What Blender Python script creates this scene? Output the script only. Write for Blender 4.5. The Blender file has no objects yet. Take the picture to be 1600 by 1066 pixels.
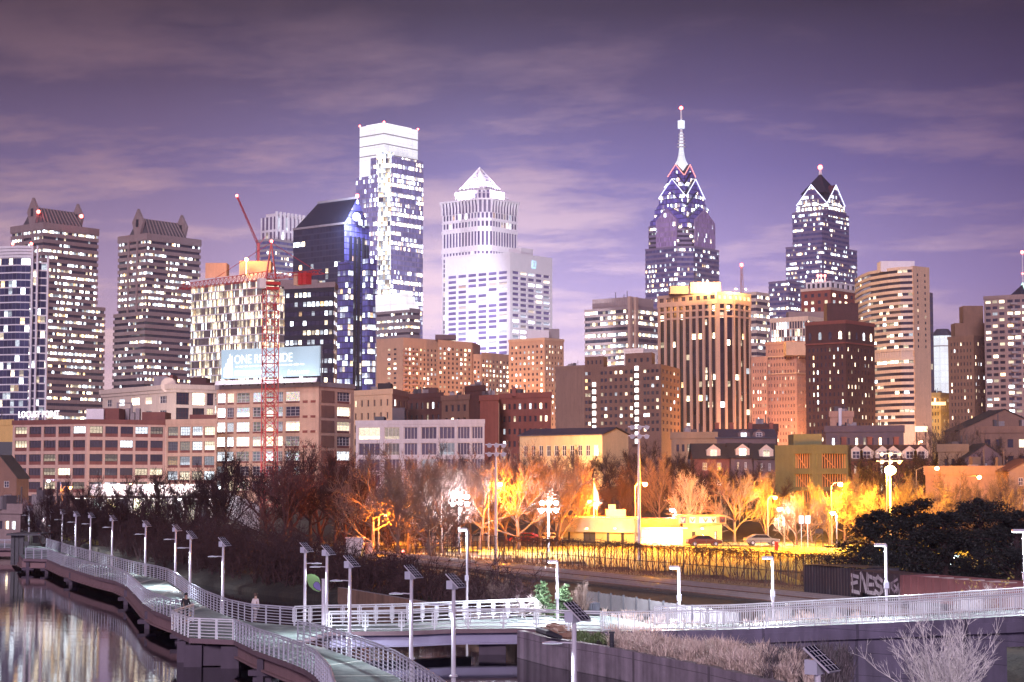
import bpy, math, random
from mathutils import Vector
from statistics import NormalDist

sc = bpy.context.scene
col = sc.collection
RN = random.Random(11)

# ------------------------------------------------------------------ camera
F = 1600 * 65 / 36
H = 10.6
TH = math.atan(212 / F)
cd = bpy.data.cameras.new("camera")
cam = bpy.data.objects.new("camera", cd)
col.objects.link(cam)
cam.location = (0, 0, H)
cam.rotation_euler = (math.pi / 2 + TH, 0, 0)
cd.lens = 65
cd.sensor_width = 36
cd.clip_start = 1.0
cd.clip_end = 20000
sc.camera = cam

# ------------------------------------------------------------------ light / sky / exposure
SUN = 1.55
SKY = 1.0
sc.view_settings.view_transform = 'Standard'
sc.view_settings.look = 'None'
sc.view_settings.exposure = 0.7
sc.view_settings.gamma = 1.0
sc.render.engine = 'CYCLES'
cy = sc.cycles
cy.use_denoising = True
cy.max_bounces = 5
cy.diffuse_bounces = 2
cy.glossy_bounces = 3
cy.transmission_bounces = 2
cy.volume_bounces = 0
cy.transparent_max_bounces = 6
cy.sample_clamp_indirect = 4.0
cy.sample_clamp_direct = 0.0
cy.caustics_reflective = False
cy.caustics_refractive = False
cy.use_light_tree = True
cy.use_adaptive_sampling = True
cy.adaptive_threshold = 0.02

sd = bpy.data.lights.new("moonlight", 'SUN')
sun = bpy.data.objects.new("moonlight", sd)
col.objects.link(sun)
sd.energy = SUN
sd.angle = math.radians(12)
sd.color = (1.0, 0.83, 0.93)
sun.rotation_euler = Vector((0.14, 0.90, -0.33)).to_track_quat('-Z', 'Y').to_euler()


class G:
    """small node-graph writer"""
    def __init__(self, tree):
        self.t = tree
        tree.nodes.clear()

    def n(self, typ, ins=None, **props):
        nd = self.t.nodes.new(typ)
        for k, v in props.items():
            setattr(nd, k, v)
        for k, v in (ins or {}).items():
            self.set(nd.inputs[k], v)
        return nd

    def set(self, sock, v):
        if isinstance(v, bpy.types.NodeSocket):
            self.t.links.new(v, sock)
        elif isinstance(v, (tuple, list)) and sock.type == 'RGBA' and len(v) == 3:
            sock.default_value = (*v, 1)
        else:
            sock.default_value = v

    def m(self, op, a, b=0.0, c=0.0, clamp=False):
        nd = self.n('ShaderNodeMath', {0: a, 1: b, 2: c}, operation=op, use_clamp=clamp)
        return nd.outputs[0]

    def mix(self, fac, a, b, blend='MIX'):
        nd = self.n('ShaderNodeMix', None, data_type='RGBA', blend_type=blend)
        self.set(nd.inputs[0], fac)
        self.set(nd.inputs[6], a)
        self.set(nd.inputs[7], b)
        return nd.outputs[2]

    def xyz(self, x, y, z):
        return self.n('ShaderNodeCombineXYZ', {0: x, 1: y, 2: z}).outputs[0]

    def sep(self, v):
        return self.n('ShaderNodeSeparateXYZ', {0: v}).outputs

    def ramp(self, fac, stops, interp='LINEAR'):
        nd = self.n('ShaderNodeValToRGB', {0: fac})
        r = nd.color_ramp
        r.interpolation = interp
        while len(r.elements) < len(stops):
            r.elements.new(0.5)
        for e, (p, c) in zip(r.elements, stops):
            e.position = p
            e.color = (*c, 1)
        return nd.outputs[0]

    def noise(self, vec, scale, detail=3.0, rough=0.55):
        nd = self.n('ShaderNodeTexNoise', {'Vector': vec, 'Scale': scale, 'Detail': detail, 'Roughness': rough})
        return nd.outputs[0]


# night sky: violet city glow low over the roofs, darker overhead, thin streaks of cloud
w = bpy.data.worlds.new("World")
sc.world = w
w.use_nodes = True
g = G(w.node_tree)
tc = g.n('ShaderNodeTexCoord')
x, y, z = g.sep(tc.outputs['Generated'])
elev = g.m('MULTIPLY', g.m('MAXIMUM', z, 0.0), 2.5)
base = g.ramp(elev, [(0.0, (.88, .68, .80)), (.12, (.76, .59, .74)), (.26, (.44, .36, .62)), (.41, (.185, .155, .345)),
                     (.52, (.095, .075, .160)), (.62, (.040, .031, .060)), (1.0, (.02, .016, .04))])
# the glow sits over downtown and falls off to the sides (directions, not screen)
azi = g.m('ADD', g.m('MULTIPLY', x, 1.6), 0.5, clamp=True)
side = g.ramp(azi, [(0.0, (.58, .50, .46)), (.2, (.74, .64, .60)), (.47, (1.0, 1.0, 1.0)), (.68, (.80, .78, .88)), (.93, (.42, .37, .47)), (1.0, (.36, .32, .42))])
skyc = g.mix(1.0, base, side, 'MULTIPLY')
# cloud layer: project the direction on a plane far above
inv = g.m('DIVIDE', 1.0, g.m('ADD', g.m('MAXIMUM', z, 0.0), 0.10))
cx = g.m('MULTIPLY', x, inv)
cyy = g.m('MULTIPLY', y, inv)
cv = g.xyz(g.m('ADD', g.m('MULTIPLY', cx, 0.9), g.m('MULTIPLY', cyy, 0.22)), g.m('MULTIPLY', cyy, 1.15), 3.7)
n1 = g.noise(cv, 1.4, 9.0, 0.66)
n2 = g.noise(g.xyz(cx, g.m('MULTIPLY', cyy, 0.6), 9.1), 0.55, 2.0)
cl = g.m('MULTIPLY', g.m('SUBTRACT', n1, 0.47), g.m('MULTIPLY', n2, 13.0), clamp=True)
cl2 = g.m('MULTIPLY', cl, 1.0)
ccol = g.ramp(elev, [(0.0, (.95, .73, .80)), (.28, (.72, .55, .68)), (.42, (.36, .26, .38)), (.52, (.19, .135, .21)), (.63, (.070, .048, .075)), (1.0, (.10, .07, .12))])
ccol = g.mix(1.0, ccol, side, 'MULTIPLY')
skyc = g.mix(cl2, skyc, ccol)
# unseen sky behind the camera, tinted blue-violet as fill for the shade
behind = g.m('MULTIPLY_ADD', y, -2.0, 0.0, clamp=True)
skyc = g.mix(behind, skyc, g.mix(1.0, skyc, (.95, .90, 1.75), 'MULTIPLY'))
low = g.m('MULTIPLY', g.m('ADD', z, 0.02), 40.0, clamp=True)
skyc = g.mix(low, (.05, .035, .06), skyc)
bg = g.n('ShaderNodeBackground', {'Color': skyc, 'Strength': SKY})
out = g.n('ShaderNodeOutputWorld', {'Surface': bg.outputs[0]})


# ------------------------------------------------------------------ projection of photo measurements to places
def ray(px, py):
    u = (px - 800) / F
    v = (533 - py) / F
    return u, math.cos(TH) - v * math.sin(TH), math.sin(TH) + v * math.cos(TH)


def at(px, py, D):
    u, f, h = ray(px, py)
    s = D / f
    return Vector((u * s, D, H + h * s))


def onz(px, py, z):
    u, f, h = ray(px, py)
    s = (z - H) / h
    return Vector((u * s, f * s, z))


def zy(py, D):
    return at(800, py, D).z


def xy(px, D, py=600):
    p = at(px, py, D)
    return Vector((p.x, p.y))


A_DIR = Vector((-.766, .643))      # street grid of the town
E_DIR = Vector((.643, .766))


def rot2(v, deg):
    a = math.radians(deg)
    return Vector((v.x * math.cos(a) - v.y * math.sin(a), v.x * math.sin(a) + v.y * math.cos(a)))


def along(C, d, px, py):
    """the point C + t d seen in column px"""
    u, f, h = ray(px, py)
    k = u / f
    t = (k * C.y - C.x) / (d.x - k * d.y)
    return C + d * t


def corner(l, c, r, D, py, rot=0):
    C = xy(c, D, py)
    return [along(C, rot2(A_DIR, rot), l, py), C, along(C, rot2(E_DIR, rot), r, py)]


def chamfer(l, c1, c2, r, D, py, dd=0, rot=0):
    C1, C2 = xy(c1, D, py), xy(c2, D + dd, py)
    return [along(C1, rot2(A_DIR, rot), l, py), C1, C2, along(C2, rot2(E_DIR, rot), r, py)]


# ------------------------------------------------------------------ mesh writer and scene-graph helpers
ORG = {}


class MB:
    def __init__(self):
        self.v, self.f, self.uv, self.mi = [], [], [], []
        self.has_uv = False

    def face(self, pts, m=0, uv=None):
        b = len(self.v)
        self.v.extend((p[0], p[1], p[2]) for p in pts)
        self.f.append(tuple(range(b, b + len(pts))))
        self.mi.append(m)
        self.uv.append(uv)
        if uv:
            self.has_uv = True

    def box(self, c, s, rz=0.0, m=0):
        hx, hy, hz = s[0] / 2, s[1] / 2, s[2] / 2
        ca, sa = math.cos(rz), math.sin(rz)
        P = []
        for dz in (-hz, hz):
            for dx, dy in ((-hx, -hy), (hx, -hy), (hx, hy), (-hx, hy)):
                P.append((c[0] + dx * ca - dy * sa, c[1] + dx * sa + dy * ca, c[2] + dz))
        b = len(self.v)
        self.v.extend(P)
        for q in ((0, 1, 5, 4), (1, 2, 6, 5), (2, 3, 7, 6), (3, 0, 4, 7), (4, 5, 6, 7), (3, 2, 1, 0)):
            self.f.append(tuple(b + i for i in q))
            self.mi.append(m)
            self.uv.append(None)

    def bar(self, a, b2, w, h, m=0):
        """box beam from a to b2, w wide, h high, centred on the line"""
        a, b2 = Vector(a), Vector(b2)
        d = (b2 - a).normalized()
        up = Vector((0, 0, 1)) if abs(d.z) < .95 else Vector((0, 1, 0))
        s = d.cross(up).normalized()
        u = s.cross(d).normalized()
        b = len(self.v)
        for p in (a, b2):
            for i, j in ((-1, -1), (1, -1), (1, 1), (-1, 1)):
                q = p + s * (i * w / 2) + u * (j * h / 2)
                self.v.append((q.x, q.y, q.z))
        for q in ((0, 1, 5, 4), (1, 2, 6, 5), (2, 3, 7, 6), (3, 0, 4, 7), (4, 5, 6, 7), (3, 2, 1, 0)):
            self.f.append(tuple(b + i for i in q))
            self.mi.append(m)
            self.uv.append(None)

    def prism(self, poly, z0, z1, m=0, top=True, bot=False, mt=None, vscale=None, u0=0.0, skip=()):
        n = len(poly)
        u = u0
        for i in range(n):
            p, q = poly[i], poly[(i + 1) % n]
            L = math.hypot(q[0] - p[0], q[1] - p[1])
            if i not in skip:
                v0, v1 = (0.0, (z1 - z0)) if vscale is None else (0.0, (z1 - z0) / vscale)
                self.face([(p[0], p[1], z0), (q[0], q[1], z0), (q[0], q[1], z1), (p[0], p[1], z1)], m,
                          [(u, v0), (u + L, v0), (u + L, v1), (u, v1)])
            u += L
        mt = m if mt is None else mt
        if top:
            self.face([(p[0], p[1], z1) for p in poly], mt)
        if bot:
            self.face([(p[0], p[1], z0) for p in reversed(poly)], mt)

    def tube(self, pts, rad, n=6, m=0, caps=True):
        pts = [Vector(p) for p in pts]
        if not isinstance(rad, (list, tuple)):
            rad = [rad] * len(pts)
        b = len(self.v)
        prev = None
        for i, p in enumerate(pts):
            d = (pts[min(i + 1, len(pts) - 1)] - pts[max(i - 1, 0)])
            d = d.normalized() if d.length > 1e-9 else Vector((0, 0, 1))
            ref = prev if prev is not None else (Vector((1, 0, 0)) if abs(d.x) < .8 else Vector((0, 1, 0)))
            s = d.cross(ref)
            s = s.normalized() if s.length > 1e-6 else Vector((0, 1, 0))
            t = s.cross(d).normalized()
            prev = t
            for k in range(n):
                a = 2 * math.pi * k / n
                q = p + (s * math.cos(a) + t * math.sin(a)) * rad[i]
                self.v.append((q.x, q.y, q.z))
        for i in range(len(pts) - 1):
            for k in range(n):
                k2 = (k + 1) % n
                self.f.append((b + i * n + k, b + i * n + k2, b + (i + 1) * n + k2, b + (i + 1) * n + k))
                self.mi.append(m)
                self.uv.append(None)
        if caps and n > 3:
            self.f.append(tuple(b + k for k in reversed(range(n))))
            self.f.append(tuple(b + (len(pts) - 1) * n + k for k in range(n)))
            self.mi += [m, m]
            self.uv += [None, None]

    def ball(self, c, r, m=0, n=10, sz=1.0):
        rings = max(4, n // 2)
        b = len(self.v)
        for i in range(rings + 1):
            a = math.pi * i / rings
            for k in range(n):
                t = 2 * math.pi * k / n
                self.v.append((c[0] + r * math.sin(a) * math.cos(t), c[1] + r * math.sin(a) * math.sin(t), c[2] - r * sz * math.cos(a)))
        for i in range(rings):
            for k in range(n):
                k2 = (k + 1) % n
                self.f.append((b + i * n + k, b + i * n + k2, b + (i + 1) * n + k2, b + (i + 1) * n + k))
                self.mi.append(m)
                self.uv.append(None)

    def mesh(self, name, mats, org=(0, 0, 0), smooth=False):
        me = bpy.data.meshes.new(name)
        ox, oy, oz = org
        me.from_pydata([(a - ox, b - oy, c - oz) for a, b, c in self.v], [], self.f)
        for mt in (mats if isinstance(mats, (list, tuple)) else [mats]):
            me.materials.append(mt)
        me.polygons.foreach_set('material_index', self.mi)
        if smooth:
            me.polygons.foreach_set('use_smooth', [True] * len(self.f))
        if self.has_uv:
            ul = me.uv_layers.new(name="uv")
            flat = []
            for f, u in zip(self.f, self.uv):
                for i in range(len(f)):
                    flat.extend(u[i] if u else (0.0, 0.0))
            ul.data.foreach_set('uv', flat)
        me.update()
        return me

    def build(self, name, mats, parent=None, org=None, smooth=False, kind=None):
        if org is None:
            org = ORG[parent.name] if parent is not None else (0, 0, 0)
        me = self.mesh(name, mats, org, smooth)
        o = bpy.data.objects.new(name, me)
        col.objects.link(o)
        if parent is not None:
            o.parent = parent
            po = ORG[parent.name]
            o.location = (org[0] - po[0], org[1] - po[1], org[2] - po[2])
        else:
            o.location = org
        ORG[o.name] = tuple(org)
        if kind:
            o['kind'] = kind
        return o


def tag(o, label, cat, group=None, kind=None):
    o['label'] = label
    o['category'] = cat
    if group:
        o['group'] = group
    if kind:
        o['kind'] = kind
    return o


def thing(name, label, cat, loc, group=None):
    o = bpy.data.objects.new(name, None)
    o.empty_display_size = 0.5
    col.objects.link(o)
    o.location = loc
    ORG[o.name] = tuple(loc)
    return tag(o, label, cat, group)


def structure(o):
    o['kind'] = 'structure'
    return o


def inst(name, me, parent, loc, rz=0.0, scale=None):
    """one part that shares mesh data; loc in world space"""
    o = bpy.data.objects.new(name, me)
    col.objects.link(o)
    if parent is not None:
        po = ORG[parent.name]
        o.parent = parent
        o.location = (loc[0] - po[0], loc[1] - po[1], loc[2] - po[2])
    else:
        o.location = loc
    o.rotation_euler = (0, 0, rz)
    if scale:
        o.scale = scale
    ORG[o.name] = tuple(loc)
    return o


def lamp(parent, loc, power, color, radius=.25, spot=None, aim=(0, 0, -1), blend=.5):
    ld = bpy.data.lights.new("light", 'SPOT' if spot else 'POINT')
    ld.energy = power
    ld.color = color
    ld.shadow_soft_size = radius
    if spot:
        ld.spot_size = math.radians(spot)
        ld.spot_blend = blend
    o = bpy.data.objects.new("light", ld)
    col.objects.link(o)
    o.rotation_euler = Vector(aim).to_track_quat('-Z', 'Y').to_euler()
    po = ORG[parent.name]
    o.parent = parent
    o.location = (loc[0] - po[0], loc[1] - po[1], loc[2] - po[2])
    return o


# ------------------------------------------------------------------ materials
def mat(name):
    m = bpy.data.materials.new(name)
    m.use_nodes = True
    return m, G(m.node_tree)


def stone(name, c, var=.25, rough=.8, scale=.35, streak=.2, metal=0.0, bump=0.0, joint=0.0):
    """painted/stone/brick surface with uneven tone and rain streaks"""
    m, g = mat(name)
    pos = g.n('ShaderNodeNewGeometry').outputs['Position']
    n = g.noise(pos, scale, 5.0, .6)
    px, py, pz = g.sep(pos)
    st = g.noise(g.xyz(px, py, g.m('MULTIPLY', pz, .07)), 1.2, 3.0)
    k = g.m('ADD', g.m('MULTIPLY', g.m('SUBTRACT', n, .5), var * 2), g.m('MULTIPLY', g.m('SUBTRACT', st, .5), streak * 2))
    n5 = g.noise(pos, 1.9, 4.0, .65)
    k = g.m('ADD', k, g.m('MULTIPLY', g.m('SUBTRACT', n5, .5), var * 1.3))
    k = g.m('ADD', k, 1.0)
    if joint:
        ln = g.m('LESS_THAN', g.m('FRACT', g.m('DIVIDE', px, joint)), .03)
        l2 = g.m('LESS_THAN', g.m('FRACT', g.m('DIVIDE', pz, 1.2)), .03)
        k = g.m('MULTIPLY', k, g.m('SUBTRACT', 1.0, g.m('MULTIPLY', g.m('MAXIMUM', ln, l2), .45)))
    k = g.m('MAXIMUM', k, .05)
    kc = g.n('ShaderNodeCombineColor', {0: k, 1: k, 2: k}).outputs[0]
    cc = g.mix(1.0, c, kc, 'MULTIPLY')
    b = g.n('ShaderNodeBsdfPrincipled', {'Base Color': cc, 'Roughness': rough, 'Metallic': metal})
    if bump:
        n3 = g.noise(pos, 9.0, 4.0)
        bp = g.n('ShaderNodeBump', {'Height': n3, 'Strength': bump, 'Distance': .05})
        g.set(b.inputs['Normal'], bp.outputs[0])
    g.n('ShaderNodeOutputMaterial', {'Surface': b.outputs[0]})
    return m


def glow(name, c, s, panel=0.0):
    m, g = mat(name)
    if panel:      # cladding glows itself: uneven lighting put into emission, thin panel joints
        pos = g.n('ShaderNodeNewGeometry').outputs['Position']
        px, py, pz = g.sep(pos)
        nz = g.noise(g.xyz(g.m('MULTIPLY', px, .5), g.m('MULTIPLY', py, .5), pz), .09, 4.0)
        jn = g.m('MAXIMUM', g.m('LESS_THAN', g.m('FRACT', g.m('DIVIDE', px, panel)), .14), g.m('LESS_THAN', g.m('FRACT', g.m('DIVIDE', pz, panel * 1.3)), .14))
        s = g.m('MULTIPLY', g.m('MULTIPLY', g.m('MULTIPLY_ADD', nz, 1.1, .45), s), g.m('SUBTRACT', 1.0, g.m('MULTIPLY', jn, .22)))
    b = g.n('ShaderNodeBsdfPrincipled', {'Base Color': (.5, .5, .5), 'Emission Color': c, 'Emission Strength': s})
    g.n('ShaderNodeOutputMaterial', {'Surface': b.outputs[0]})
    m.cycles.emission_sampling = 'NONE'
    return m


def glazing(name, frac=.3, warm=.5, power=1.3, glass=(.02, .02, .035), bay=None, group=4, spandrel=0.0, mull=0.0,
            frame=(.3, .28, .3), gw=.35, fw=.2, colourful=0.0, rough=.12, spandcol=None):
    """panes some of which are lit from inside.  bay=None: one window per object/island; else cells along uv"""
    m, g = mat(name)
    uv = g.n('ShaderNodeUVMap').outputs[0]
    u, v, _ = g.sep(uv)
    oi = g.n('ShaderNodeObjectInfo').outputs['Random']
    if bay is None:
        isl = g.n('ShaderNodeNewGeometry').outputs['Random Per Island']
        r0 = g.m('FRACT', g.m('ADD', oi, g.m('MULTIPLY', isl, 7.13)))
        key = g.xyz(g.m('MULTIPLY', r0, 977.0), 1.5, 2.5)
        wn = g.n('ShaderNodeTexWhiteNoise', {'Vector': key}, noise_dimensions='3D')
        lit = g.m('LESS_THAN', wn.outputs[0], frac)
        pat = g.noise(g.xyz(g.m('ADD', g.m('MULTIPLY', u, 2.0), g.m('MULTIPLY', r0, 91.0)), g.m('MULTIPLY', v, 2.6), r0), 1.6, 3.0)
        framem = 0.0
        spm = 0.0
    else:
        ub = g.m('DIVIDE', u, bay)
        cu = g.m('FLOOR', ub)
        cv = g.m('FLOOR', v)
        ok = g.m('MULTIPLY', oi, 613.0)
        key = g.xyz(cu, g.m('ADD', cv, ok), 3.0)
        wn = g.n('ShaderNodeTexWhiteNoise', {'Vector': key}, noise_dimensions='3D')
        wg = g.n('ShaderNodeTexWhiteNoise', {'Vector': g.xyz(g.m('FLOOR', g.m('DIVIDE', cu, group)), g.m('ADD', cv, ok), 7.0)}, noise_dimensions='3D')
        wf = g.n('ShaderNodeTexWhiteNoise', {'Vector': g.xyz(0.5, g.m('ADD', cv, ok), 11.0)}, noise_dimensions='3D')
        cw = 1 - gw - fw
        p = g.m('ADD', g.m('MULTIPLY', wn.outputs[0], cw), g.m('ADD', g.m('MULTIPLY', wg.outputs[0], gw), g.m('MULTIPLY', wf.outputs[0], fw)))
        sdv = math.sqrt((cw * cw + gw * gw + fw * fw) / 12)
        thr = .5 + sdv * NormalDist().inv_cdf(min(.995, max(.005, frac)))
        lit = g.m('LESS_THAN', p, thr)
        pat = g.noise(g.xyz(g.m('MULTIPLY', u, 1.1), g.m('MULTIPLY', v, 3.0), ok), 1.0, 3.0)
        fu = g.m('FRACT', ub)
        framem = g.m('LESS_THAN', fu, mull) if mull else 0.0
        if spandrel:
            spm = g.m('LESS_THAN', g.m('FRACT', v), spandrel)
            if spandcol is None:
                framem = g.m('MAXIMUM', framem, spm)
        else:
            spm = 0.0
    rc = g.n('ShaderNodeSeparateColor', {0: wn.outputs[1]}).outputs
    wm = g.m('LESS_THAN', rc[1], warm)
    lc = g.mix(wm, (.82, .91, 1.0), (1.0, .82, .56))
    lc = g.mix(g.m('GREATER_THAN', rc[1], .93), lc, (1.0, .62, .28))
    if colourful:
        cn = g.n('ShaderNodeTexNoise', {'Vector': g.xyz(u, v, g.m('MULTIPLY', oi, 30.0)), 'Scale': 4.0, 'Detail': 2.0})
        hs = g.n('ShaderNodeHueSaturation', {'Saturation': 2.6, 'Value': 1.5, 'Color': cn.outputs[1]})
        lc = g.mix(colourful, lc, hs.outputs[0])
    # blinds part-way down, darker furniture below, uneven ceiling light
    vv = g.m('FRACT', v) if bay is not None else g.m('FRACT', g.m('MULTIPLY', v, .4))
    r3 = g.m('FRACT', g.m('MULTIPLY', rc[0], 7.31))
    blind = g.m('GREATER_THAN', vv, g.m('MULTIPLY_ADD', r3, .9, .25))
    pat = g.m('MULTIPLY', pat, g.m('SUBTRACT', 1.0, g.m('MULTIPLY', blind, .6)))
    fine = g.n('ShaderNodeTexNoise', {'Vector': g.xyz(u, g.m('MULTIPLY', v, 2.2), 5.0), 'Scale': 3.2, 'Detail': 2.0}).outputs[0]
    pat = g.m('MULTIPLY', pat, g.m('MULTIPLY_ADD', fine, 1.6, .2))
    e = g.m('MULTIPLY', g.m('MULTIPLY_ADD', g.m('POWER', rc[2], 2.2), 2.1, .12), g.m('MULTIPLY_ADD', pat, 3.8, .08))
    e = g.m('MULTIPLY', g.m('MULTIPLY', e, power), lit)
    gc = g.mix(g.m('MULTIPLY', rc[0], .8), glass, tuple(min(1, q * 2.2 + .01) for q in glass))
    if bay is not None:
        if mull or (spandrel and spandcol is None):
            e = g.m('MULTIPLY', e, g.m('SUBTRACT', 1.0, framem))
            gc = g.mix(framem, gc, frame)
        if spandrel and spandcol is not None:
            e = g.m('MULTIPLY', e, g.m('SUBTRACT', 1.0, spm))
            gc = g.mix(spm, gc, spandcol)
    b = g.n('ShaderNodeBsdfPrincipled', {'Base Color': gc, 'Roughness': rough, 'Emission Color': lc, 'Emission Strength': e})
    g.n('ShaderNodeOutputMaterial', {'Surface': b.outputs[0]})
    m.cycles.emission_sampling = 'NONE'
    return m
# ------------------------------------------------------------------ building kit
WIN_CACHE = {}


def win_mesh(w_, h_, gm, fm=None, nx=0, nz=0, fr=.08):
    """window: pane, with a frame and glazing bars when fm is given.  faces local -Y"""
    k = (round(w_, 2), round(h_, 2), gm.name, fm.name if fm else None, nx, nz)
    if k not in WIN_CACHE:
        mb = MB()
        mb.face([(-w_ / 2, 0, 0), (w_ / 2, 0, 0), (w_ / 2, 0, h_), (-w_ / 2, 0, h_)], 0, [(0, 0), (w_, 0), (w_, h_), (0, h_)])
        me = mb.mesh("window", [gm])
        fme = None
        if fm:
            fb = MB()
            for s in (-1, 1):
                fb.box((s * (w_ / 2 - fr / 2), -.05, h_ / 2), (fr, .1, h_))
            for zz in (fr / 2, h_ - fr / 2):
                fb.box((0, -.052, zz), (w_ - 2 * fr, .1, fr))
            for i in range(1, nx + 1):
                fb.box((-w_ / 2 + w_ * i / (nx + 1), -.04, h_ / 2), (fr * .8, .07, h_ - 2 * fr))
            for i in range(1, nz + 1):
                fb.box((0, -.036, h_ * i / (nz + 1)), (w_ - 2 * fr, .06, fr * .7))
            fme = fb.mesh("frame", [fm])
        WIN_CACHE[k] = (me, fme)
    return WIN_CACHE[k]


class Bld:
    def __init__(self, name, label, cat, front, ztop, zb=3.0, back=None, depth=18.0, group=None):
        """front: plan points left to right as seen; closed behind by `back` points or by a shift in depth"""
        self.front = [Vector(p) for p in front]
        if back is None:
            if len(front) == 3:
                back = [front[0] + front[2] - front[1]]
            else:
                back = [p + p.normalized() * depth for p in (Vector(front[-1]), Vector(front[0]))]
        self.poly = self.front + [Vector(p) for p in back]
        self.zb, self.zt = zb, ztop
        c = sum(self.poly, Vector((0, 0))) / len(self.poly)
        self.c = c
        self.root = thing(name, label, cat, (c.x, c.y, zb), group)
        self.wins = []

    # --- plain volumes
    def volume(self, m, z0=None, z1=None, poly=None, name='wall', skip=(), mt=None):
        mb = MB()
        mb.prism(poly or self.poly, self.zb if z0 is None else z0, self.zt if z1 is None else z1, skip=skip, mt=1 if mt else None)
        return mb.build(name, [m, mt] if mt else m, self.root)

    def parapet(self, m, h=1.0, t=.5, over=.25, z=None, poly=None, name='parapet'):
        poly = poly or self.poly
        z = self.zt if z is None else z
        o, i = grow(poly, over), grow(poly, -t)
        mb = MB()
        n = len(poly)
        for k in range(n):
            a, b, c, d = o[k], o[(k + 1) % n], i[(k + 1) % n], i[k]
            mb.face([(a.x, a.y, z - .6), (b.x, b.y, z - .6), (b.x, b.y, z + h), (a.x, a.y, z + h)])
            mb.face([(a.x, a.y, z + h), (b.x, b.y, z + h), (c.x, c.y, z + h), (d.x, d.y, z + h)])
            mb.face([(c.x, c.y, z + .05), (d.x, d.y, z + .05), (d.x, d.y, z + h), (c.x, c.y, z + h)])
            mb.face([(b.x, b.y, z - .6), (a.x, a.y, z - .6), (poly[k].x, poly[k].y, z - .6), (poly[(k + 1) % n].x, poly[(k + 1) % n].y, z - .6)])
        return mb.build(name, m, self.root)

    def roofbox(self, pxl, pxr, ytop, D, m, name='penthouse', depth=8.0, zb=None):
        a, b = xy(pxl, D, ytop), xy(pxr, D, ytop)
        poly = [a, b, b + Vector((0, depth)), a + Vector((0, depth))]
        mb = MB()
        mb.prism(poly, self.zt - .1 if zb is None else zb, zy(ytop, D))
        return mb.build(name, m, self.root)

    # --- storeys of strip windows
    def ribbons(self, z0, z1, fh, wf, wall, glass, poly=None, inset=.5, base=True, uoff=0.0):
        poly = poly or self.poly
        inn, mid = grow(poly, -inset), grow(poly, -inset + .06)
        mb = MB()
        if base and z0 > self.zb:
            mb.prism(poly, self.zb, z0, top=False)
        n = max(1, round((z1 - z0) / fh))
        fh = (z1 - z0) / n
        for k in range(n):
            a = z0 + k * fh
            mb.prism(poly, a, a + fh * (1 - wf), bot=True)
            b = MB()
            b.prism(mid, a + fh * (1 - wf), a + fh, top=False, vscale=fh * wf * 1.001, u0=uoff)
            b.build('window_band', glass, self.root)
        mb.prism(poly, z1, z1 + fh * (1 - wf), bot=True)
        mb.prism(inn, self.zb, z1)
        return mb.build('wall', wall, self.root)

    def curtain(self, z0, z1, fh, glass, poly=None, name='glass_facade', skip=()):
        mb = MB()
        mb.prism(poly or self.poly, z0, z1, vscale=fh, skip=skip, top=False)
        return mb.build(name, glass, self.root)

    # --- walls with real openings
    def punched(self, mb, A, B, z0, z1, cols, rows, glass, depth=.3, frame=None, nx=0, nz=0, sp=0.0, spm=1, glassf=None, skipf=None):
        """wall A->B (left to right); cols (u0,u1) and rows (v0,v1) are the openings; sp: lower part of an opening filled by a panel"""
        A, B = Vector(A), Vector(B)
        d = B - A
        W = d.length
        u = d / W
        nin = Vector((-u.y, u.x))
        P = lambda s, zz, dp=0.0: (A.x + u.x * s + nin.x * dp, A.y + u.y * s + nin.y * dp, zz)
        us = [0.0] + [q for c in cols for q in c] + [W]
        zs = [z0] + [q for r in rows for q in r] + [z1]
        rz = math.atan2(u.y, u.x)
        for j in range(len(zs) - 1):
            if zs[j + 1] - zs[j] < 1e-4:
                continue
            if j % 2 == 0 or not cols:
                mb.face([P(0, zs[j]), P(W, zs[j]), P(W, zs[j + 1]), P(0, zs[j + 1])])
                continue
            for i in range(len(us) - 1):
                a, b, lo, hi = us[i], us[i + 1], zs[j], zs[j + 1]
                if b - a < 1e-4:
                    continue
                if i % 2 == 0 or (skipf and skipf(i // 2, j // 2)):
                    mb.face([P(a, lo), P(b, lo), P(b, hi), P(a, hi)])
                    continue
                mb.face([P(a, lo), P(b, lo), P(b, lo, depth), P(a, lo, depth)])
                mb.face([P(a, hi, depth), P(b, hi, depth), P(b, hi), P(a, hi)])
                mb.face([P(a, lo), P(a, lo, depth), P(a, hi, depth), P(a, hi)])
                mb.face([P(b, lo, depth), P(b, lo), P(b, hi), P(b, hi, depth)])
                wl = lo
                if sp:
                    wl = lo + (hi - lo) * sp
                    mb.face([P(a, lo, depth - .08), P(b, lo, depth - .08), P(b, wl, depth - .08), P(a, wl, depth - .08)], spm)
                    mb.face([P(a, wl, depth - .08), P(b, wl, depth - .08), P(b, wl, depth), P(a, wl, depth)], spm)
                g_ = glassf(i // 2, j // 2) if glassf else glass
                self.wins.append((P((a + b) / 2, wl, depth - .01), rz, b - a, hi - wl, g_, frame, nx, nz))

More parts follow.
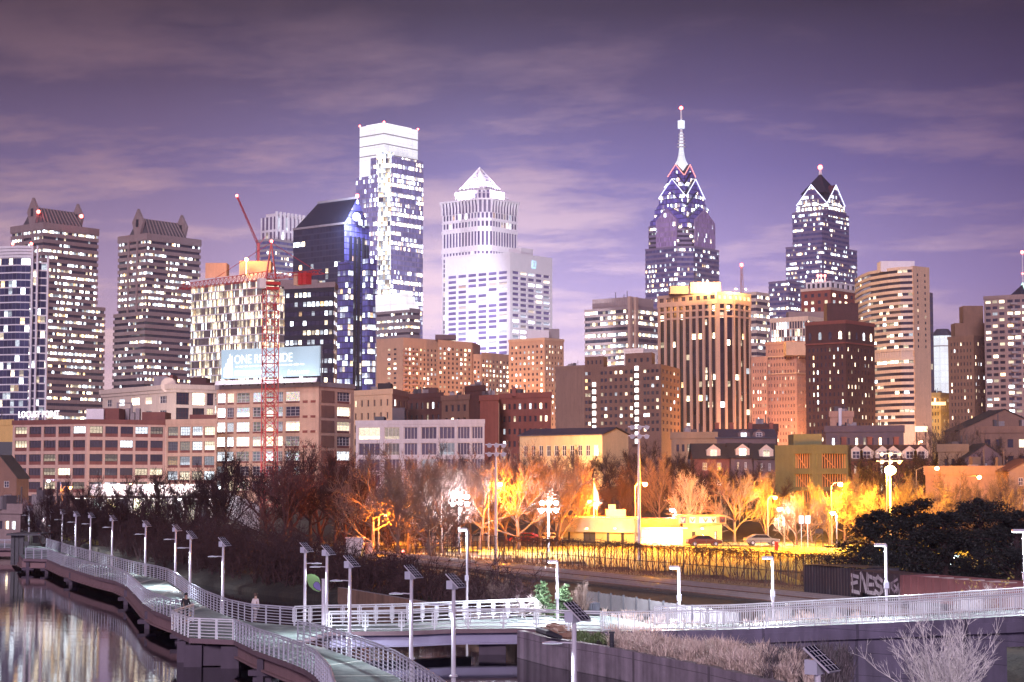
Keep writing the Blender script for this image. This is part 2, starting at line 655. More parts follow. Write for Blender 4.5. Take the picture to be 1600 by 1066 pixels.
    def finish(self, limit=100):
        self.wins.sort(key=lambda q: -q[0][2])
        for q in self.wins[:limit]:
            p, rz, w_, h_, g_, fm, nx, nz = q
            me, fme = win_mesh(w_, h_, g_, fm, nx, nz)
            o = inst('window', me, self.root, p, rz)
            if fme:
                inst('frame', fme, o, p)
        rest = self.wins[limit:]
        if rest:
            mb = MB()
            for p, rz, w_, h_, g_, fm, nx, nz in rest:
                ux, uy = math.cos(rz), math.sin(rz)
                a = (p[0] - ux * w_ / 2, p[1] - uy * w_ / 2)
                b = (p[0] + ux * w_ / 2, p[1] + uy * w_ / 2)
                mb.face([(*a, p[2]), (*b, p[2]), (*b, p[2] + h_), (*a, p[2] + h_)], 0, [(0, 0), (w_, 0), (w_, h_), (0, h_)])
                if fm:
                    o_ = (uy * .05, -ux * .05)
                    for t in [i / (nx + 1) for i in range(1, nx + 1)]:
                        c = (a[0] + (b[0] - a[0]) * t + o_[0], a[1] + (b[1] - a[1]) * t + o_[1], p[2] + h_ / 2)
                        mb.box(c, (.07, .06, h_), rz, 1)
                    for t in [i / (nz + 1) for i in range(1, nz + 1)]:
                        mb.box(((a[0] + b[0]) / 2 + o_[0], (a[1] + b[1]) / 2 + o_[1], p[2] + h_ * t), (w_, .05, .06), rz, 1)
            mb.build('window_grid', [rest[0][4], rest[0][5] or rest[0][4]], self.root, kind='stuff')


def grow(poly, d):
    """offset a counter-clockwise plan outward by d"""
    n = len(poly)
    out = []
    for i in range(n):
        p0, p1, p2 = Vector(poly[i - 1]), Vector(poly[i]), Vector(poly[(i + 1) % n])
        e1, e2 = (p1 - p0).normalized(), (p2 - p1).normalized()
        n1, n2 = Vector((e1.y, -e1.x)), Vector((e2.y, -e2.x))
        b = n1 + n2
        b = b / max(.25, b.length_squared / 2) if b.length > 1e-6 else n1
        out.append(p1 + b * d)
    return out


def even(n, W, frac, margin=.5):
    s = (W - 2 * margin) / n
    return [(margin + s * (i + .5 - frac / 2), margin + s * (i + .5 + frac / 2)) for i in range(n)]


def floors(z0, z1, fh, lo, hi):
    n = max(1, int((z1 - z0) / fh))
    return [(z1 - (k + 1) * fh + fh * lo, z1 - (k + 1) * fh + fh * hi) for k in range(n)][::-1]


def simple(name, label, cat, front, ytop, D, wall, glass, ncols, fh, wfr=.5, lo=.3, hi=.8, zb=3.0, zwin=None, topgap=1.2, par=True,
           roof=None, margin=.8, parm=None, limit=100, group=None, back=None, depth=18.0, frame=None, nx=0, nz=0, sp=0, spm=None, dep=.3):
    """block with openings punched through its visible walls; ncols: per visible wall"""
    b = Bld(name, label, cat, front, zy(ytop, D), zb, back=back, depth=depth, group=group)
    mb = MB()
    n = len(b.front)
    for i in range(n - 1):
        A, B_ = b.front[i], b.front[i + 1]
        k = ncols[i]
        rows = floors(zwin if zwin is not None else zb + 2, b.zt - topgap, fh, lo, hi)
        b.punched(mb, A, B_, zb, b.zt, even(k, (B_ - A).length, wfr, margin) if k else [], rows if k else [], glass, depth=dep, frame=frame, nx=nx, nz=nz, sp=sp)
    mb.prism(b.poly, zb, b.zt, skip=tuple(range(n - 1)), top=True, mt=None)
    mb.build('wall', [wall, spm or wall], b.root)
    if par:
        b.parapet(parm or wall, .8)
    rr_ = random.Random(int(front[0][0] * 13 + D))
    c_ = b.c
    for k in range(4):
        t, q = rr_.uniform(.15, .85), rr_.uniform(.15, .6)
        p = b.front[0] + (b.front[-1] - b.front[0]) * t
        p = p + (c_ - p) * q * .8
        m2 = MB()
        s_ = rr_.uniform(.6, 1.8)
        h_ = rr_.uniform(.7, 2.2)
        m2.box((p.x, p.y, b.zt + h_ / 2), (s_, s_ * .7, h_), rr_.uniform(0, 1))
        if k % 2:
            m2.tube([(p.x + s_, p.y, b.zt), (p.x + s_, p.y, b.zt + h_ + 1.2)], .12, 5)
        m2.build('roof_vent', M['conc_dark'] if k % 2 else M['conc_grey'], b.root)
    b.finish(limit)
    return b


# ------------------------------------------------------------------ colours of the town
M = {}
M['conc_pink'] = stone("pinkish concrete panel", (.30, .22, .22))
M['conc_grey'] = stone("grey concrete", (.32, .28, .30))
M['conc_dark'] = stone("dark concrete", (.10, .085, .10))
M['white'] = stone("white stone", (.78, .74, .78), .10, streak=.08)
M['cream'] = stone("cream stone", (.66, .53, .45), .12)
M['tan'] = stone("tan brick", (.60, .37, .25), .18)
M['tan_pale'] = stone("pale tan brick", (.66, .44, .30), .15)
M['tan_rose'] = stone("rose brick", (.50, .27, .20), .2)
M['brown'] = stone("brown brick", (.23, .125, .095), .25)
M['brown_wall'] = stone("brown rendered wall", (.27, .165, .135), .2, streak=.3)
M['brick'] = stone("red brick", (.25, .075, .06), .3)
M['brick_dark'] = stone("dark red brick", (.085, .032, .032), .3)
M['mauve'] = stone("mauve render", (.15, .095, .11), .2)
M['fin'] = stone("warm stone pier", (.55, .36, .28), .12, streak=.1)
M['steel_dark'] = stone("dark steel", (.03, .03, .045), .2, .45)
M['roof'] = stone("tarred roof", (.045, .038, .045), .3, .9)
M['slate'] = stone("slate roof", (.07, .065, .10), .25, .6)
M['frame_white'] = stone("white window frame", (.7, .66, .66), .1, .5)
M['frame_dark'] = stone("dark window frame", (.03, .025, .03), .1, .5)
M['frame_teal'] = stone("blue-grey window bars", (.14, .17, .19), .1, .5)
M['gold'] = stone("yellow render", (.75, .47, .17), .15)
M['green_board'] = stone("green sheathing board", (.15, .15, .075), .25)
M['timber'] = stone("raw timber", (.55, .26, .12), .2)
M['red_steel'] = stone("red painted steel", (.50, .035, .035), .2, .5)
M['dark_spandrel'] = stone("dark glass spandrel", (.025, .025, .05), .2, .5)
M['violet_spandrel'] = stone("violet grey cladding", (.22, .18, .30), .15, .4)

GL = {}
GL['office'] = glazing("office panes", .44, .32, 1.7, bay=1.5, group=7, mull=.14, frame=(.10, .08, .09), fw=.35, gw=.35)
GL['office_dim'] = glazing("office panes mostly dark", .20, .3, 1.5, bay=1.7, group=3, mull=.10, frame=(.05, .05, .07), fw=.3)
GL['office_blue'] = glazing("bluish office panes", .24, .25, 1.5, glass=(.07, .07, .17), bay=1.6, group=6, mull=.12, frame=(.12, .1, .2), fw=.3)
GL['condo'] = glazing("condo panes", .20, .35, 1.1, glass=(.02, .022, .05), bay=1.9, group=2, mull=.08, frame=(.2, .2, .25))
GL['glowing'] = glazing("brightly lit storeys", .74, .8, .75, glass=(.10, .085, .085), bay=.85, group=5, mull=.20, frame=(.20, .17, .17), gw=.5, fw=.1)
GL['flat'] = glazing("apartment window", .30, .75, 1.5)
GL['flat_dim'] = glazing("apartment window mostly dark", .16, .6, 1.4)
GL['flat_busy'] = glazing("lit apartment window", .45, .6, 1.6)
GL['mill'] = glazing("mill window", .36, .65, .50, glass=(.035, .03, .04))
GL['mill_white'] = glazing("white-lit mill window", .72, .25, .72, glass=(.05, .05, .06))
GL['mural'] = glazing("window with coloured hangings", .95, .4, .55, colourful=.5)
GL['stair'] = glazing("fully lit stair window", 1.01, .0, 2.2)
GL['loft'] = glazing("loft window", .18, .5, .5, glass=(.05, .045, .07))
GL['banded'] = glazing("condominium strip panes", .22, .85, 1.3, bay=2.4, group=3, mull=.10, frame=(.06, .04, .04))
GL['grid'] = glazing("slab block panes", .20, .7, 1.2, glass=(.05, .045, .06), bay=3.6, group=1, mull=.30, frame=(.30, .22, .22), fw=.05, gw=.05)
LIT = {}
LIT['white'] = glow("white lit panel", (1.0, .96, .98), 1.15)
LIT['warm'] = glow("warm lit panel", (1.0, .72, .34), 1.4)
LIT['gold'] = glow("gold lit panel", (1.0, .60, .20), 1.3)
LIT['red'] = glow("red beacon lens", (1.0, .08, .06), 14.0)
LIT['tube_white'] = glow("white neon tube", (.70, .74, 1.0), 1.5)
LIT['tube_red'] = glow("red neon tube", (1.0, .25, .2), 1.5)
# ------------------------------------------------------------------ water and land
SHORE = [(-400, 450), (-150, 362), (-75, 286), (-60, 255), (-52, 236), (-38, 201), (-29.5, 181), (-22, 167), (-18, 161), (-14.2, 156), (-5, 135), (0.6, 118), (3.0, 113.5), (4.4, 111), (9.5, 92), (13, 83), (20, 70), (60, 30), (400, 0)]


def shore(x):
    for (x0, y0), (x1, y1) in zip(SHORE, SHORE[1:]):
        if x0 <= x <= x1:
            return y0 + (y1 - y0) * (x - x0) / (x1 - x0)
    return SHORE[0][1] if x < SHORE[0][0] else SHORE[-1][1]


def lerp(a, b, t):
    t = max(0.0, min(1.0, t))
    return a + (b - a) * t


def ground_z(x, y):
    d = y - shore(x)
    if x > 12.5 and y < 105.5 - (x - 12) * .72:
        return -.75
    if d < 0:
        return -1.6
    z = lerp(.35, 1.2, d / 5) if x < -15 else lerp(.9, 1.2, d / 6)
    z = lerp(z, 1.5, (y - 215) / 25)
    r = max(0.0, min(1.0, (x + 10) / 35))
    hill_r = lerp(lerp(0, 5, (y - 262) / 50), 9.5, (y - 312) / 110) if y > 312 else lerp(0, 5, (y - 262) / 50)
    hill_l = lerp(lerp(0, 2.0, (y - 265) / 120), 9.5, (y - 470) / 200) if y > 470 else lerp(0, 2.0, (y - 265) / 120)
    return z + hill_l * (1 - r) + hill_r * r


xs = [-900, -600, -400, -300, -240, -200, -170] + [-150 + 4 * i for i in range(53)] + [70, 80, 95, 115, 140, 170, 210, 260, 330, 400, 600, 900]
ds = [-6, -1.2, 0, .6, 1.5, 3, 5, 8, 12, 15, 18, 21, 24, 27, 30, 33, 37, 42, 54, 68, 84, 102, 122, 145, 170, 200, 240, 290, 350, 430, 540, 700, 1000, 1400, 1900, 2500]
mb = MB()
nx_ = len(xs)
for d in ds:
    for x_ in xs:
        y_ = shore(x_) + d
        wob = .12 * math.sin(x_ * .7 + y_ * .31) + .08 * math.sin(x_ * .23 - y_ * .9)
        mb.v.append((x_, y_, ground_z(x_, y_) + (wob if d > 5 and y_ < 215 else 0)))
for j in range(len(ds) - 1):
    for i in range(nx_ - 1):
        a = j * nx_ + i
        mb.f.append((a, a + 1, a + 1 + nx_, a + nx_))
        mb.mi.append(0)
        mb.uv.append(None)
m_soil, g = mat("winter ground")
pos = g.n('ShaderNodeNewGeometry').outputs['Position']
nn_ = g.noise(pos, .35, 6.0, .65)
n2_ = g.noise(pos, 3.0, 3.0)
cc = g.ramp(g.m('ADD', g.m('MULTIPLY', nn_, .7), g.m('MULTIPLY', n2_, .3)), [(.3, (.010, .008, .010)), (.5, (.026, .020, .018)), (.7, (.06, .045, .032))])
b = g.n('ShaderNodeBsdfPrincipled', {'Base Color': cc, 'Roughness': .95})
bp = g.n('ShaderNodeBump', {'Height': n2_, 'Strength': .6, 'Distance': .15})
g.set(b.inputs['Normal'], bp.outputs[0])
g.n('ShaderNodeOutputMaterial', {'Surface': b.outputs[0]})
structure(mb.build('ground', m_soil, smooth=True))

# river: dark, slightly ruffled so that lights smear downward
m_water, g = mat("river water")
pos = g.n('ShaderNodeNewGeometry').outputs['Position']
px, py, pz = g.sep(pos)
wv = g.noise(g.xyz(g.m('MULTIPLY', px, .7), g.m('MULTIPLY', py, 1.0), 0.0), .45, 3.0)
wv2 = g.noise(g.xyz(g.m('MULTIPLY', px, .6), g.m('MULTIPLY', py, 1.6), 4.0), 9.0, 2.0)
hh = g.m('ADD', g.m('MULTIPLY', wv, 1.0), g.m('MULTIPLY', wv2, .10))
bp = g.n('ShaderNodeBump', {'Height': hh, 'Strength': .06, 'Distance': .10})
b = g.n('ShaderNodeBsdfPrincipled', {'Base Color': (.005, .004, .009), 'Roughness': .012, 'IOR': 1.40, 'Specular IOR Level': .8, 'Normal': bp.outputs[0]})
g.n('ShaderNodeOutputMaterial', {'Surface': b.outputs[0]})
mb = MB()
mb.face([(-900, -60, 0), (34, -60, 0), (22, 60, 0), (13.6, 82.5, 0), (9.8, 93, 0), (5.5, 112, 0), (3.2, 125, 0), (-6, 165, 0), (-45, 250, 0), (-68, 300, 0), (-150, 385, 0), (-420, 480, 0), (-900, 480, 0)])
structure(mb.build('river', m_water))
# ------------------------------------------------------------------ the skyline, left to right
def beacon(b, p, r=1.2):
    mb = MB()
    mb.ball(p, r, n=8)
    mb.build('beacon', LIT['red'], b.root)


# curved condominium tower at the very left
D = 780
pts = [xy(-75, 805, 500), xy(-40, 790, 500), xy(-5, 782, 500), xy(25, 779, 500), xy(47, 780, 500)]
b = Bld('condo_tower', 'dark glass condominium tower with thin white floor lines and curved front', 'tower', pts, zy(404, D), depth=26)
b.ribbons(8, b.zt, 3.15, .84, M['white'], GL['condo'], inset=.35)
mb = MB()
for k in range(4):
    mb.prism(grow(b.poly, .5 - .12 * k), b.zt + .3 + k * 1.35, b.zt + 1.35 + k * 1.35, bot=True)
mb.prism(grow(b.poly, -.6), b.zt, b.zt + 5.2)
mb.build('crown', M['white'], b.root)
pp = [xy(47.5, 779, 500), xy(74, 781, 500)]
pp += [p + p.normalized() * 24 for p in reversed(pp)]
b.ribbons(8, zy(412, D), 3.15, .82, M['white'], GL['condo'], poly=pp, inset=.3)
for q in (49, 57, 73.6):
    p = xy(q, 778, 500)
    mb = MB()
    mb.box((p.x, p.y, (3 + zy(385 if q < 60 else 402, D)) / 2), (.75, 1.2, zy(385 if q < 60 else 402, D) - 3))
    mb.build('pier', M['white'], b.root)
for q in (20, 49):
    p = at(q, 381, 782)
    beacon(b, p, .7)


# pair of stepped office towers with dark roof sheds and diamond gables
def commerce(name, label, l, c, r, ytop, D, low, lowbox):
    b = Bld(name, label, 'tower', corner(l, c, r, D, ytop + 100), zy(ytop, D), group='twin stepped office towers')
    wall = M['conc_pink']
    zl = zy(low, D)
    b.ribbons(zl, b.zt - 3, 3.85, .42, wall, GL['office'], base=False, inset=.7)
    lp = corner(*lowbox, D - 9, low + 60)
    lp.append(lp[0] + lp[2] - lp[1])
    b.ribbons(zl - 26 * 3.85, zl - 1, 3.85, .42, wall, GL['office'], poly=lp, inset=.7)
    mb = MB()
    mb.prism(grow(b.poly, .25), b.zt - 2.5, b.zt + 1.5, bot=True)
    mb.build('parapet', wall, b.root)
    L, C, R_, K = b.poly
    # dark roof shed with sloping glazed sides, standing back from the edge
    s = [C + (L - C) * u + (R_ - C) * v for u, v in ((.18, .10), (.18, .82), (.82, .82), (.82, .10))]
    t = [C + (L - C) * u + (R_ - C) * v for u, v in ((.40, .14), (.40, .78), (.60, .78), (.60, .14))]
    mb = MB()
    zs, zr = b.zt + 1.5, b.zt + 12
    for i in range(4):
        j = (i + 1) % 4
        mb.face([(*s[i], zs), (*s[j], zs), (*t[j], zr), (*t[i], zr)])
    mb.face([(*p, zr) for p in t])
    mb.build('roof_shed', M['conc_dark'], b.root)
    for k in range(11):
        a = s[0] + (s[1] - s[0]) * (.05 + .09 * k)
        e = t[0] + (t[1] - t[0]) * (.05 + .09 * k)
        m2 = MB()
        m2.bar((*a, zs + .6), (*e, zr + .2), .7, .5)
        m2.build('rafter', wall, b.root)
    # diamond gables at the two ends of the shed
    e1 = (R_ - C).normalized()
    a1 = (L - C).normalized()
    for v in (.06, .86):
        o = C + (L - C) * .45 + (R_ - C) * v
        wd, h = 8.6, 16.5
        prof = [(-wd * .30, 0), (wd * .30, 0), (wd * .62, h * .50), (0, h), (-wd * .62, h * .50)]
        mb = MB()
        for side, th in ((0, 0), (1, 1.8)):
            P_ = [(o.x - a1.x * q + e1.x * th, o.y - a1.y * q + e1.y * th, b.zt + 1.5 + zz) for q, zz in prof]
            mb.face(P_ if side == 0 else P_[::-1])
            if side == 0:
                F0 = P_
            else:
                for i in range(5):
                    j = (i + 1) % 5
                    mb.face([F0[j], F0[i], P_[i], P_[j]])
        mb.build('gable', wall, b.root)
        m2 = MB()
        m2.box((o.x - e1.x * .2, o.y - e1.y * .2, b.zt + 9), (.3, 2.2, 4.6), math.atan2(e1.y, e1.x))
        m2.build('gable_slot', M['steel_dark'], b.root)
    # stair slot up the left wall
    m2 = MB()
    for u in (.32, .62):
        p = C + (L - C) * u
        m2.box((p.x - e1.x * .15, p.y - e1.y * .15, (b.zb + b.zt) / 2), (.7, 1.5, b.zt - b.zb - 3), math.atan2(e1.y, e1.x))
    m2.build('stair_fin', wall, b.root)
    return b


b = commerce('office_tower', 'pinkish banded office tower with diamond gables, just behind the curved glass condominium', 15, 66, 153, 351, 1100, 478, (10, 68, 164))
for q in ((60, 331), (127, 338)):
    beacon(b, at(q[0], q[1], 1108), 1.2)
commerce('office_tower', 'pinkish banded office tower with diamond gables, standing between its twin and the red crane', 183, 228, 313, 368, 1130, 492, (176, 226, 318))

# glowing residential block behind the crane
D = 760
b = Bld('apartment_tower', 'glass apartment block with nearly every floor glowing behind the red crane', 'tower', corner(297, 417, 449, D, 500), zy(424, D))
b.ribbons(8, b.zt - 3.4, 3.2, .87, M['white'], GL['glowing'], inset=.3)
mb = MB()
mb.prism(grow(b.poly, .3), b.zt - 3.2, b.zt - .4, bot=True)
mb.build('parapet', M['white'], b.root)
b.roofbox(321, 354, 411, 790, M['tan'], zb=b.zt - 1)
b.roofbox(374, 423, 408, 775, M['fin'], 'lift_house', zb=b.zt - 1)
p = at(385, 407, 766)
mb = MB()
mb.tube([(p.x, p.y, b.zt - .5), (p.x, p.y, p.z)], .15)
mb.ball((p.x, p.y, p.z + .3), .8)
o = mb.build('roof_lamp', glow("orange roof lamp lens", (1.0, .5, .08), 25), b.root)
lamp(b.root, (p.x, p.y - 1.2, p.z + 1.4), 16000, (1, .36, .06), .5)

# dark office slab in front of it
D = 705
b = Bld('office_block', 'dark square office block with small white lit windows beside the crane mast', 'office building',
        [xy(444, 712, 520), xy(522, 703, 520), xy(527, 716, 520)], zy(456, 705), depth=25)
b.ribbons(8, b.zt, 3.75, .48, M['steel_dark'], glazing("slab office panes", .42, .3, 1.6, bay=1.9, group=2, mull=.3, frame=(.02, .018, .03)), inset=.25)
mb = MB()
mb.prism(grow(b.poly, .3), b.zt + 1.6, b.zt + 3.6, bot=True)
mb.build('parapet', M['conc_pink'], b.root)
b.roofbox(438, 496, 437, 715, M['conc_pink'], zb=b.zt + 3)

# pale lit office tower far behind
b = Bld('office_tower', 'white lit tower with close vertical fins, peeking out beside the dark gabled tower', 'tower', corner(407, 432, 480, 1500, 380), zy(338, 1500))
wf_ = glazing("panes between white fins", .25, .3, 1.2, glass=(.10, .075, .13), bay=4.6, group=1, mull=.42, frame=(.80, .76, .80), spandrel=.12)
b.curtain(zy(392, 1500), b.zt, 16, wf_)
b.volume(M['white'], zy(394, 1500), b.zt - .3, poly=grow(b.poly, -.4))
lp = corner(399, 424, 470, 1490, 420)
lp.append(lp[0] + lp[2] - lp[1])
b.ribbons(zy(520, 1490), zy(376, 1490), 4.2, .55, M['conc_grey'], GL['office_blue'], poly=lp)
for k in range(9):
    p = b.front[1] + (b.front[2] - b.front[1]) * (k / 8)
    mb = MB()
    mb.box((p.x, p.y, b.zt - 22), (1.6, 1.6, 52), .87)
    mb.build('fin', M['white'], b.root)
mb = MB()
mb.prism(grow(b.poly, -3), b.zt, zy(332, 1500))
mb.build('penthouse', M['white'], b.root)

# dark gabled tower with the blue spotlight
D = 1200
b = Bld('office_tower', 'dark blue glass tower under a steep gable roof with a blue-white spotlight', 'tower', corner(458, 538, 577, D, 400), zy(350, D))
L, C, R_, K = b.poly
gd = glazing("dark blue curtain wall", .09, .3, 1.5, glass=(.012, .014, .035), bay=2.8, group=4, mull=.08, frame=(.05, .05, .09), spandrel=.22, fw=.25)
gp = glazing("violet curtain wall", .12, .2, 1.0, glass=(.10, .09, .30), bay=2.4, group=3, mull=.10, frame=(.05, .05, .12), spandrel=.16, fw=.2)
b.curtain(b.zb, b.zt, 3.9, gd, skip=(1,))
b.curtain(b.zb, b.zt, 3.9, gp, skip=(0, 2, 3), name='violet_facade')
zr = zy(317, D + 30)
mR = (C + R_) / 2
mL = L + (K - L) * .5 + (C - L) * .24
mb = MB()
mb.face([(*L, b.zt), (*C, b.zt), (*mR, zr), (*mL, zr)])
mb.face([(*R_, b.zt), (*K, b.zt), (*mL, zr), (*mR, zr)])
mb.face([(*K, b.zt), (*L, b.zt), (*mL, zr)])
mb.build('roof', M['dark_spandrel'], b.root)
mb = MB()
mb.face([(*C, b.zt), (*R_, b.zt), (*mR, zr)], 0, [(0, 0), (30, 0), (15, 4)])
mb.build('gable', gp, b.root)
for q0, q1 in (((*L, b.zt + .5), (*C, b.zt + .5)), ((*mL, zr + .3), (*mR, zr + .3))):
    mb = MB()
    mb.bar(q0, q1, 1.4, 1.4)
    mb.build('roof_trim', M['conc_grey'], b.root)
beacon(b, (mR.x, mR.y, zr + 1.5), 1.3)
for q in (546.5, 553, 559, 566, 572):
    p = along(C, rot2(E_DIR, 0), q, 450)
    mb = MB()
    zt_ = zy(368 if q < 570 else 380, D)
    mb.box((p.x + .5, p.y - .4, (zt_ + 3) / 2), (1.5, 1.5, zt_ - 3), .87)
    mb.build('fin', M['steel_dark'], b.root)
for lo in ((527, 545, 552, 412), (566, 576, 588, 408)):
    lp = corner(lo[0], lo[1], lo[2], D - 14, 480)
    lp.append(lp[0] + lp[2] - lp[1])
    b.curtain(b.zb, zy(lo[3], D), 3.9, glazing("lit violet base", .34, .2, 1.0, glass=(.08, .08, .26), bay=2.4, group=4, mull=.10, frame=(.06, .06, .14), spandrel=.2, fw=.3), poly=lp, name='bay_facade')
    b.volume(M['dark_spandrel'], b.zb, zy(lo[3], D) - .1, poly=grow(lp, -.2), name='bay')
p = at(557, 339, D - 4)
mb = MB()
mb.tube([(p.x + .6, p.y + 8, p.z), (p.x, p.y, p.z)], .35)
mb.ball(p, 2.6, n=12)
mb.build('spotlight', glow("blue-white spotlight lens", (.72, .85, 1.0), 9), b.root)
lamp(b.root, (p.x - 1, p.y - 6, p.z), 90000, (.6, .72, 1.0), 2)

# tallest tower, white glowing crown and white spine
D = 1580
fr = chamfer(556, 592.5, 608, 661, D, 350, -3)
b = Bld('skyscraper', 'tallest glass skyscraper with glowing white block on top and bright white spine', 'skyscraper', fr, zy(273, D),
        back=[fr[3] + (fr[0] - fr[1]), fr[0] + (fr[3] - fr[2])])
gcl = glazing("pale curtain wall", .30, .15, 1.5, glass=(.17, .16, .31), bay=1.5, group=5, mull=.07, frame=(.3, .27, .4), spandrel=.22, fw=.3)
gcr = glazing("lit curtain wall", .50, .3, 1.5, glass=(.17, .16, .31), bay=1.5, group=12, mull=.06, frame=(.3, .27, .4), spandrel=.28, fw=.5, gw=.3)
zr = zy(244, D)
b.curtain(b.zb, b.zt, 4.2, gcl, skip=(1, 2))
b.volume(M['violet_spandrel'], b.zb, b.zt - .2, poly=grow(b.poly, -.4))
rp = [fr[1] + (fr[2] - fr[1]) * .75, fr[2], fr[3], fr[3] + (fr[0] - fr[1]) * .8, fr[2] + (fr[0] - fr[1]) * .8]
b.curtain(b.zb, zr, 4.2, gcr, poly=rp, skip=(0,), name='lit_facade')
b.volume(M['violet_spandrel'], b.zt - 1, zr - .2, poly=grow(rp, -.4), name='taller_block')
sp_ = [fr[1], fr[2], fr[2] + Vector((2, 6)), fr[1] + Vector((-2, 6))]
b.curtain(zy(560, D), zy(238, D), 4.2, glazing("bright spine panes", .97, .3, 1.6, bay=2.1, group=2, mull=.1, frame=(.4, .4, .45), spandrel=.12), poly=grow(sp_, .8), name='spine')
cr = corner(562, 600, 653, D + 8, 220)
cr.append(cr[0] + cr[2] - cr[1])
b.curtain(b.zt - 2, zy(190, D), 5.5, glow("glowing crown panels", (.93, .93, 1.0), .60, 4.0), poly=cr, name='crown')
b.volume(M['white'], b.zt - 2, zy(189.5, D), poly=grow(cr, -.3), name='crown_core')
for yy in (206, 222, 238):
    mb = MB()
    for i in range(4):
        g3 = grow(cr, .15)
        mb.bar((*g3[i], zy(yy, D)), (*g3[(i + 1) % 4], zy(yy, D)), .5, .8)
    mb.build('crown_band', M['conc_grey'], b.root)
c4 = grow(cr, -4)
mb = MB()
mb.prism(c4, zy(190, D), zy(187, D))
mb.build('roof_cap', LIT['white'], b.root)
for q in cr[:3]:
    beacon(b, (q.x, q.y, zy(188, D)), .9)

# low block with the white lit roof
D = 1100
b = Bld('office_block', 'grey office block with a sloping white lit roof at the foot of the tallest skyscraper', 'office building', corner(587, 640, 657, D, 500), zy(488, D))
b.ribbons(zy(560, D), b.zt, 4.0, .36, M['conc_grey'], GL['office'])
mb = MB()
q0 = b.poly
q1 = [b.c + (p - b.c) * .80 for p in q0]
q1 = [p + Vector((-3.0, 0)) for p in q1]
for i in range(4):
    j = (i + 1) % 4
    mb.face([(*q0[i], b.zt + 1.6), (*q0[j], b.zt + 1.6), (*q1[j], zy(457, D)), (*q1[i], zy(457, D))])
mb.face([(*p, zy(457, D)) for p in q1])
mb.build('roof', glow('lit sloping roof', (1, .96, .99), .62, 3.5), b.root)  # roof lighting is put into emission

# white tower under a pyramid
D = 1500
fr = chamfer(691, 747, 768, 808, D, 380)
b = Bld('skyscraper', 'white stone skyscraper with flared cornice and a white pyramid on top', 'skyscraper', fr, zy(318, D),
        back=[fr[3] + (fr[0] - fr[1]), fr[0] + (fr[3] - fr[2])])
gm = glazing("panes in white stone grid", .12, .3, 1.0, glass=(.055, .045, .10), bay=3.4, group=2, mull=.46, frame=(.84, .80, .84), spandrel=.25)
gm2 = glazing("tall slots in white stone", .05, .3, 1.0, glass=(.07, .055, .13), bay=3.4, group=1, mull=.5, frame=(.84, .80, .84), spandrel=.12)
b.volume(M['white'], b.zb, b.zt, poly=grow(b.poly, -.3))
for z0, z1, fh, gg in ((zy(520, D), zy(400, D), 3.9, gm), (zy(398, D), zy(392, D), 8, gm2), (zy(386, D), zy(361, D), 14, gm2), (zy(356, D), zy(345, D), 6, gm), (zy(343, D), zy(332, D), 6, gm)):
    b.curtain(z0, z1, fh, gg)
for k, (y0, y1, o) in enumerate(((400, 398, .5), (392, 386, .6), (361, 356, .5), (345, 343, .4))):
    mb = MB()
    mb.prism(grow(b.poly, o), zy(y0, D), zy(y1, D), bot=True)
    mb.build('stone_band', M['white'], b.root)
n = len(b.poly)
mb = MB()
z0, z1 = zy(331, D), zy(312, D)
for i in range(n):
    A_, B_ = b.poly[i], b.poly[(i + 1) % n]
    Lw = (B_ - A_).length
    u = (B_ - A_).normalized()
    nn = Vector((u.y, -u.x))
    for k in range(max(2, int(Lw / 3.4)) + 1):
        p = A_ + (B_ - A_) * (k / max(2, int(Lw / 3.4)))
        mb.tube([(p.x, p.y, z0), (p.x + nn.x * .2, p.y + nn.y * .2, z0 + 5), (p.x + nn.x * 1.2, p.y + nn.y * 1.2, z1)], [.8, .8, .9], 4)
mb.build('cornice_ribs', M['white'], b.root)
mb = MB()
mb.prism(grow(b.poly, -.2), z0, z1, top=False)
mb.build('cornice_glass', stone("violet shade glass", (.10, .08, .16), .1, .3), b.root)
mb = MB()
mb.prism(grow(b.poly, 1.7), z1, zy(309.5, D), bot=True)
mb.build('cornice', M['white'], b.root)
dr = chamfer(711, 745, 766, 788, D + 6, 300)
dr += [dr[3] + (dr[0] - dr[1]), dr[0] + (dr[3] - dr[2])]
mb = MB()
mb.prism(dr, zy(311, D), zy(295, D), vscale=6)
mb.build('drum', gm2, b.root)
ap = at(749, 253, D + 30)
bs = corner(711, 757, 788, D + 4, 296)
bs.append(bs[0] + bs[2] - bs[1])
ac = sum(bs, Vector((0, 0))) / 4
mb = MB()
for i in range(4):
    A_, B_ = bs[i], bs[(i + 1) % 4]
    za = zy(296, D)
    mb.face([(*A_, za), (*B_, za), (ac.x, ac.y, zy(253, D))])
mb.build('pyramid', M['white'], b.root)
for i in (0, 1):
    A_, B_ = bs[i], bs[(i + 1) % 4]
    za, zt_ = zy(296, D), zy(253, D)
    u = (B_ - A_).normalized()
    nn = Vector((u.y, -u.x))
    m2 = MB()
    for r_ in range(1, 6):
        f_ = r_ / 7
        for k in range(7 - r_):
            s = (k + .5 + r_ * .5) / 7
            p = A_ + (B_ - A_) * s
            p = p + (ac - p) * f_ + nn * .3
            m2.box((p.x, p.y, za + (zt_ - za) * f_), (.9, .8, 1.3), math.atan2(u.y, u.x))
    m2.build('roof_vents', M['violet_spandrel'], b.root)

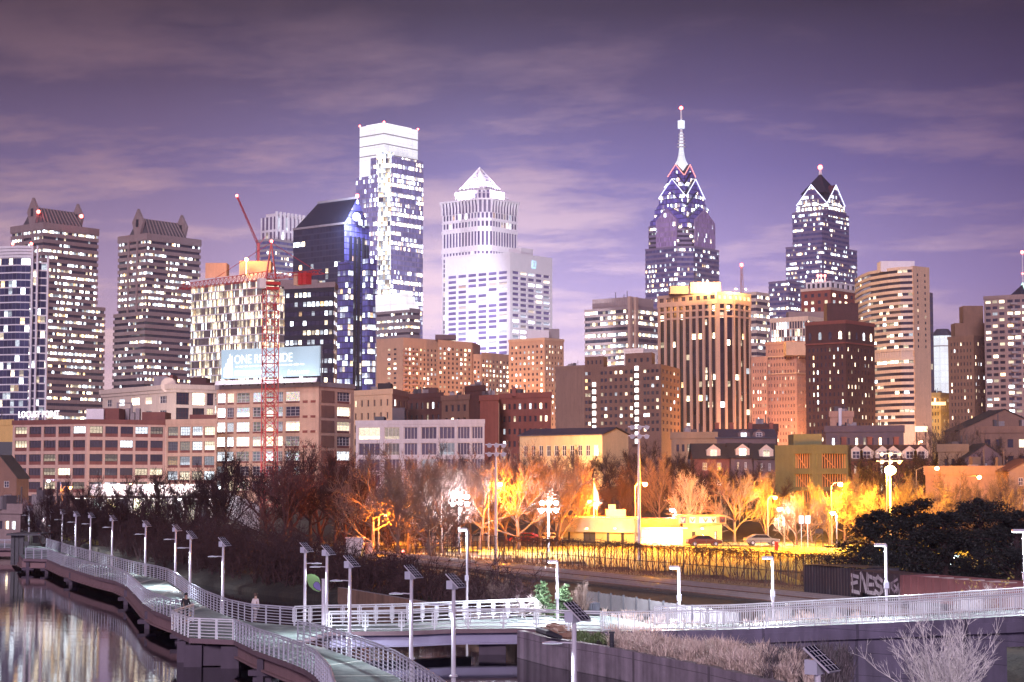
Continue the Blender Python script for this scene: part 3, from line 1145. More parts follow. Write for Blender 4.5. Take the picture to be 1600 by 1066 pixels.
for p_, w_ in ((fr[0] + (fr[1] - fr[0]) * .5, 1.3e5), (fr[2] + (fr[3] - fr[2]) * .5, 1.3e5)):
    o_ = (p_ - ac).normalized()
    q = p_ + o_ * 3
    mb = MB()
    mb.box((q.x, q.y, zy(309, D) + .5), (1.2, 1.2, .8))
    mb.build('floodlight', M['steel_dark'], b.root)
    lamp(b.root, (q.x + o_.x * 2, q.y + o_.y * 2, zy(309, D) + 1.5), w_, (.94, .90, 1.0), .6, spot=120, aim=(ac.x - q.x, ac.y - q.y, 17))

# floodlit white office block
D = 1350
b = Bld('office_block', 'white office block with a grid of wide dark windows and blue emblems near its top', 'office building', corner(695, 797, 863, D, 450), zy(394, D))
gwb = glazing("wide office window", .33, .3, 1.2, glass=(.11, .09, .19))
mb = MB()
L, C, R_, K = b.poly
rows = floors(zy(560, D), zy(421, D), 3.95, .26, .80)
for A_, B_, k in ((L, C, 6), (C, R_, 5)):
    b.punched(mb, A_, B_, b.zb, b.zt, even(k, (B_ - A_).length, .82, 2.2), rows, gwb, depth=.9)
mb.prism(b.poly, b.zb, b.zt, skip=(0, 1))
mb.build('wall', M['white'], b.root)
b.finish()
for A_, B_, t in ((L, C, .56), (C, R_, .55)):
    u = (B_ - A_).normalized()
    nn = Vector((u.y, -u.x))
    p = A_ + (B_ - A_) * t + nn * .4
    rz = math.atan2(u.y, u.x)
    zc = zy(408.5, D)
    mb = MB()
    Q = lambda s, zz, o_=0: (p.x + u.x * s + nn.x * o_, p.y + u.y * s + nn.y * o_, zc + zz)
    mb.face([Q(-2.6, -3), Q(2.2, -3), Q(2.9, 2.6), Q(-2.4, 3)])
    o = mb.build('emblem', glow("pale blue emblem panel", (.35, .75, .95), .8), b.root)
    mb = MB()
    for s, w_ in ((1.6, 3.4), (.2, 2.2), (-1.3, 3.0)):
        mb.bar(Q(-w_ / 2, s, .25), Q(w_ / 2, s + .2, .25), .3, .8)
    mb.build('emblem_strokes', M['white'], o)
mb = MB()
mb.box((C.x + 8, C.y + 22, b.zt + 2.4), (14, 12, 5), .87)
mb.build('penthouse', M['white'], b.root)

# grey banded offices in the middle
D = 1250
b = Bld('office_block', 'grey banded office block with ribbed rooftop plant, left of the piered tower', 'office building', corner(913, 986, 1034, D, 520), zy(483, D))
b.ribbons(zy(600, D), b.zt, 3.9, .56, M['conc_pink'], glazing("bright strip panes", .66, .6, 1.4, bay=2.2, group=6, mull=.08, frame=(.15, .12, .12), fw=.5, gw=.3), inset=.4)
p = grow(b.poly, -4)
mb = MB()
mb.prism(p, b.zt, zy(463, D))
for i in (0, 1):
    for k in range(22):
        q = p[i] + (p[i + 1] - p[i]) * (k + .5) / 22
        mb.box((q.x, q.y, (b.zt + zy(463, D)) / 2 + 1.8), (.5, .5, zy(463, D) - b.zt - 3))
mb.build('plant_screen', M['conc_pink'], b.root)
for q in (984, 993):
    p = along(b.front[1], E_DIR, q, 520) + Vector((.3, -.8))
    mb = MB()
    mb.box((p.x, p.y, (b.zb + zy(464, D)) / 2), (2.8, 2.2, zy(464, D) - b.zb), .87)
    mb.build('service_core', M['fin'], b.root)
mb = MB()
for q, hh in ((962, 10), (975, 7), (980, 12)):
    p = at(q, 462, D + 20)
    mb.tube([(p.x, p.y, zy(464, D)), (p.x, p.y, zy(464, D) + hh * .5)], .25, 5)
mb.build('aerials', M['steel_dark'], b.root)

# little white building in front of it
simple('office_block', 'low white office block showing above the brown apartment roofs', 'office building', corner(975, 1005, 1046, 1000, 550), 546, 1000, M['white'], GL['flat_dim'], (3, 6), 3.6, topgap=2)

# octagonal tower with stone piers and a golden top
D = 800
fr = chamfer(1031, 1121, 1146, 1171, D, 550, 2)
b = Bld('apartment_tower', 'dark tower with tall pale stone piers and gold floodlit top storey', 'tower', fr, zy(474, D), zb=4,
        back=[fr[3] + (fr[0] - fr[1]) * .8, fr[0] + (fr[3] - fr[2]) * 1.3])
b.curtain(b.zb, b.zt, 3.0, glazing("dark panes between piers", .09, .75, 1.7, glass=(.012, .01, .014), bay=2.8, group=1, mull=.1, frame=(.02, .015, .015), spandrel=.2))
b.volume(M['steel_dark'], b.zb, b.zt - .1, poly=grow(b.poly, -.3), name='core')
for i, k in ((0, 9), (1, 2), (2, 3)):
    A_, B_ = b.front[i], b.front[i + 1]
    u = (B_ - A_).normalized()
    nn = Vector((u.y, -u.x))
    for j in range(k + (1 if i == 2 else 0)):
        p = A_ + (B_ - A_) * (j / k) + nn * .15
        wd = 1.9 if j == 0 and i == 1 else (1.15 if i < 2 else .9)
        mb = MB()
        mb.box((p.x, p.y, (b.zb + b.zt) / 2), (wd, 1.2, b.zt - b.zb), math.atan2(u.y, u.x))
        mb.build('pier', M['fin'], b.root)
    for yy in (494, 483):
        mb = MB()
        q0, q1 = A_ + nn * .2, B_ + nn * .2
        mb.bar((*q0, zy(yy, D)), (*q1, zy(yy, D)), .9, .8)
        mb.build('floor_band', M['fin'], b.root)
mb = MB()
mb.prism(grow(b.poly, .8), b.zt - .2, b.zt + 1.6, bot=True)
zt2 = zy(456, D)
for i in (0, 1, 2):
    A_, B_ = grow(b.poly, .7)[i], grow(b.poly, .7)[i + 1]
    k = (8, 3, 4)[i]
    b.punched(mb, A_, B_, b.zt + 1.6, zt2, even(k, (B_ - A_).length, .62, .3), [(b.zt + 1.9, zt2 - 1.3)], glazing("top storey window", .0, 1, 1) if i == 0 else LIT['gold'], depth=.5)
mb.prism(grow(b.poly, .7), b.zt + 1.6, zt2, skip=(0, 1, 2))
mb.build('crown', M['fin'], b.root)
b.finish()
b.roofbox(1047, 1080, 447, D + 8, M['fin'], zb=zt2 - .1)
o = b.roofbox(1079, 1126, 441, D + 6, M['tan_pale'], 'gold_penthouse', zb=zt2 - .1)
for q in (1092, 1112, 1150, 1165):
    p = at(q, 455, D - 1)
    z_ = zt2 + 1.0
    m2 = MB()
    m2.box((p.x, p.y, z_), (.9, .6, .6))
    m2.build('floodlight', LIT['gold'], b.root)
    lamp(b.root, (p.x, p.y - .5, z_ + .8), 14000, (1, .55, .16), .4)

# lattice radio mast with red lamp
p = at(1159, 447, 1600)
b = thing('radio_mast', 'thin lattice radio mast with a red lamp behind the piered tower', 'mast', (p.x, p.y, zy(520, 1600)))
mb = MB()
zt_ = zy(416, 1600)
z0 = zy(520, 1600)
for dx, dy in ((-2, -1.2), (2, -1.2), (0, 2.3)):
    mb.tube([(p.x + dx, p.y + dy, z0), (p.x + dx * .4, p.y + dy * .4, zt_)], .35, 4)
nb = 12
for k in range(nb):
    f0, f1 = k / nb, (k + 1) / nb
    w0, w1 = 1 - .6 * f0, 1 - .6 * f1
    s = 1 if k % 2 else -1
    mb.tube([(p.x - 2 * w0 * s, p.y - 1.2 * w0, z0 + (zt_ - z0) * f0), (p.x + 2 * w1 * s, p.y - 1.2 * w1, z0 + (zt_ - z0) * f1)], .3, 4)
mb.build('lattice', stone("red and white mast paint", (.6, .4, .45)), b)
mb = MB()
mb.ball((p.x, p.y, zt_ + 1), 1.6)
mb.build('beacon', LIT['red'], b)


# the two spired towers ----------------------------------------------------
def gable_tier(b, cxy, wdt, z0, ze, za, glass, roofm, tube=None, name='gabled_storeys'):
    """square storey block whose four walls end in gables, cross-roofed"""
    h = wdt / 2
    e, a = E_DIR, A_DIR
    cr = [cxy + a * h * sa + e * h * se for sa, se in ((1, -1), (-1, -1), (-1, 1), (1, 1))]
    mb, rb, tb = MB(), MB(), MB()
    for i in range(4):
        A_, B_ = cr[i], cr[(i + 1) % 4]
        mid = (A_ + B_) / 2
        hz = lambda zz: (zz - z0) / 3.9
        mb.face([(*A_, z0), (*B_, z0), (*B_, ze), (*mid, za), (*A_, ze)], 0, [(0, 0), (wdt, 0), (wdt, hz(ze)), (wdt / 2, hz(za)), (0, hz(ze))])
        rb.face([(*A_, ze), (*mid, za), (cxy.x, cxy.y, za)])
        rb.face([(*mid, za), (*B_, ze), (cxy.x, cxy.y, za)])
        if tube and i < 2:
            o_ = (mid - cxy).normalized() * .5
            tb.tube([(A_.x + o_.x, A_.y + o_.y, ze), (mid.x + o_.x, mid.y + o_.y, za), (B_.x + o_.x, B_.y + o_.y, ze)], .38, 5)
    o = mb.build(name, glass, b.root)
    rb.build('roof', roofm, o)
    if tube:
        tb.build('neon_edge', tube, o)


gl1 = glazing("banded violet glass", .42, .4, 1.5, glass=(.06, .05, .14), bay=1.6, group=5, mull=.1, frame=(.22, .16, .25), spandrel=.34, fw=.4, spandcol=(.22, .16, .24))
gl2 = glazing("violet glass crown", .20, .3, 1.4, glass=(.13, .11, .36), bay=1.6, group=5, mull=.08, frame=(.07, .06, .2), spandrel=.2, fw=.4)
glp = glazing("lavender gable glass", .06, .4, 1.3, glass=(.26, .18, .36), bay=1.3, group=2, mull=.25, frame=(.40, .31, .47), spandrel=.2)
D = 1500
fr = chamfer(1008, 1058, 1084, 1124, D, 420)
b = Bld('skyscraper', 'spired glass skyscraper with stacked neon-edged gables and a white lit needle', 'skyscraper', fr, zy(388, D),
        back=[fr[3] + (fr[0] - fr[1]), fr[0] + (fr[3] - fr[2])])
b.ribbons(zy(480, D), b.zt, 3.9, .55, M['violet_spandrel'], GL['office_blue'], inset=.3)
fr2 = chamfer(1013, 1059, 1081, 1118, D + 3, 370)
p2 = fr2 + [fr2[3] + (fr2[0] - fr2[1]), fr2[0] + (fr2[3] - fr2[2])]
b.ribbons(b.zt, zy(352, D), 3.9, .5, M['violet_spandrel'], GL['office'], poly=p2, inset=.3, base=False)
cxy = sum(p2, Vector((0, 0))) / len(p2)
PXM = D / F
wd = lambda px: px * PXM / 1.41
gable_tier(b, cxy, wd(103), zy(356, D), zy(341, D), zy(319, D), gl2, M['dark_spandrel'])
for i in (0, 2):         # lavender bay fronts under small gables
    A_, B_ = (fr2[0], fr2[1]) if i == 0 else (fr2[2], fr2[3])
    u = (B_ - A_).normalized()
    nn = Vector((u.y, -u.x)) * .9
    t0, t1 = (.28, .98) if i == 0 else (.1, .95)
    q0, q1 = A_ + (B_ - A_) * t0 + nn, A_ + (B_ - A_) * t1 + nn
    mid = (q0 + q1) / 2
    z0, ze, za = zy(384, D), zy(342, D), zy(323, D)
    mb = MB()
    w_ = (q1 - q0).length
    mb.face([(*q0, z0), (*q1, z0), (*q1, ze), (*mid, za), (*q0, ze)], 0, [(0, 0), (w_, 0), (w_, 5.5), (w_ / 2, 8), (0, 5.5)])
    bk = -nn * 4
    r0, r1, rm = q0 + bk, q1 + bk, mid + bk
    mb.face([(*q0, ze), (*mid, za), (*rm, za), (*r0, ze)])
    mb.face([(*mid, za), (*q1, ze), (*r1, ze), (*rm, za)])
    mb.face([(*r0, z0), (*q0, z0), (*q0, ze), (*r0, ze)])
    mb.face([(*q1, z0), (*r1, z0), (*r1, ze), (*q1, ze)])
    mb.build('gable_bay', glp, b.root)
gable_tier(b, cxy, wd(88), zy(345, D), zy(322, D), zy(296, D), gl2, M['dark_spandrel'])
gable_tier(b, cxy, wd(74), zy(330, D), zy(304, D), zy(275, D), gl2, M['dark_spandrel'], LIT['tube_white'])
gable_tier(b, cxy, wd(57), zy(310, D), zy(286, D), zy(263, D), gl2, M['dark_spandrel'])
gable_tier(b, cxy, wd(44), zy(290, D), zy(269, D), zy(251, D), gl2, M['dark_spandrel'], LIT['tube_red'])
ring = [cxy + rot2(Vector((1, 0)), 45 * k + 10) for k in range(8)]
mb = MB()
lev = [(262, 8.5), (248, 7.2), (243, 5.2), (235, 3.6), (225, 2.6), (212, 2.2), (198, 1.7)]
for (y0, r0), (y1, r1) in zip(lev, lev[1:]):
    q0 = [cxy + (p - cxy) * r0 * .76 for p in ring]
    q1 = [cxy + (p - cxy) * r1 * .76 for p in ring]
    for i in range(8):
        j = (i + 1) % 8
        mb.face([(*q0[i], zy(y0, D)), (*q0[j], zy(y0, D)), (*q1[j], zy(y1, D)), (*q1[i], zy(y1, D))])
mb.build('spire', glow("lit needle cladding", (.82, .90, 1.0), .62, 3.0), b.root)  # needle lighting is put into emission as well
for k, yy in enumerate((222, 217, 212, 207, 202)):
    mb = MB()
    mb.tube([(cxy.x, cxy.y, zy(yy, D)), (cxy.x, cxy.y, zy(yy - 1.6, D))], 3.6 - .3 * k, 8)
    mb.build('spire_collar', M['white'], b.root)
mb = MB()
mb.box((cxy.x, cxy.y, zy(185.5, D)), (4.1, 4.1, 6.8), .7)
mb.build('spire_cage', glow("lit cage", (.8, .9, 1), .7), b.root)
mb = MB()
mb.tube([(cxy.x, cxy.y, zy(200, D)), (cxy.x, cxy.y, zy(180, D)), (cxy.x, cxy.y, zy(160, D))], [1.2, .9, .6], 6)
mb.build('mast', M['white'], b.root)
beacon(b, (cxy.x, cxy.y, zy(159, D)), 1.6)

D = 1480
b = Bld('skyscraper', 'blunt dark glass skyscraper with one white neon gable line under a pyramid roof', 'skyscraper', corner(1228, 1284, 1340, D, 440), zy(385, D))
b.ribbons(zy(480, D), b.zt, 3.9, .5, M['violet_spandrel'], GL['office_blue'], inset=.3)
p2 = corner(1238, 1284, 1327, D + 4, 360)
p2.append(p2[0] + p2[2] - p2[1])
b.ribbons(b.zt, zy(331, D), 3.9, .5, M['violet_spandrel'], GL['office_blue'], poly=p2, inset=.3, base=False)
cxy = sum(p2, Vector((0, 0))) / 4
PXM = D / F
gable_tier(b, cxy, wd(84), zy(334, D), zy(324, D), zy(307, D), gl1, M['dark_spandrel'])
gable_tier(b, cxy, wd(78), zy(330, D), zy(314, D), zy(283, D), gl1, M['dark_spandrel'], LIT['tube_white'])
h = wd(66) / 2
cr = [cxy + A_DIR * h * sa + E_DIR * h * se for sa, se in ((1, -1), (-1, -1), (-1, 1), (1, 1))]
mb = MB()
for i in range(4):
    mb.face([(*cr[i], zy(296, D)), (*cr[(i + 1) % 4], zy(296, D)), (cxy.x, cxy.y, zy(262, D))])
mb.build('pyramid_roof', M['dark_spandrel'], b.root)
mb = MB()
mb.tube([(cxy.x, cxy.y, zy(264, D)), (cxy.x, cxy.y, zy(254, D))], [1.8, .7], 6)
mb.build('mast', M['white'], b.root)
beacon(b, (cxy.x, cxy.y, zy(252, D)), 2.0)
lp = corner(1201, 1232, 1262, D - 20, 480)
lp.append(lp[0] + lp[2] - lp[1])
b.ribbons(zy(520, D), zy(446, D), 3.9, .5, M['violet_spandrel'], GL['office_blue'], poly=lp, inset=.3)

# banded slice left of it
b = Bld('office_block', 'narrow white banded office block between the piered tower and the dark glass skyscraper', 'office building', corner(1160, 1182, 1203, 1100, 500), zy(461, 1100))
b.ribbons(zy(580, 1100), b.zt, 3.8, .5, M['cream'], GL['office'], inset=.3)

# brick block with white lantern storey
D = 1000
b = simple('apartment_block', 'red brick block with white colonnaded lantern storey on its roof', 'apartment building', corner(1252, 1298, 1346, D, 480), 451, D, M['brick'], GL['flat_busy'], (4, 5), 3.8, wfr=.45, parm=M['cream'], topgap=1.5)
p = [b.c + (q - b.c) * .84 for q in b.poly]
mb = MB()
for i in (0, 1):
    b.wins = []
    b.punched(mb, p[i], p[i + 1], b.zt, zy(438, D), even(5, (p[i + 1] - p[i]).length, .6, .3), [(b.zt + .6, b.zt + 3.6)], GL['flat_dim'], depth=.6)
    b.finish()
mb.prism(p, b.zt, zy(438, D), skip=(0, 1))
mb.build('lantern_storey', M['white'], b.root)
for q in (1278, 1283, 1289):
    z_ = at(q, 431, D + 12)
    mb = MB()
    mb.tube([(z_.x, z_.y, b.zt), (z_.x, z_.y, z_.z)], .2, 5)
    mb.ball((z_.x, z_.y, z_.z), .8, n=8)
    mb.build('beacon', LIT['red'], b.root)

# small white finned office
D = 900
b = Bld('office_block', 'low pale office block with close upright fins, behind the dark brick tower', 'office building', corner(1204, 1262, 1296, D, 510), zy(494, D))
b.curtain(b.zb, b.zt - 2, 3.8, glazing("panes behind fins", .6, .4, 1.5, bay=1.5, group=3, mull=.35, frame=(.6, .5, .45), spandrel=.1))
b.volume(M['cream'], b.zb, b.zt, poly=grow(b.poly, -.3))
mb = MB()
mb.prism(grow(b.poly, .3), b.zt - 2.2, b.zt, bot=True)
mb.build('parapet', M['cream'], b.root)
b.roofbox(1232, 1300, 487, D + 12, M['conc_pink'])

# rose brick hotel
D = 800
b = simple('hotel', 'rose brick hotel block with rows of small windows, beside the piered tower', 'hotel', corner(1197, 1245, 1262, D, 600), 535, D, M['tan_rose'], GL['flat_dim'], (10, 4), 3.0, wfr=.32, lo=.3, hi=.75, topgap=2)
lp = [xy(1174, D + 8, 600), xy(1199, D + 4, 600)]
mb = MB()
lp += [q + Vector((0, 15)) for q in reversed(lp)]
b.wins = []
z1 = zy(556, D)
b.punched(mb, lp[0], lp[1], b.zb, z1, even(6, (lp[1] - lp[0]).length, .34, .4), floors(zy(690, D), z1 - 2, 3.0, .3, .75), GL['flat'], depth=.25)
mb.prism(lp, b.zb, z1, skip=(0,))
mb.build('wing', M['tan_rose'], b.root)
b.finish(60)
b.roofbox(1228, 1262, 534, D - 3, M['tan_pale'], 'corner_tower', zb=zy(556, D))
for yy in (583, 556):
    mb = MB()
    for i in (0, 1):
        q = grow(b.poly, .25)
        mb.bar((*q[i], zy(yy, D)), (*q[i + 1], zy(yy, D)), .6, .5)
    mb.build('string_course', M['tan_pale'], b.root)

# dark brick tower with arched top windows
D = 750
b = simple('apartment_tower', 'tall dark brick tower with arched top windows in front of the curved banded tower', 'tower', corner(1259, 1322, 1367, D, 580), 503, D, M['brick_dark'], GL['flat'], (9, 8), 3.05, wfr=.36, lo=.25, hi=.75, topgap=9.5, parm=M['brick'])
mb = MB()
L, C, R_, K = b.poly
for A_, B_ in ((L, C), (C, R_)):
    u = (B_ - A_).normalized()
    nn = Vector((u.y, -u.x))
    for k in range(4):
        p = A_ + (B_ - A_) * (.12 + .25 * k) + nn * .12
        m2 = MB()
        pr = [(-.7, -1.6), (.7, -1.6), (.7, .6)] + [(.7 * math.cos(t), .6 + .9 * math.sin(t)) for t in (.5, 1.05, 1.57, 2.1, 2.6)] + [(-.7, .6)]
        m2.face([(p.x + u.x * s, p.y + u.y * s, b.zt - 5.2 + zz) for s, zz in pr], 0, [(s, zz) for s, zz in pr])
        m2.build('arched_window', GL['flat_busy'], b.root)
    m2 = MB()
    m2.bar((*(A_ + nn * .3), b.zt - 8.5), (*(B_ + nn * .3), b.zt - 8.5), .6, .6)
    m2.build('string_course', M['brick'], b.root)
b.roofbox(1292, 1341, 474, D + 14, M['brick_dark'], 'setback_block')

# curved banded condominium
pts = [xy(q, d_, 550) for q, d_ in ((1337, 856), (1347, 838), (1360, 824), (1375, 817), (1390, 811), (1408, 806), (1428, 804))]
pts.append(along(pts[-1], Vector((.80, .60)), 1453, 550))
D = 804
b = Bld('apartment_tower', 'pale banded condominium tower with S-curved front and plain end wall', 'tower', pts, zy(421, D), zb=4, depth=20)
zm = zy(553, D)
b.ribbons(zy(668, D), zm - 2.6, 2.62, .5, M['cream'], GL['banded'], inset=.6)
b.ribbons(zm + 1.4, b.zt, 2.62, .5, M['cream'], GL['banded'], inset=.6, base=False)
g2 = grow(b.poly, -.3)
for i in range(6):
    for k in range(4):
        q = g2[i] + (g2[i + 1] - g2[i]) * (k / 4)
        mb = MB()
        mb.box((q.x, q.y, zm - .6), (.5, .5, 3.8))
        mb.build('plant_storey_fin', M['cream'], b.root)
ew = [pts[6] + Vector((.15, -.25)), pts[7] + Vector((.3, -.1))]
mb = MB()
b.punched(mb, ew[0], ew[1], 4, b.zt + 1.5, even(2, (ew[1] - ew[0]).length, .22, .5), floors(zm, b.zt - 1, 2.62, .3, .75), GL['flat_dim'], depth=.25)
mb.prism([ew[0], ew[1], ew[1] + Vector((-1, 3)), ew[0] + Vector((-1, 3))], 4, b.zt + 1.5, skip=(0,))
mb.build('end_wall', M['tan_pale'], b.root)
b.finish()
b.roofbox(1376, 1429, 408, D + 8, M['white'])

# dark sliver behind it
b = Bld('office_block', 'dark unlit sliver of a tower behind the curved banded condominium', 'office building', corner(1425, 1447, 1459, 930, 550), zy(456, 930))
b.curtain(b.zb, b.zt, 3.8, glazing("dark sliver glass", .04, .3, 1, glass=(.03, .03, .07), bay=3, spandrel=.25, mull=.1, frame=(.08, .07, .1)))
b.volume(M['dark_spandrel'], b.zb, b.zt, poly=grow(b.poly, -.2))

# white round-topped tower
D = 1200
cxy = xy(1473, D + 8, 560)
pl = [cxy + rot2(Vector((7.2, 0)), 22.5 + 45 * k) for k in range(8)]
pl = pl[4:] + pl[:4]
b = Bld('office_tower', 'white glowing octagonal tower with dark faceted roof, in the gap right of the curved condominium', 'tower', pl[:4], zy(524, D), back=pl[4:])
b.volume(glow("glowing white wall", (.80, .93, 1.0), .50, 3.2))  # wall glows by emission, no floodlight shines on it
mb = MB()
for i in range(8):
    A_, B_ = grow(pl, .5)[i], grow(pl, .5)[(i + 1) % 8]
    a2, b2 = grow(pl, -3)[i], grow(pl, -3)[(i + 1) % 8]
    mb.face([(*A_, zy(524, D)), (*B_, zy(524, D)), (*b2, zy(513, D)), (*a2, zy(513, D))])
mb.face([(*p, zy(513, D)) for p in grow(pl, -3)])
mb.build('roof', M['slate'], b.root)
mb = MB()
mb.prism(grow(pl, .35), zy(541, D), zy(539.5, D), bot=True)
mb.build('cornice', M['conc_grey'], b.root)

# small floodlit yellow block
D = 900
b = simple('apartment_block', 'small gold floodlit block squeezed beside the curved condominium', 'apartment building', corner(1448, 1470, 1487, D, 630), 616, D, M['gold'], GL['flat_dim'], (4, 5), 3.4, wfr=.4)
p = at(1466, 632, D - 14)
mb = MB()
mb.box((p.x, p.y + 4, zy(632, D)), (9, .5, 1.6))
mb.build('light_shelf', LIT['gold'], b.root)
lamp(b.root, (p.x, p.y - 8, zy(650, D)), 9000, (1, .62, .2), .5)

# brown stepped tower
D = 850
b = simple('apartment_tower', 'brown brick tower in three steps, next to the grey balcony slab', 'tower', corner(1482, 1522, 1541, D, 580), 527, D, M['brown'], GL['flat_dim'], (7, 4), 3.1, wfr=.34, topgap=1.5)
b.roofbox(1492, 1538, 505, D + 8, M['brown'], 'setback_block')
b.roofbox(1505, 1536, 478, D + 12, M['brown'], 'penthouse_block')

# grey slab of flats at the edge
D = 820
b = simple('apartment_tower', 'grey slab of flats with a square grid of windows, cut off by the picture edge', 'tower', [xy(1539, 826, 560), xy(1573, 820, 560), xy(1680, 806, 560)], 464, D, M['conc_pink'], GL['flat'], (3, 9), 2.72, wfr=.74, lo=.34, hi=.82, topgap=.8, back=[xy(1690, 830, 560), xy(1545, 850, 560)], margin=.3)
mb = MB()
for k in range(18):
    for s in (.115, .335, .56):
        A_, B_ = b.front[1], b.front[2]
        q = A_ + (B_ - A_) * s
        mb.box((q.x, q.y - .5, b.zt - 3.2 - k * 2.72), (3.0, 1.1, .9))
mb.build('balconies', M['conc_grey'], b.root)
# dark spire roof with aerial behind it
p = xy(1592, 1500, 450)
b = Bld('office_tower', 'dark pointed roof with green tip and red-lamped aerial behind the grey slab of flats', 'tower', corner(1572, 1594, 1625, 1500, 470), zy(466, 1500))
b.volume(M['dark_spandrel'])
mb = MB()
for i in range(4):
    mb.face([(*b.poly[i], b.zt), (*b.poly[(i + 1) % 4], b.zt), (b.c.x, b.c.y, zy(440, 1500))])
mb.build('roof', M['dark_spandrel'], b.root)
mb = MB()
mb.tube([(b.c.x, b.c.y, zy(449, 1500)), (b.c.x, b.c.y, zy(438, 1500))], [3, .6], 6)
mb.build('lit_tip', glow("green lit tip", (.5, 1.0, .8), 1.2), b.root)
mb = MB()
mb.tube([(b.c.x, b.c.y, zy(440, 1500)), (b.c.x, b.c.y, zy(420, 1500)), (b.c.x, b.c.y, zy(392, 1500))], [.7, .6, .35], 5)
mb.build('aerial', M['white'], b.root)
beacon(b, (b.c.x, b.c.y, zy(390, 1500)), 1.5)
beacon(b, (b.c.x, b.c.y, zy(424, 1500)), .9)
# ------------------------------------------------------------------ mills, houses and park buildings below the skyline
M['mill_frame'] = stone("pink-grey concrete frame", (.56, .37, .31), .15)
M['mill_red'] = stone("red brick infill", (.20, .07, .06), .25)
M['mill_tan'] = stone("tan brick mill", (.58, .38, .28), .15)


def text(s, size, m, parent, loc, rz, name='lettering', ext=.05, sx=1.0, align='LEFT', tilt=math.pi / 2, offset=0.0):
    cu = bpy.data.curves.new(name, 'FONT')
    cu.body = s
    cu.size = size
    cu.extrude = ext
    cu.offset = offset
    cu.align_x = align
    t = bpy.data.objects.new(name, cu)
    col.objects.link(t)
    me = bpy.data.meshes.new_from_object(t.evaluated_get(bpy.context.evaluated_depsgraph_get()))
    bpy.data.objects.remove(t)
    me.materials.clear()
    me.materials.append(m)
    o = inst(name, me, parent, loc, rz, (sx, 1, 1))
    o.rotation_euler = (tilt, 0, rz)
    return o


def mill(name, label, front, ytop, D, cols, fh, frame, panel, glass, bars, sp=.32, zb=1.5, nx=3, nz=1, cap=None, glassf=None, n_floor=7, gap=1.2, **k):
    b = Bld(name, label, 'mill building', front, zy(ytop, D), zb, **k)
    mb = MB()
    rows = [(b.zt - gap - (j + 1) * fh + fh * .08, b.zt - gap - (j + 1) * fh + fh * .84) for j in range(n_floor)][::-1]
    rows = [r for r in rows if r[0] > zb + .3]
    n = len(b.front)
    for i in range(n - 1):
        A_, B_ = b.front[i], b.front[i + 1]
        W = (B_ - A_).length
        cc = cols[i]
        cc = even(cc, W, .84, .3) if isinstance(cc, int) else [(s * W, t * W) for s, t in cc]
        b.punched(mb, A_, B_, zb, b.zt - gap, cc, rows, glass, depth=.35, frame=bars, nx=nx, nz=nz, sp=sp, glassf=glassf)
    mb.prism(b.poly, zb, b.zt - gap, skip=tuple(range(n - 1)))
    mb.build('wall', [frame, panel], b.root)
    m2 = MB()
    m2.prism(grow(b.poly, .12), b.zt - gap, b.zt, bot=True)
    m2.build('parapet', cap or frame, b.root)
    return b


# long mill with the rooftop letters
b = mill('mill_building', 'long red and pink five-storey mill with rooftop lettering', [xy(19, 441, 720), xy(136, 431, 720), xy(258, 440, 720)], 655, 431, (5, 5), 3.25,
         M['mill_frame'], M['mill_red'], GL['mill'], M['frame_dark'], cap=M['mill_red'], gap=1.1)
b.finish()
b.roofbox(135, 162, 639, 442, M['white'], 'lift_house')
b.roofbox(161, 186, 638, 443, M['mill_red'], 'lift_house')
b.roofbox(222, 258, 644, 447, M['mill_red'], 'lift_house')
mb = MB()
p0 = at(188, 640, 450)
for k in range(4):
    q = at(192 + 8 * k, 640, 450)
    mb.box((q.x, q.y, b.zt + 1.0 + (k % 2) * .6), (1.0, 1.6, 2.0 + 1.2 * (k % 2)))
q = at(184, 630, 450)
mb.tube([(q.x, q.y, b.zt), (q.x, q.y, q.z), (q.x + 3.4, q.y, q.z), (q.x + 3.4, q.y, b.zt)], .35, 6)
mb.build('rooftop_ducts', M['conc_grey'], b.root)
A_, B_ = b.front[0], b.front[1]
u = (B_ - A_).normalized()
q = A_ + u * 1.6
s = thing('rooftop_sign', 'white LOCUST POINT letters standing on the mill roof', 'sign', (q.x, q.y, b.zt))
rz = math.atan2(u.y, u.x)
wl = glow("white lit letters", (1, .93, .98), 1.2)
text("LOCUST POINT", 2.15, wl, s, (q.x, q.y, b.zt + .65), rz, ext=.12, sx=.82)
mb = MB()
for k in range(9):
    t = q + u * (1.45 * k) + Vector((0, .25))
    mb.bar((t.x, t.y, b.zt), (t.x, t.y, b.zt + 1.9), .07, .07)
for zz in (.5, 1.3):
    e = q + u * 12.6 + Vector((0, .25))
    mb.bar((q.x, q.y + .25, b.zt + zz), (e.x, e.y, b.zt + zz), .07, .07)
mb.build('sign_frame', M['frame_white'], s)

b = mill('mill_building', 'white-lit wing between the long pink mill and the billboard mill', [xy(258.5, 439, 720), xy(338, 433, 720)], 655, 436, (4,), 3.5,
         M['mill_tan'], M['mill_red'], GL['mill_white'], M['frame_teal'], sp=.22, nx=5, nz=2)
b.finish()
b.roofbox(296, 337, 648, 446, M['mill_red'], 'lift_house')

# gold lit building at the edge, brown gabled house below it
b = simple('apartment_block', 'gold lit block at the picture edge behind the long mill', 'apartment building', [xy(-30, 470, 680), xy(20, 462, 680)], 661, 466, M['gold'], GL['flat'], (0,), 3.4)
mb = MB()
p0, p1 = xy(-30, 461, 700), xy(19, 460, 700)
for yy in (691, 726):
    mb.box(((p0.x + p1.x) / 2, p0.y, zy(yy + 10, 460)), (8, 2, 3.3))
mb.build('balconies', M['steel_dark'], b.root)


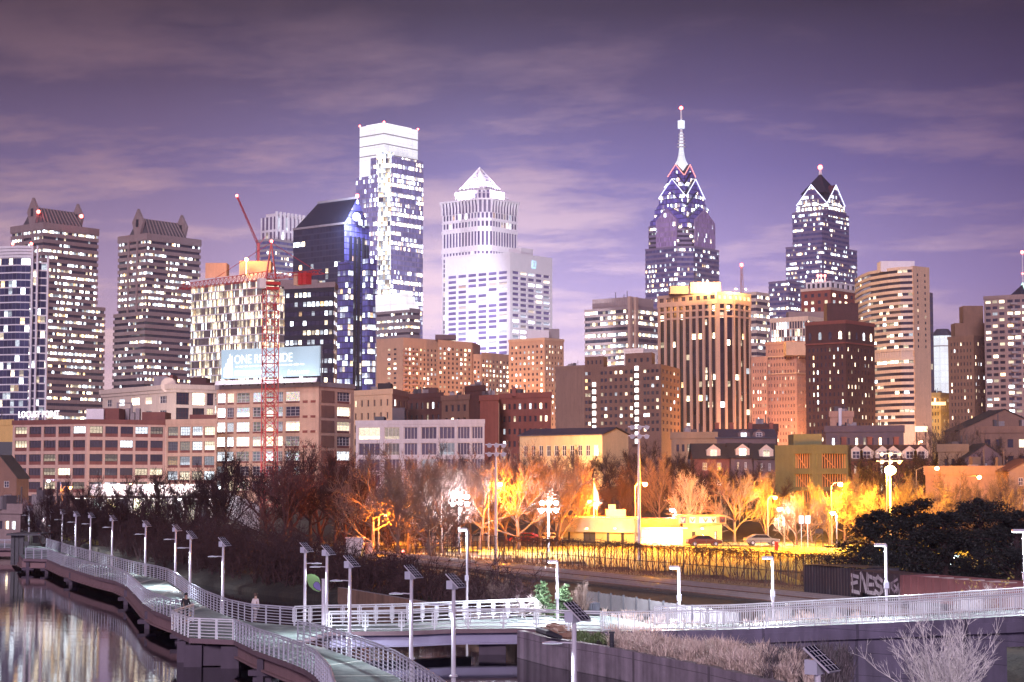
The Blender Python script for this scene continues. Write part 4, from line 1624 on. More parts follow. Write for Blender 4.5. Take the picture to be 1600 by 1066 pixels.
def gable_house(name, label, pxl, pxr, ye, yr, D, wall, roofm, depth=10.0, zb=3.0, wins=(), glass=None, par=True, D2=None, group=None, cat='house', chim=(), dormers=(), trim=None, over=.4):
    """pitched-roof house; par: ridge runs along the front, else the gable faces us"""
    A_, B_ = xy(pxl, D, ye), xy(pxr, D2 or D, ye)
    u = (B_ - A_).normalized()
    nn = Vector((-u.y, u.x))
    b = Bld(name, label, cat, [A_, B_], zy(ye, D), zb, back=[B_ + nn * depth, A_ + nn * depth], group=group)
    zr = zy(yr, D)
    W = (B_ - A_).length
    mb = MB()
    if wins:
        n_, fh, lo, hi, fr = wins
        b.punched(mb, A_, B_, zb, b.zt, even(n_, W, fr, .6), floors(zb + 1, b.zt - .2, fh, lo, hi), glass or GL['flat'], depth=.2, frame=M['frame_white'], nx=1, nz=1)
    mb.prism(b.poly, zb, b.zt, top=False, skip=(0,) if wins else ())
    P = lambda s, d, zz: (*(A_ + u * s + nn * d), zz)
    if par:
        for s in (0, W):
            t = [P(s, 0, b.zt), P(s, depth, b.zt), P(s, depth / 2, zr)]
            mb.face(t if s else t[::-1])
    else:
        for d in (0, depth):
            t = [P(0, d, b.zt), P(W, d, b.zt), P(W / 2, d, zr)]
            mb.face(t if not d else t[::-1])
    mb.build('wall', wall, b.root)
    rb = MB()
    th = .18
    if par:
        k = (zr - b.zt) / (depth / 2)
        for s0 in (-1, 1):
            d0 = -over if s0 < 0 else depth + over
            zl = b.zt - over * k
            q = [P(-over, d0, zl), P(W + over, d0, zl), P(W + over, depth / 2, zr), P(-over, depth / 2, zr)]
            rb.face([(x_, y_, z_ + th) for x_, y_, z_ in q])
            rb.face(q[::-1])
            rb.face([q[0], q[1], (*q[1][:2], q[1][2] + th), (*q[0][:2], q[0][2] + th)])
    else:
        k = (zr - b.zt) / (W / 2)
        for s0 in (-1, 1):
            e = -over if s0 < 0 else W + over
            zl = b.zt - over * k
            q = [P(e, -over, zl), P(W / 2, -over, zr), P(W / 2, depth, zr), P(e, depth, zl)]
            rb.face([(x_, y_, z_ + th) for x_, y_, z_ in q])
            rb.face(q[::-1])
            rb.face([q[0], q[1], (*q[1][:2], q[1][2] + th), (*q[0][:2], q[0][2] + th)])
    ro = rb.build('roof', roofm, b.root)
    for t in chim:
        m2 = MB()
        p = P(W * t, depth * .55, 0)
        m2.box((p[0], p[1], zr + .2), (.8, .7, 2.4), math.atan2(u.y, u.x))
        m2.box((p[0], p[1], zr + 1.45), (.95, .85, .2), math.atan2(u.y, u.x))
        m2.build('chimney', M['brick'], ro)
    for t in dormers:
        k = (zr - b.zt) / (depth / 2)
        m2 = MB()
        h = (zr - b.zt) * .85
        w2 = 1.25
        s = W * t
        d1 = .25
        f = [(s - w2, b.zt + .1), (s + w2, b.zt + .1), (s + w2, b.zt + h * .7), (s, b.zt + h * 1.15), (s - w2, b.zt + h * .7)]
        m2.face([P(a, d1, z_) for a, z_ in f])
        back = [P(a, d1 + 3.2, z_) for a, z_ in f]
        fr_ = [P(a, d1, z_) for a, z_ in f]
        m2.face([fr_[1], back[1], back[2], fr_[2]])
        m2.face([fr_[0], fr_[4], back[4], back[0]])
        o = m2.build('dormer', trim or wall, ro)
        m3 = MB()
        m3.face([fr_[2], back[2], back[3], fr_[3]])
        m3.face([fr_[4], fr_[3], back[3], back[4]])
        m3.build('dormer_roof', roofm, ro)
        b.wins.append((P(s, d1 - .03, b.zt + h * .12), math.atan2(u.y, u.x), 1.3, h * .6, GL['flat'], M['frame_white'], 1, 1))
    b.finish()
    return b


gable_house('brick_house', 'dark brown gabled brick house under the gold block at the picture edge', -28, 26, 745, 712, 400, M['brown'], M['roof'], par=False, zb=1, wins=(2, 3, .3, .75, .35), glass=GL['flat_dim'])

# cream building with classical windows
L_, C_ = xy(160, 556, 640), xy(272, 520, 640)
u = (C_ - L_).normalized()
e_ = Vector((-u.y, u.x))
R2 = along(C_, e_, 336, 640)
b = Bld('civic_building', 'cream building with classical cornice and brick-filled bays, above the white-lit mill wing', 'building', [L_, C_, R2], zy(606, 520), 3)
mb = MB()
W = (C_ - L_).length
rows = [(zy(655, 520), zy(640, 520)), (zy(629, 520), zy(617.5, 520))]
b.punched(mb, L_, C_, 3, b.zt, [(W * a, W * c) for a, c in ((.06, .14), (.24, .32), (.42, .53), (.61, .70), (.80, .90))], rows, glazing("tall lit window", .6, .6, 1.3), depth=.4, frame=M['frame_white'], nx=2, nz=1)
W = (R2 - C_).length
b.punched(mb, C_, R2, 3, b.zt, [(W * .05, W * .37), (W * .45, W * .75), (W * .8, W * .97)], [(zy(660, 520), zy(637, 520)), (zy(632, 520), zy(613, 520))], GL['flat_dim'], depth=.5, frame=M['brick_dark'], nx=3, nz=2)
mb.prism(b.poly, 3, b.zt, skip=(0, 1))
mb.build('wall', M['cream'], b.root)
mb = MB()
mb.prism(grow(b.poly, .8), b.zt - .3, b.zt + 1.0, bot=True)
mb.prism(grow(b.poly, .4), b.zt - 1.2, b.zt - .3, bot=True)
mb.build('cornice', M['cream'], b.root)
mb = MB()
q = at(262, 603, 522)
mb.tube([(q.x, q.y + 1, b.zt + .9), (q.x, q.y + 4, b.zt + .9)], 2.2, 12)
mb.build('round_pediment', M['cream'], b.root)
b.roofbox(240, 262, 588, 545, M['conc_grey'], 'lift_house')
b.roofbox(250, 270, 586, 548, M['brick'], 'chimney_stack')
b.roofbox(297, 322, 590, 540, M['brick_dark'], 'lift_house')
b.roofbox(316, 340, 598, 538, M['brick_dark'], 'lift_house')
b.finish()

# mill under the billboard
L_, C_ = xy(338, 446, 650), xy(498, 430, 650)
u = (C_ - L_).normalized()
e_ = Vector((-u.y, u.x))
R2 = along(C_, e_, 553, 650)
fr_ = lambda a: (a - 338) / 160
WM = (C_ - L_).length
bc = [(fr_(a) * WM, fr_(c) * WM) for a, c in ((339.5, 352), (355, 366), (370, 391), (396, 413), (417, 429), (433, 443), (447, 469))]


def gf(i, j):
    return GL['stair'] if i == 0 else (GL['mural'] if i >= 2 else GL['mill_white'])


b = Bld('mill_building', 'tan seven-storey mill carrying the billboard, with a bright white stair strip', 'mill building', [L_, C_, R2], zy(600, 430), 1.5)
fh = 3.5
rows = [(b.zt - 1.0 - (j + 1) * fh + fh * .06, b.zt - 1.0 - (j + 1) * fh + fh * .84) for j in range(7)][::-1]
mb = MB()
b.punched(mb, L_, C_, 1.5, b.zt, bc, rows, GL['mural'], depth=.3, frame=M['frame_white'], nx=2, nz=2, sp=.16, glassf=gf)
W = (R2 - C_).length
b.punched(mb, C_, R2, 1.5, b.zt, [(W * .05, W * .43), (W * .52, W * .90)], rows, GL['flat_dim'], depth=.4, frame=M['frame_white'], nx=3, nz=2, sp=.2, skipf=lambda i, j: i == 0)
mb.prism(b.poly, 1.5, b.zt, skip=(0, 1))
mb.build('wall', [M['mill_tan'], M['mill_red']], b.root)
u2 = (R2 - C_).normalized()
for z0, z1 in rows:
    m2 = MB()
    q0, q1 = C_ + u2 * W * .06 + Vector((u2.y, -u2.x)) * .06, C_ + u2 * W * .42 + Vector((u2.y, -u2.x)) * .06
    m2.bar((*q0, (z0 + z1) / 2 + .1), (*q1, (z0 + z1) / 2 + .1), .2, z1 - z0)
    m2.build('brick_infill', M['brown'], b.root)
    m2 = MB()
    n_ = Vector((u.y, -u.x)) * .05
    for a, c in ((474, 481), (486, 493)):
        q0, q1 = L_ + (C_ - L_) * fr_(a) + n_, L_ + (C_ - L_) * fr_(c) + n_
        m2.bar((*q0, z0 + .25), (*q1, z0 + .25), .12, .55)
    m2.build('brick_panels', M['brick'], b.root)
b.parapet(M['conc_grey'], .5)
b.finish()
mill_root_z = b.zt
# the billboard on its roof
D0, D1 = 443, 428
q0, q1 = xy(347, D0, 570), xy(500.5, D1, 570)
u = (q1 - q0).normalized()
nn = Vector((u.y, -u.x))
W = (q1 - q0).length
zb_, zt_ = zy(590, 436), zy(544, 436)
rz = math.atan2(u.y, u.x)
s = thing('billboard', 'large pale blue ONE RIVERSIDE billboard on the mill roof behind the crane', 'billboard', (q0.x, q0.y, b.zt))
mb = MB()
P = lambda a, zz, o=0: (q0.x + u.x * a + nn.x * o, q0.y + u.y * a + nn.y * o, zz)
mb.face([P(0, zb_, .3), P(W, zb_, .3), P(W, zt_, .3), P(0, zt_, .3)])
mb.face([P(0, zb_, -.1), P(0, zt_, -.1), P(W, zt_, -.1), P(W, zb_, -.1)])
mb.face([P(0, zt_, .3), P(W, zt_, .3), P(W, zt_, -.1), P(0, zt_, -.1)])
mb.face([P(W, zb_, .3), P(W, zb_, -.1), P(W, zt_, -.1), P(W, zt_, .3)])
m_bill, g = mat("pale blue lit sign face")
pos = g.n('ShaderNodeNewGeometry').outputs['Position']
bc_ = g.mix(g.noise(pos, .12, 3.0), (.26, .39, .47), (.38, .51, .57))
bs_ = g.n('ShaderNodeBsdfPrincipled', {'Base Color': bc_, 'Roughness': .5, 'Emission Color': bc_, 'Emission Strength': .45})  # part of the sign lamps' light is put into emission
g.n('ShaderNodeOutputMaterial', {'Surface': bs_.outputs[0]})
m_bill.cycles.emission_sampling = 'NONE'
mb.build('sign_panel', m_bill, s)
wl2 = glow("glowing white letters", (.95, .98, 1.0), .95)  # printed letters glow too, in place of lamplight
text("ONE RIVERSIDE", 2.95, wl2, s, P(W * .135, zb_ + 3.55, .36), rz, ext=.02, sx=.86)
mb = MB()
rl = random.Random(3)
t_ = .15
while t_ < .84:        # a line of print too small to read in the photograph
    d_ = rl.uniform(.02, .06)
    mb.bar(P(W * t_, zb_ + 2.8, .38), P(W * min(.85, t_ + d_), zb_ + 2.8, .38), .02, .30)
    t_ += d_ + .012
mb.build('print_line', wl2, s)
text("DRANOFF", 1.15, wl2, s, P(W * .72, zb_ + .55, .36), rz, name='small_lettering', ext=.02)
mb = MB()
for k, h_ in enumerate((.45, .62, .8, 1.0, .92)):
    x0 = W * (.03 + .018 * k)
    mb.face([P(x0, zb_ + .4, .36), P(x0 + W * .015, zb_ + .4, .36), P(x0 + W * .015, zb_ + .4 + 5.6 * h_, .36), P(x0, zb_ + .4 + 5.2 * h_, .36)])
mb.face([P(W * .14, zb_ + .75, .36), P(W * .42, zb_ + .75, .36), P(W * .42, zb_ + 1.8, .36), P(W * .14, zb_ + 1.8, .36)])
mb.face([P(W * .685, zb_ + .55, .36), P(W * .71, zb_ + .55, .36), P(W * .71, zb_ + 1.2, .36), P(W * .697, zb_ + 1.7, .36), P(W * .685, zb_ + 1.2, .36)])
mb.build('tower_emblem', wl2, s)
mb = MB()
mb.face([P(-1, b.zt + .3, 1.5), P(W, b.zt + .3, 1.5), P(W, zb_ - .5, 1.1), P(-1, zb_ - .5, 1.1)])
mb.face([P(-1, b.zt + .3, -.1), P(-1, b.zt + .3, 1.5), P(-1, zb_ - .5, 1.1), P(-1, zb_ - .5, -.1)])
mb.face([P(-1, zb_ - .5, 1.1), P(W, zb_ - .5, 1.1), P(W, zb_ - .5, -.1), P(-1, zb_ - .5, -.1)])
mb.build('lit_catwalk', M['white'], s)
mb = MB()
for k in range(12):
    mb.bar(P(W * k / 11, b.zt, -.5), P(W * k / 11, zt_, -.5), .3, .3)
mb.build('sign_posts', M['steel_dark'], s)
for k in range(5):
    p = P(W * (.1 + .2 * k), b.zt + 1.4, 3.4)
    m2 = MB()
    m2.bar(P(W * (.1 + .2 * k), b.zt + .6, 1.0), p, .12, .12)
    m2.box(p, (.7, .4, .3), rz)
    m2.build('sign_lamp', LIT['white'], s)
    lamp(s, (p[0], p[1], p[2] + .4), 260, (.9, .95, 1.0), .3)

# white modern lofts
M['loft_white'] = stone("greyed white render", (.50, .46, .50), .15)
cols_ = [(560, 594), (601, 625), (632, 653), (659, 683), (687, 711), (715, 734), (737, 754)]
b = mill('loft_building', 'low white loft building with large gridded windows, right of the billboard mill', [xy(556, 406, 690), xy(757, 396, 690)], 656, 400,
         [[((a - 556) / 201, (c - 556) / 201) for a, c in cols_]], 3.45, M['loft_white'], M['frame_white'], GL['loft'], M['frame_white'], sp=0, nx=3, nz=0, gap=1.0, n_floor=4)
b.finish()
b.roofbox(613, 632, 637, 416, M['conc_dark'], 'water_tank')
b.roofbox(585, 600, 651, 414, M['steel_dark'], 'plant_box')

# tan block behind it and the run of dark red blocks
simple('apartment_block', 'small tan brick block with dark roof hut behind the white lofts', 'apartment building', [xy(548, 494, 630), xy(613, 480, 630), xy(637, 500, 630)], 612, 480, M['tan_pale'], GL['flat_dim'], (6, 3), 3.4, wfr=.3, back=[xy(637, 520, 630), xy(548, 515, 630)]).roofbox(590, 611, 599, 490, M['roof'], 'roof_hut')
b = simple('apartment_block', 'dark red brick block with a few lit windows next to the small tan block', 'apartment building', [xy(636, 530, 640), xy(692, 520, 640)], 618, 522, M['brick_dark'], GL['flat'], (6,), 3.5, wfr=.42)
b.roofbox(660, 684, 606, 530, M['brick_dark'])
b = simple('apartment_block', 'dark red brick block in the middle of the dark row, with few windows lit', 'apartment building', [xy(690, 520, 640), xy(733, 510, 640)], 622, 515, M['brown'], GL['flat_dim'], (4,), 3.6, wfr=.5)
b = simple('apartment_block', 'tall windowless dark red brick block', 'apartment building', [xy(727, 512, 640), xy(758, 505, 640)], 607, 508, M['brick_dark'], GL['flat'], (0,), 3.6)
b = simple('apartment_block', 'plain red brick end wall beside the many-windowed red block', 'apartment building', [xy(750, 482, 640), xy(779, 476, 640)], 622, 478, M['brick'], GL['flat'], (0,), 3.6)
b = simple('apartment_block', 'dark red brick block with many lit windows and roof huts', 'apartment building', [xy(780, 492, 640), xy(861, 482, 640)], 618, 485, M['brick'], GL['flat_busy'], (9,), 3.3, wfr=.5, lo=.3, hi=.75)
b.roofbox(797, 818, 608, 490, M['roof'], 'roof_hut')
b.roofbox(800, 806, 604, 488, M['brick'], 'chimney')
b.roofbox(832, 843, 614, 488, M['conc_dark'], 'roof_hut')

# long tan apartment slab in three steps
D = 1010
b = Bld('apartment_block', 'long tan apartment slab stepping down in three blocks', 'apartment building', [xy(588, 1012, 600), xy(630, 998, 600), xy(685, 1016, 600)], zy(530, D), 3, back=[xy(690, 1040, 600), xy(592, 1040, 600)])
mb = MB()
W = (b.front[1] - b.front[0]).length
b.punched(mb, b.front[0], b.front[1], 3, b.zt, [(W * .42, W * .52), (W * .64, W * .74)], floors(zy(690, D), b.zt - 5, 2.6, .35, .75), GL['flat_dim'], depth=.25)
W = (b.front[2] - b.front[1]).length
b.punched(mb, b.front[1], b.front[2], 3, b.zt, even(9, W, .5, .8), floors(zy(690, D), b.zt - 5, 2.6, .3, .8), GL['flat_busy'], depth=.5)
mb.prism(b.poly, 3, b.zt, skip=(0, 1))
for fr_, yt, n_ in (([xy(684, 1000, 600), xy(738, 1020, 600)], 533, 8), ([xy(738, 1022, 600), xy(752, 1024, 600)], 551, 2), ([xy(752, 1018, 600), xy(797, 1040, 600)], 549, 8)):
    q = fr_ + [p + Vector((4, 22)) for p in reversed(fr_)]
    z1 = zy(yt, D)
    b.punched(mb, fr_[0], fr_[1], 3, z1, even(n_, (fr_[1] - fr_[0]).length, .5, .6), floors(zy(690, D), z1 - 3.5, 2.6, .3, .8), GL['flat_busy'] if n_ == 8 else GL['flat_dim'], depth=.4)
    mb.prism(q, 3, z1, skip=(0,))
mb.build('wall', M['tan'], b.root)
for k in range(21):
    for t in (.06, .30):
        m2 = MB()
        q = b.front[1] + (b.front[2] - b.front[1]) * t
        m2.box((q.x, q.y - .7, b.zt - 7.0 - k * 2.6), (3.0, 1.4, 1.0), .3)
        m2.build('balcony', M['tan_rose'], b.root)
b.roofbox(680, 712, 523, 1012, M['mauve'], 'lift_house')
b.finish()

# tan tower with white penthouse
D = 960
b = simple('apartment_tower', 'orange-tan brick tower with pale rooftop penthouse, right of the long tan slab', 'tower', corner(795, 851, 881, D, 600), 530, D, M['tan'], GL['flat_busy'], (8, 6), 2.9, wfr=.42, lo=.3, hi=.75, topgap=2.2, parm=M['tan_pale'])
b.roofbox(822, 858, 516, D + 12, M['white'])
b.roofbox(850, 874, 514, D + 16, M['conc_grey'], 'tank_room')

# blank brown wall
simple('warehouse', 'tall blank brown-walled block with no windows', 'building', [xy(868, 862, 620), xy(914, 850, 620)], 574, 854, M['brown_wall'], GL['flat'], (0,), 3.4, depth=14)

# brown apartments with lit balcony stacks
D = 745
fr_ = [xy(913, 765, 610), xy(1033, 740, 610), xy(1063, 775, 610)]
b = Bld('apartment_block', 'brown brick apartment block with two stacks of white-lit balconies', 'apartment building', fr_, zy(570, D), 3)
mb = MB()
W = (fr_[1] - fr_[0]).length
px2 = lambda a: (a - 913) / 120 * W
cols_ = [(px2(a), px2(a + 4.2)) for a in (914, 919, 939, 945, 953, 961, 969, 977, 985, 1006, 1011, 1018, 1025)]
rows = floors(zy(685, D), b.zt - 1.2, 2.95, .3, .75)
b.punched(mb, fr_[0], fr_[1], 3, b.zt, cols_, rows, GL['flat'], depth=.3)
W2 = (fr_[2] - fr_[1]).length
b.punched(mb, fr_[1], fr_[2], 3, b.zt, even(5, W2, .4, .6), rows, GL['flat_dim'], depth=.3)
mb.prism(b.poly, 3, b.zt, skip=(0, 1))
for (a, c, yt) in ((914, 944, 553), (978, 1019, 551)):
    q0, q1 = fr_[0] + (fr_[1] - fr_[0]) * ((a - 913) / 120), fr_[0] + (fr_[1] - fr_[0]) * ((c - 913) / 120)
    q = [q0, q1, q1 + Vector((2, 9)), q0 + Vector((2, 9))]
    z1 = zy(yt, D)
    b.punched(mb, q0, q1, b.zt, z1, even(4, (q1 - q0).length, .4, .5), [(b.zt + 1.2, b.zt + 2.8)], GL['flat'], depth=.25)
    mb.prism(q, b.zt, z1, skip=(0,))
mb.build('wall', M['brown'], b.root)
u = (fr_[1] - fr_[0]).normalized()
nn = Vector((u.y, -u.x))
lp_ = glow("balcony lamp", (1.0, .97, .95), 3.5)
for a in (929, 996):
    for k in range(11):
        q = fr_[0] + (fr_[1] - fr_[0]) * ((a - 913) / 120) + nn * .8
        z_ = b.zt - 2.8 - k * 2.95
        if a == 929 and k < 2:
            continue
        m2 = MB()
        m2.box((q.x, q.y, z_), (3.0, 1.6, .22), math.atan2(u.y, u.x))
        for s in (-1.45, -.7, 0, .7, 1.45):
            m2.box((q.x + u.x * s + nn.x * .74, q.y + u.y * s + nn.y * .74, z_ + .55), (.08, .06, 1.0), math.atan2(u.y, u.x))
        m2.box((q.x + nn.x * .74, q.y + nn.y * .74, z_ + 1.05), (3.0, .08, .1), math.atan2(u.y, u.x))
        o = m2.build('balcony', M['steel_dark'], b.root)
        m3 = MB()
        m3.box((q.x - nn.x * .62, q.y - nn.y * .62, z_ + 1.5), (1.7, .1, 1.7), math.atan2(u.y, u.x))
        m3.build('balcony_glow_panel', lp_, o)  # glowing panel stands in for the lamp of each balcony
b.finish()

# floodlit yellow long house
M['pale_yellow'] = stone("pale yellow render", (.60, .44, .26), .15)
b = gable_house('long_house', 'long yellow-lit house with grey roof and a row of paired windows', 812, 941, 681, 671, 392, M['pale_yellow'], M['slate'], depth=9, zb=5, wins=(10, 14, .70, .86, .55), glass=GL['flat_dim'], D2=378, cat='house')
q0 = b.front[1]
mb = MB()
q1 = along(q0, Vector((.62, .78)), 968, 690)
W = (q1 - q0).length
uu = (q1 - q0) / W
b.wins = []
b.punched(mb, q0 + Vector((.05, -.05)), q1, 5, zy(681, 378), even(3, W, .3, .6), [(zy(697, 378), zy(687, 378))], GL['flat_dim'], depth=.2, frame=M['frame_white'], nx=1, nz=1)
mm = (q0 + q1) / 2
mb.face([(*q0, zy(681, 378)), (*q1, zy(681, 378)), (*mm, zy(671, 378))])
mb.face([(*q1, 5), (*(q1 + Vector((-3, 4))), 5), (*(q1 + Vector((-3, 4))), zy(681, 378)), (*q1, zy(681, 378))])
mb.build('gable_end', M['pale_yellow'], b.root)
b.finish()
lamp(b.root, (at(880, 700, 380).x, 372, zy(716, 372)), 8000, (1, .55, .2), .5)
lamp(b.root, (at(950, 700, 372).x, 366, zy(716, 366)), 1800, (1, .50, .15), .5)

# terraces on the rising ground at the right
M['stucco'] = stone("tan stucco", (.30, .19, .13), .2)
M['roof_red'] = stone("brown roof felt", (.13, .06, .055), .25, .85)
simple('row_house', 'low tan parapeted row house below the piered tower', 'house', [xy(1049, 392, 690), xy(1120, 388, 690)], 681, 390, M['stucco'], GL['flat_dim'], (7,), 3.0, zb=5, depth=9)
gable_house('row_house', 'dark grey mansard row house with two white dormer windows', 1120, 1212, 684, 671, 388, M['mauve'], M['slate'], depth=9, zb=5, dormers=(.46, .72), chim=(.05, .3, .62, .98), trim=M['mauve'])
simple('brick_building', 'dark brick hall with square roof hut behind the mansard row house', 'building', [xy(1170, 430, 680), xy(1215, 428, 680)], 668, 430, M['brick_dark'], GL['flat'], (3,), 3.4, zb=5)
for i, (a, c, ye, yr, D, lab) in enumerate(((1085, 1140, 715, 694, 335, 'row house with black slanted roof and cream gable wall below the mansard house'),
                                            (1142, 1176, 714, 693, 333, 'row house with cream stepped gable and one dark window'),
                                            (1178, 1214, 716, 694, 331, 'row house with cream dormer beside the green building site'))):
    gable_house('row_house', lab, a, c, ye, yr, D, M['brick'] if i == 0 else M['mauve'], M['roof'], depth=8, zb=4, dormers=(.55,), wins=(2, 3, .3, .75, .3), trim=M['cream'], group='row houses on the slope')
# building site: green sheathing with open stud bays
b = Bld('building_site', 'unfinished green-boarded building with open timber stud bays', 'building', [xy(1211, 304, 730), xy(1270, 296, 730), xy(1325, 301, 730)], zy(695, 298), 3, back=[xy(1330, 316, 730), xy(1211, 318, 730)])
mb = MB()
dk = stone("dark interior", (.05, .03, .025), .3)
W = (b.front[1] - b.front[0]).length
rows = [(zy(787, 298), zy(767, 298)), (zy(761, 298), zy(741, 298)), (zy(732, 298), zy(709, 298))]
b.punched(mb, b.front[0], b.front[1], 3, b.zt, [(W * .50, W * .97)], rows, dk, depth=1.2, skipf=lambda i, j: False)
W = (b.front[2] - b.front[1]).length
b.punched(mb, b.front[1], b.front[2], 3, b.zt, [(W * .06, W * .13), (W * .26, W * .98)], rows, dk, depth=1.2)
mb.prism(b.poly, 3, b.zt, skip=(0, 1))
mb.build('sheathing', M['green_board'], b.root)
mb = MB()
wl_ = b.wins
b.wins = []
for p, rz, w_, h_, *_ in wl_:
    ux, uy = math.cos(rz), math.sin(rz)
    m2 = MB()
    n_ = max(2, int(w_ / .55))
    for k in range(n_ + 1):
        s = -w_ / 2 + w_ * k / n_
        m2.box((p[0] + ux * s + uy * .7, p[1] + uy * s - ux * .7, p[2] + h_ / 2), (.1, .14, h_), rz)
    m2.bar((p[0] - ux * w_ * .45 + uy * .8, p[1] - uy * w_ * .45 - ux * .8, p[2] + h_), (p[0] + ux * w_ * .1 + uy * .8, p[1] + uy * w_ * .1 - ux * .8, p[2]), .12, .12)
    m2.face([(p[0] - ux * w_ / 2, p[1] - uy * w_ / 2, p[2]), (p[0] + ux * w_ / 2, p[1] + uy * w_ / 2, p[2]), (p[0] + ux * w_ / 2, p[1] + uy * w_ / 2, p[2] + h_), (p[0] - ux * w_ / 2, p[1] - uy * w_ / 2, p[2] + h_)], 1)
    m2.build('stud_bay', [M['timber'], dk], b.root)
q = [xy(1240, 306, 700), xy(1284, 304, 700)]
q += [p + Vector((0, 6)) for p in reversed(q)]
mb = MB()
mb.prism(q, b.zt, zy(678, 304))
mb.build('stair_head', M['green_board'], b.root)
lamp(b.root, (b.front[1].x, b.front[1].y + 4, zy(725, 298)), 260, (1, .45, .2), .3)

simple('long_building', 'long low mauve building with three lit windows under the dark brick tower', 'building', [xy(1290, 402, 680), xy(1412, 396, 680)], 671, 400, M['mauve'], GL['flat_busy'], (9,), 3.4, wfr=.3, zb=5, depth=10)
b = simple('brick_building', 'small rose block with a white chimney in front of the dark brick tower', 'building', [xy(1297, 440, 660), xy(1333, 438, 660)], 648, 440, M['tan_rose'], GL['flat'], (2,), 3.4, wfr=.25, zb=5, depth=8)
p = at(1312.5, 638, 436)
mb = MB()
mb.tube([(p.x, p.y, 10), (p.x, p.y, p.z)], .42, 8)
mb.build('chimney', M['white'], b.root)
for a, c, lab in ((1326, 1366, 'brown-roofed row house with cream dormers right of the building site'), (1367, 1408, 'brown-roofed row house with lit dormers behind the large yellow lamp'), (1409, 1452, 'last brown-roofed row house, right of the large yellow lamp')):
    gable_house('row_house', lab, a, c, 719, 696, 316, M['brick'], M['roof_red'], depth=9, zb=4, dormers=(.3, .72), wins=(3, 3, .3, .75, .32), trim=M['cream'], chim=(.02,), group='row houses on the slope')
gable_house('barn_house', 'wide dark gabled roof at the picture edge', 1500, 1640, 672, 640, 440, M['brown'], M['roof'], depth=16, zb=5, par=False)
gable_house('brick_house', 'mauve gabled house low at the edge among bare trees', 1508, 1572, 716, 694, 330, M['mauve'], M['roof'], depth=9, zb=4, par=False, wins=(3, 3, .3, .75, .25), glass=GL['flat_dim'])
simple('brick_building', 'low brown flat-roofed building among bare trees under the grey slab of flats', 'building', [xy(1528, 380, 690), xy(1630, 376, 690)], 672, 378, M['brown'], GL['flat_dim'], (5,), 3.4, zb=5)
simple('brick_house', 'small orange-lit flat house behind the curved street lamps', 'house', [xy(1466, 336, 710), xy(1512, 333, 710)], 701, 335, M['stucco'], GL['flat'], (3,), 3.2, zb=4, depth=7)
b = simple('garage_building', 'long low white garage with flat roof behind the curved street lamps', 'garage', [xy(1446, 292, 750), xy(1590, 285, 750)], 736, 289, M['stucco'], GL['flat_dim'], (0,), 3.4, zb=3, depth=8)
mb = MB()
for t in (.42, .62, .8):
    q = b.front[0] + (b.front[1] - b.front[0]) * t
    mb.box((q.x, q.y - .1, 6.4), (2.4, .2, 1.2))
mb.build('garage_hatches', M['steel_dark'], b.root)
gable_house('brick_house', 'small orange gabled house beside the garage at the picture edge', 1576, 1640, 735, 718, 280, M['stucco'], M['roof_red'], depth=8, zb=3, par=False, wins=(2, 3, .3, .7, .3), glass=GL['flat_busy'])
p0, p1 = xy(1430, 372, 670), xy(1449, 372, 670)
s = thing('lit_sign', 'small blank yellow lit board under the curved condominium tower', 'sign', (p0.x, 372, 8))
mb = MB()
mb.box(((p0.x + p1.x) / 2, 372, zy(670.5, 372)), (p1.x - p0.x, .3, 1.1))
mb.build('sign_panel', LIT['warm'], s)
mb = MB()
mb.bar((p0.x + .3, 372.2, 8), (p0.x + .3, 372.2, zy(666, 372)), .15, .15)
mb.bar((p1.x - .3, 372.2, 8), (p1.x - .3, 372.2, zy(666, 372)), .15, .15)
mb.build('posts', M['steel_dark'], s)

# ------------------------------------------------------------------ red tower crane in front of the billboard
D = 417
pc = at(421, 700, D)
z0, zj = ground_z(pc.x, pc.y), zy(436, D)
s = thing('tower_crane', 'red lattice tower crane standing in front of the billboard mill', 'crane', (pc.x, pc.y, z0))
hw = 1.45
mb = MB()
n_ = 26
ang = .45
cs = [rot2(Vector((sx * hw, sy * hw)), math.degrees(ang)) for sx, sy in ((-1, -1), (1, -1), (1, 1), (-1, 1))]
for c_ in cs:
    mb.bar((pc.x + c_.x, pc.y + c_.y, z0), (pc.x + c_.x, pc.y + c_.y, zj - 2), .20, .20)
for k in range(n_):
    za, zc = z0 + (zj - 2 - z0) * k / n_, z0 + (zj - 2 - z0) * (k + 1) / n_
    for i in range(4):
        a, c_ = cs[i], cs[(i + 1) % 4]
        if (k + i) % 2:
            a, c_ = c_, a
        mb.bar((pc.x + a.x, pc.y + a.y, za), (pc.x + c_.x, pc.y + c_.y, zc), .12, .12)
        mb.bar((pc.x + cs[i].x, pc.y + cs[i].y, zc), (pc.x + cs[(i + 1) % 4].x, pc.y + cs[(i + 1) % 4].y, zc), .12, .12)
mb.build('mast', M['red_steel'], s)
jl = Vector((-.742, .670))


def truss(mb, a, c, ha, hc, w_, n_):
    a, c = Vector(a), Vector(c)
    d = (c - a)
    sd_ = d.cross(Vector((0, 0, 1))).normalized() * w_
    for k in range(n_ + 1):
        t = k / n_
        p = a + d * t
        h_ = ha + (hc - ha) * t
        top = p + Vector((0, 0, h_))
        if k < n_:
            p2 = a + d * ((k + 1) / n_)
            h2 = ha + (hc - ha) * (k + 1) / n_
            t2 = p2 + Vector((0, 0, h2))
            for o in (-1, 1):
                mb.bar(p + sd_ * o, p2 + sd_ * o, .13, .13)
                mb.bar(p + sd_ * o, top, .07, .07)
                mb.bar(top, p2 + sd_ * o, .07, .07)
            mb.bar(top, t2, .13, .13)


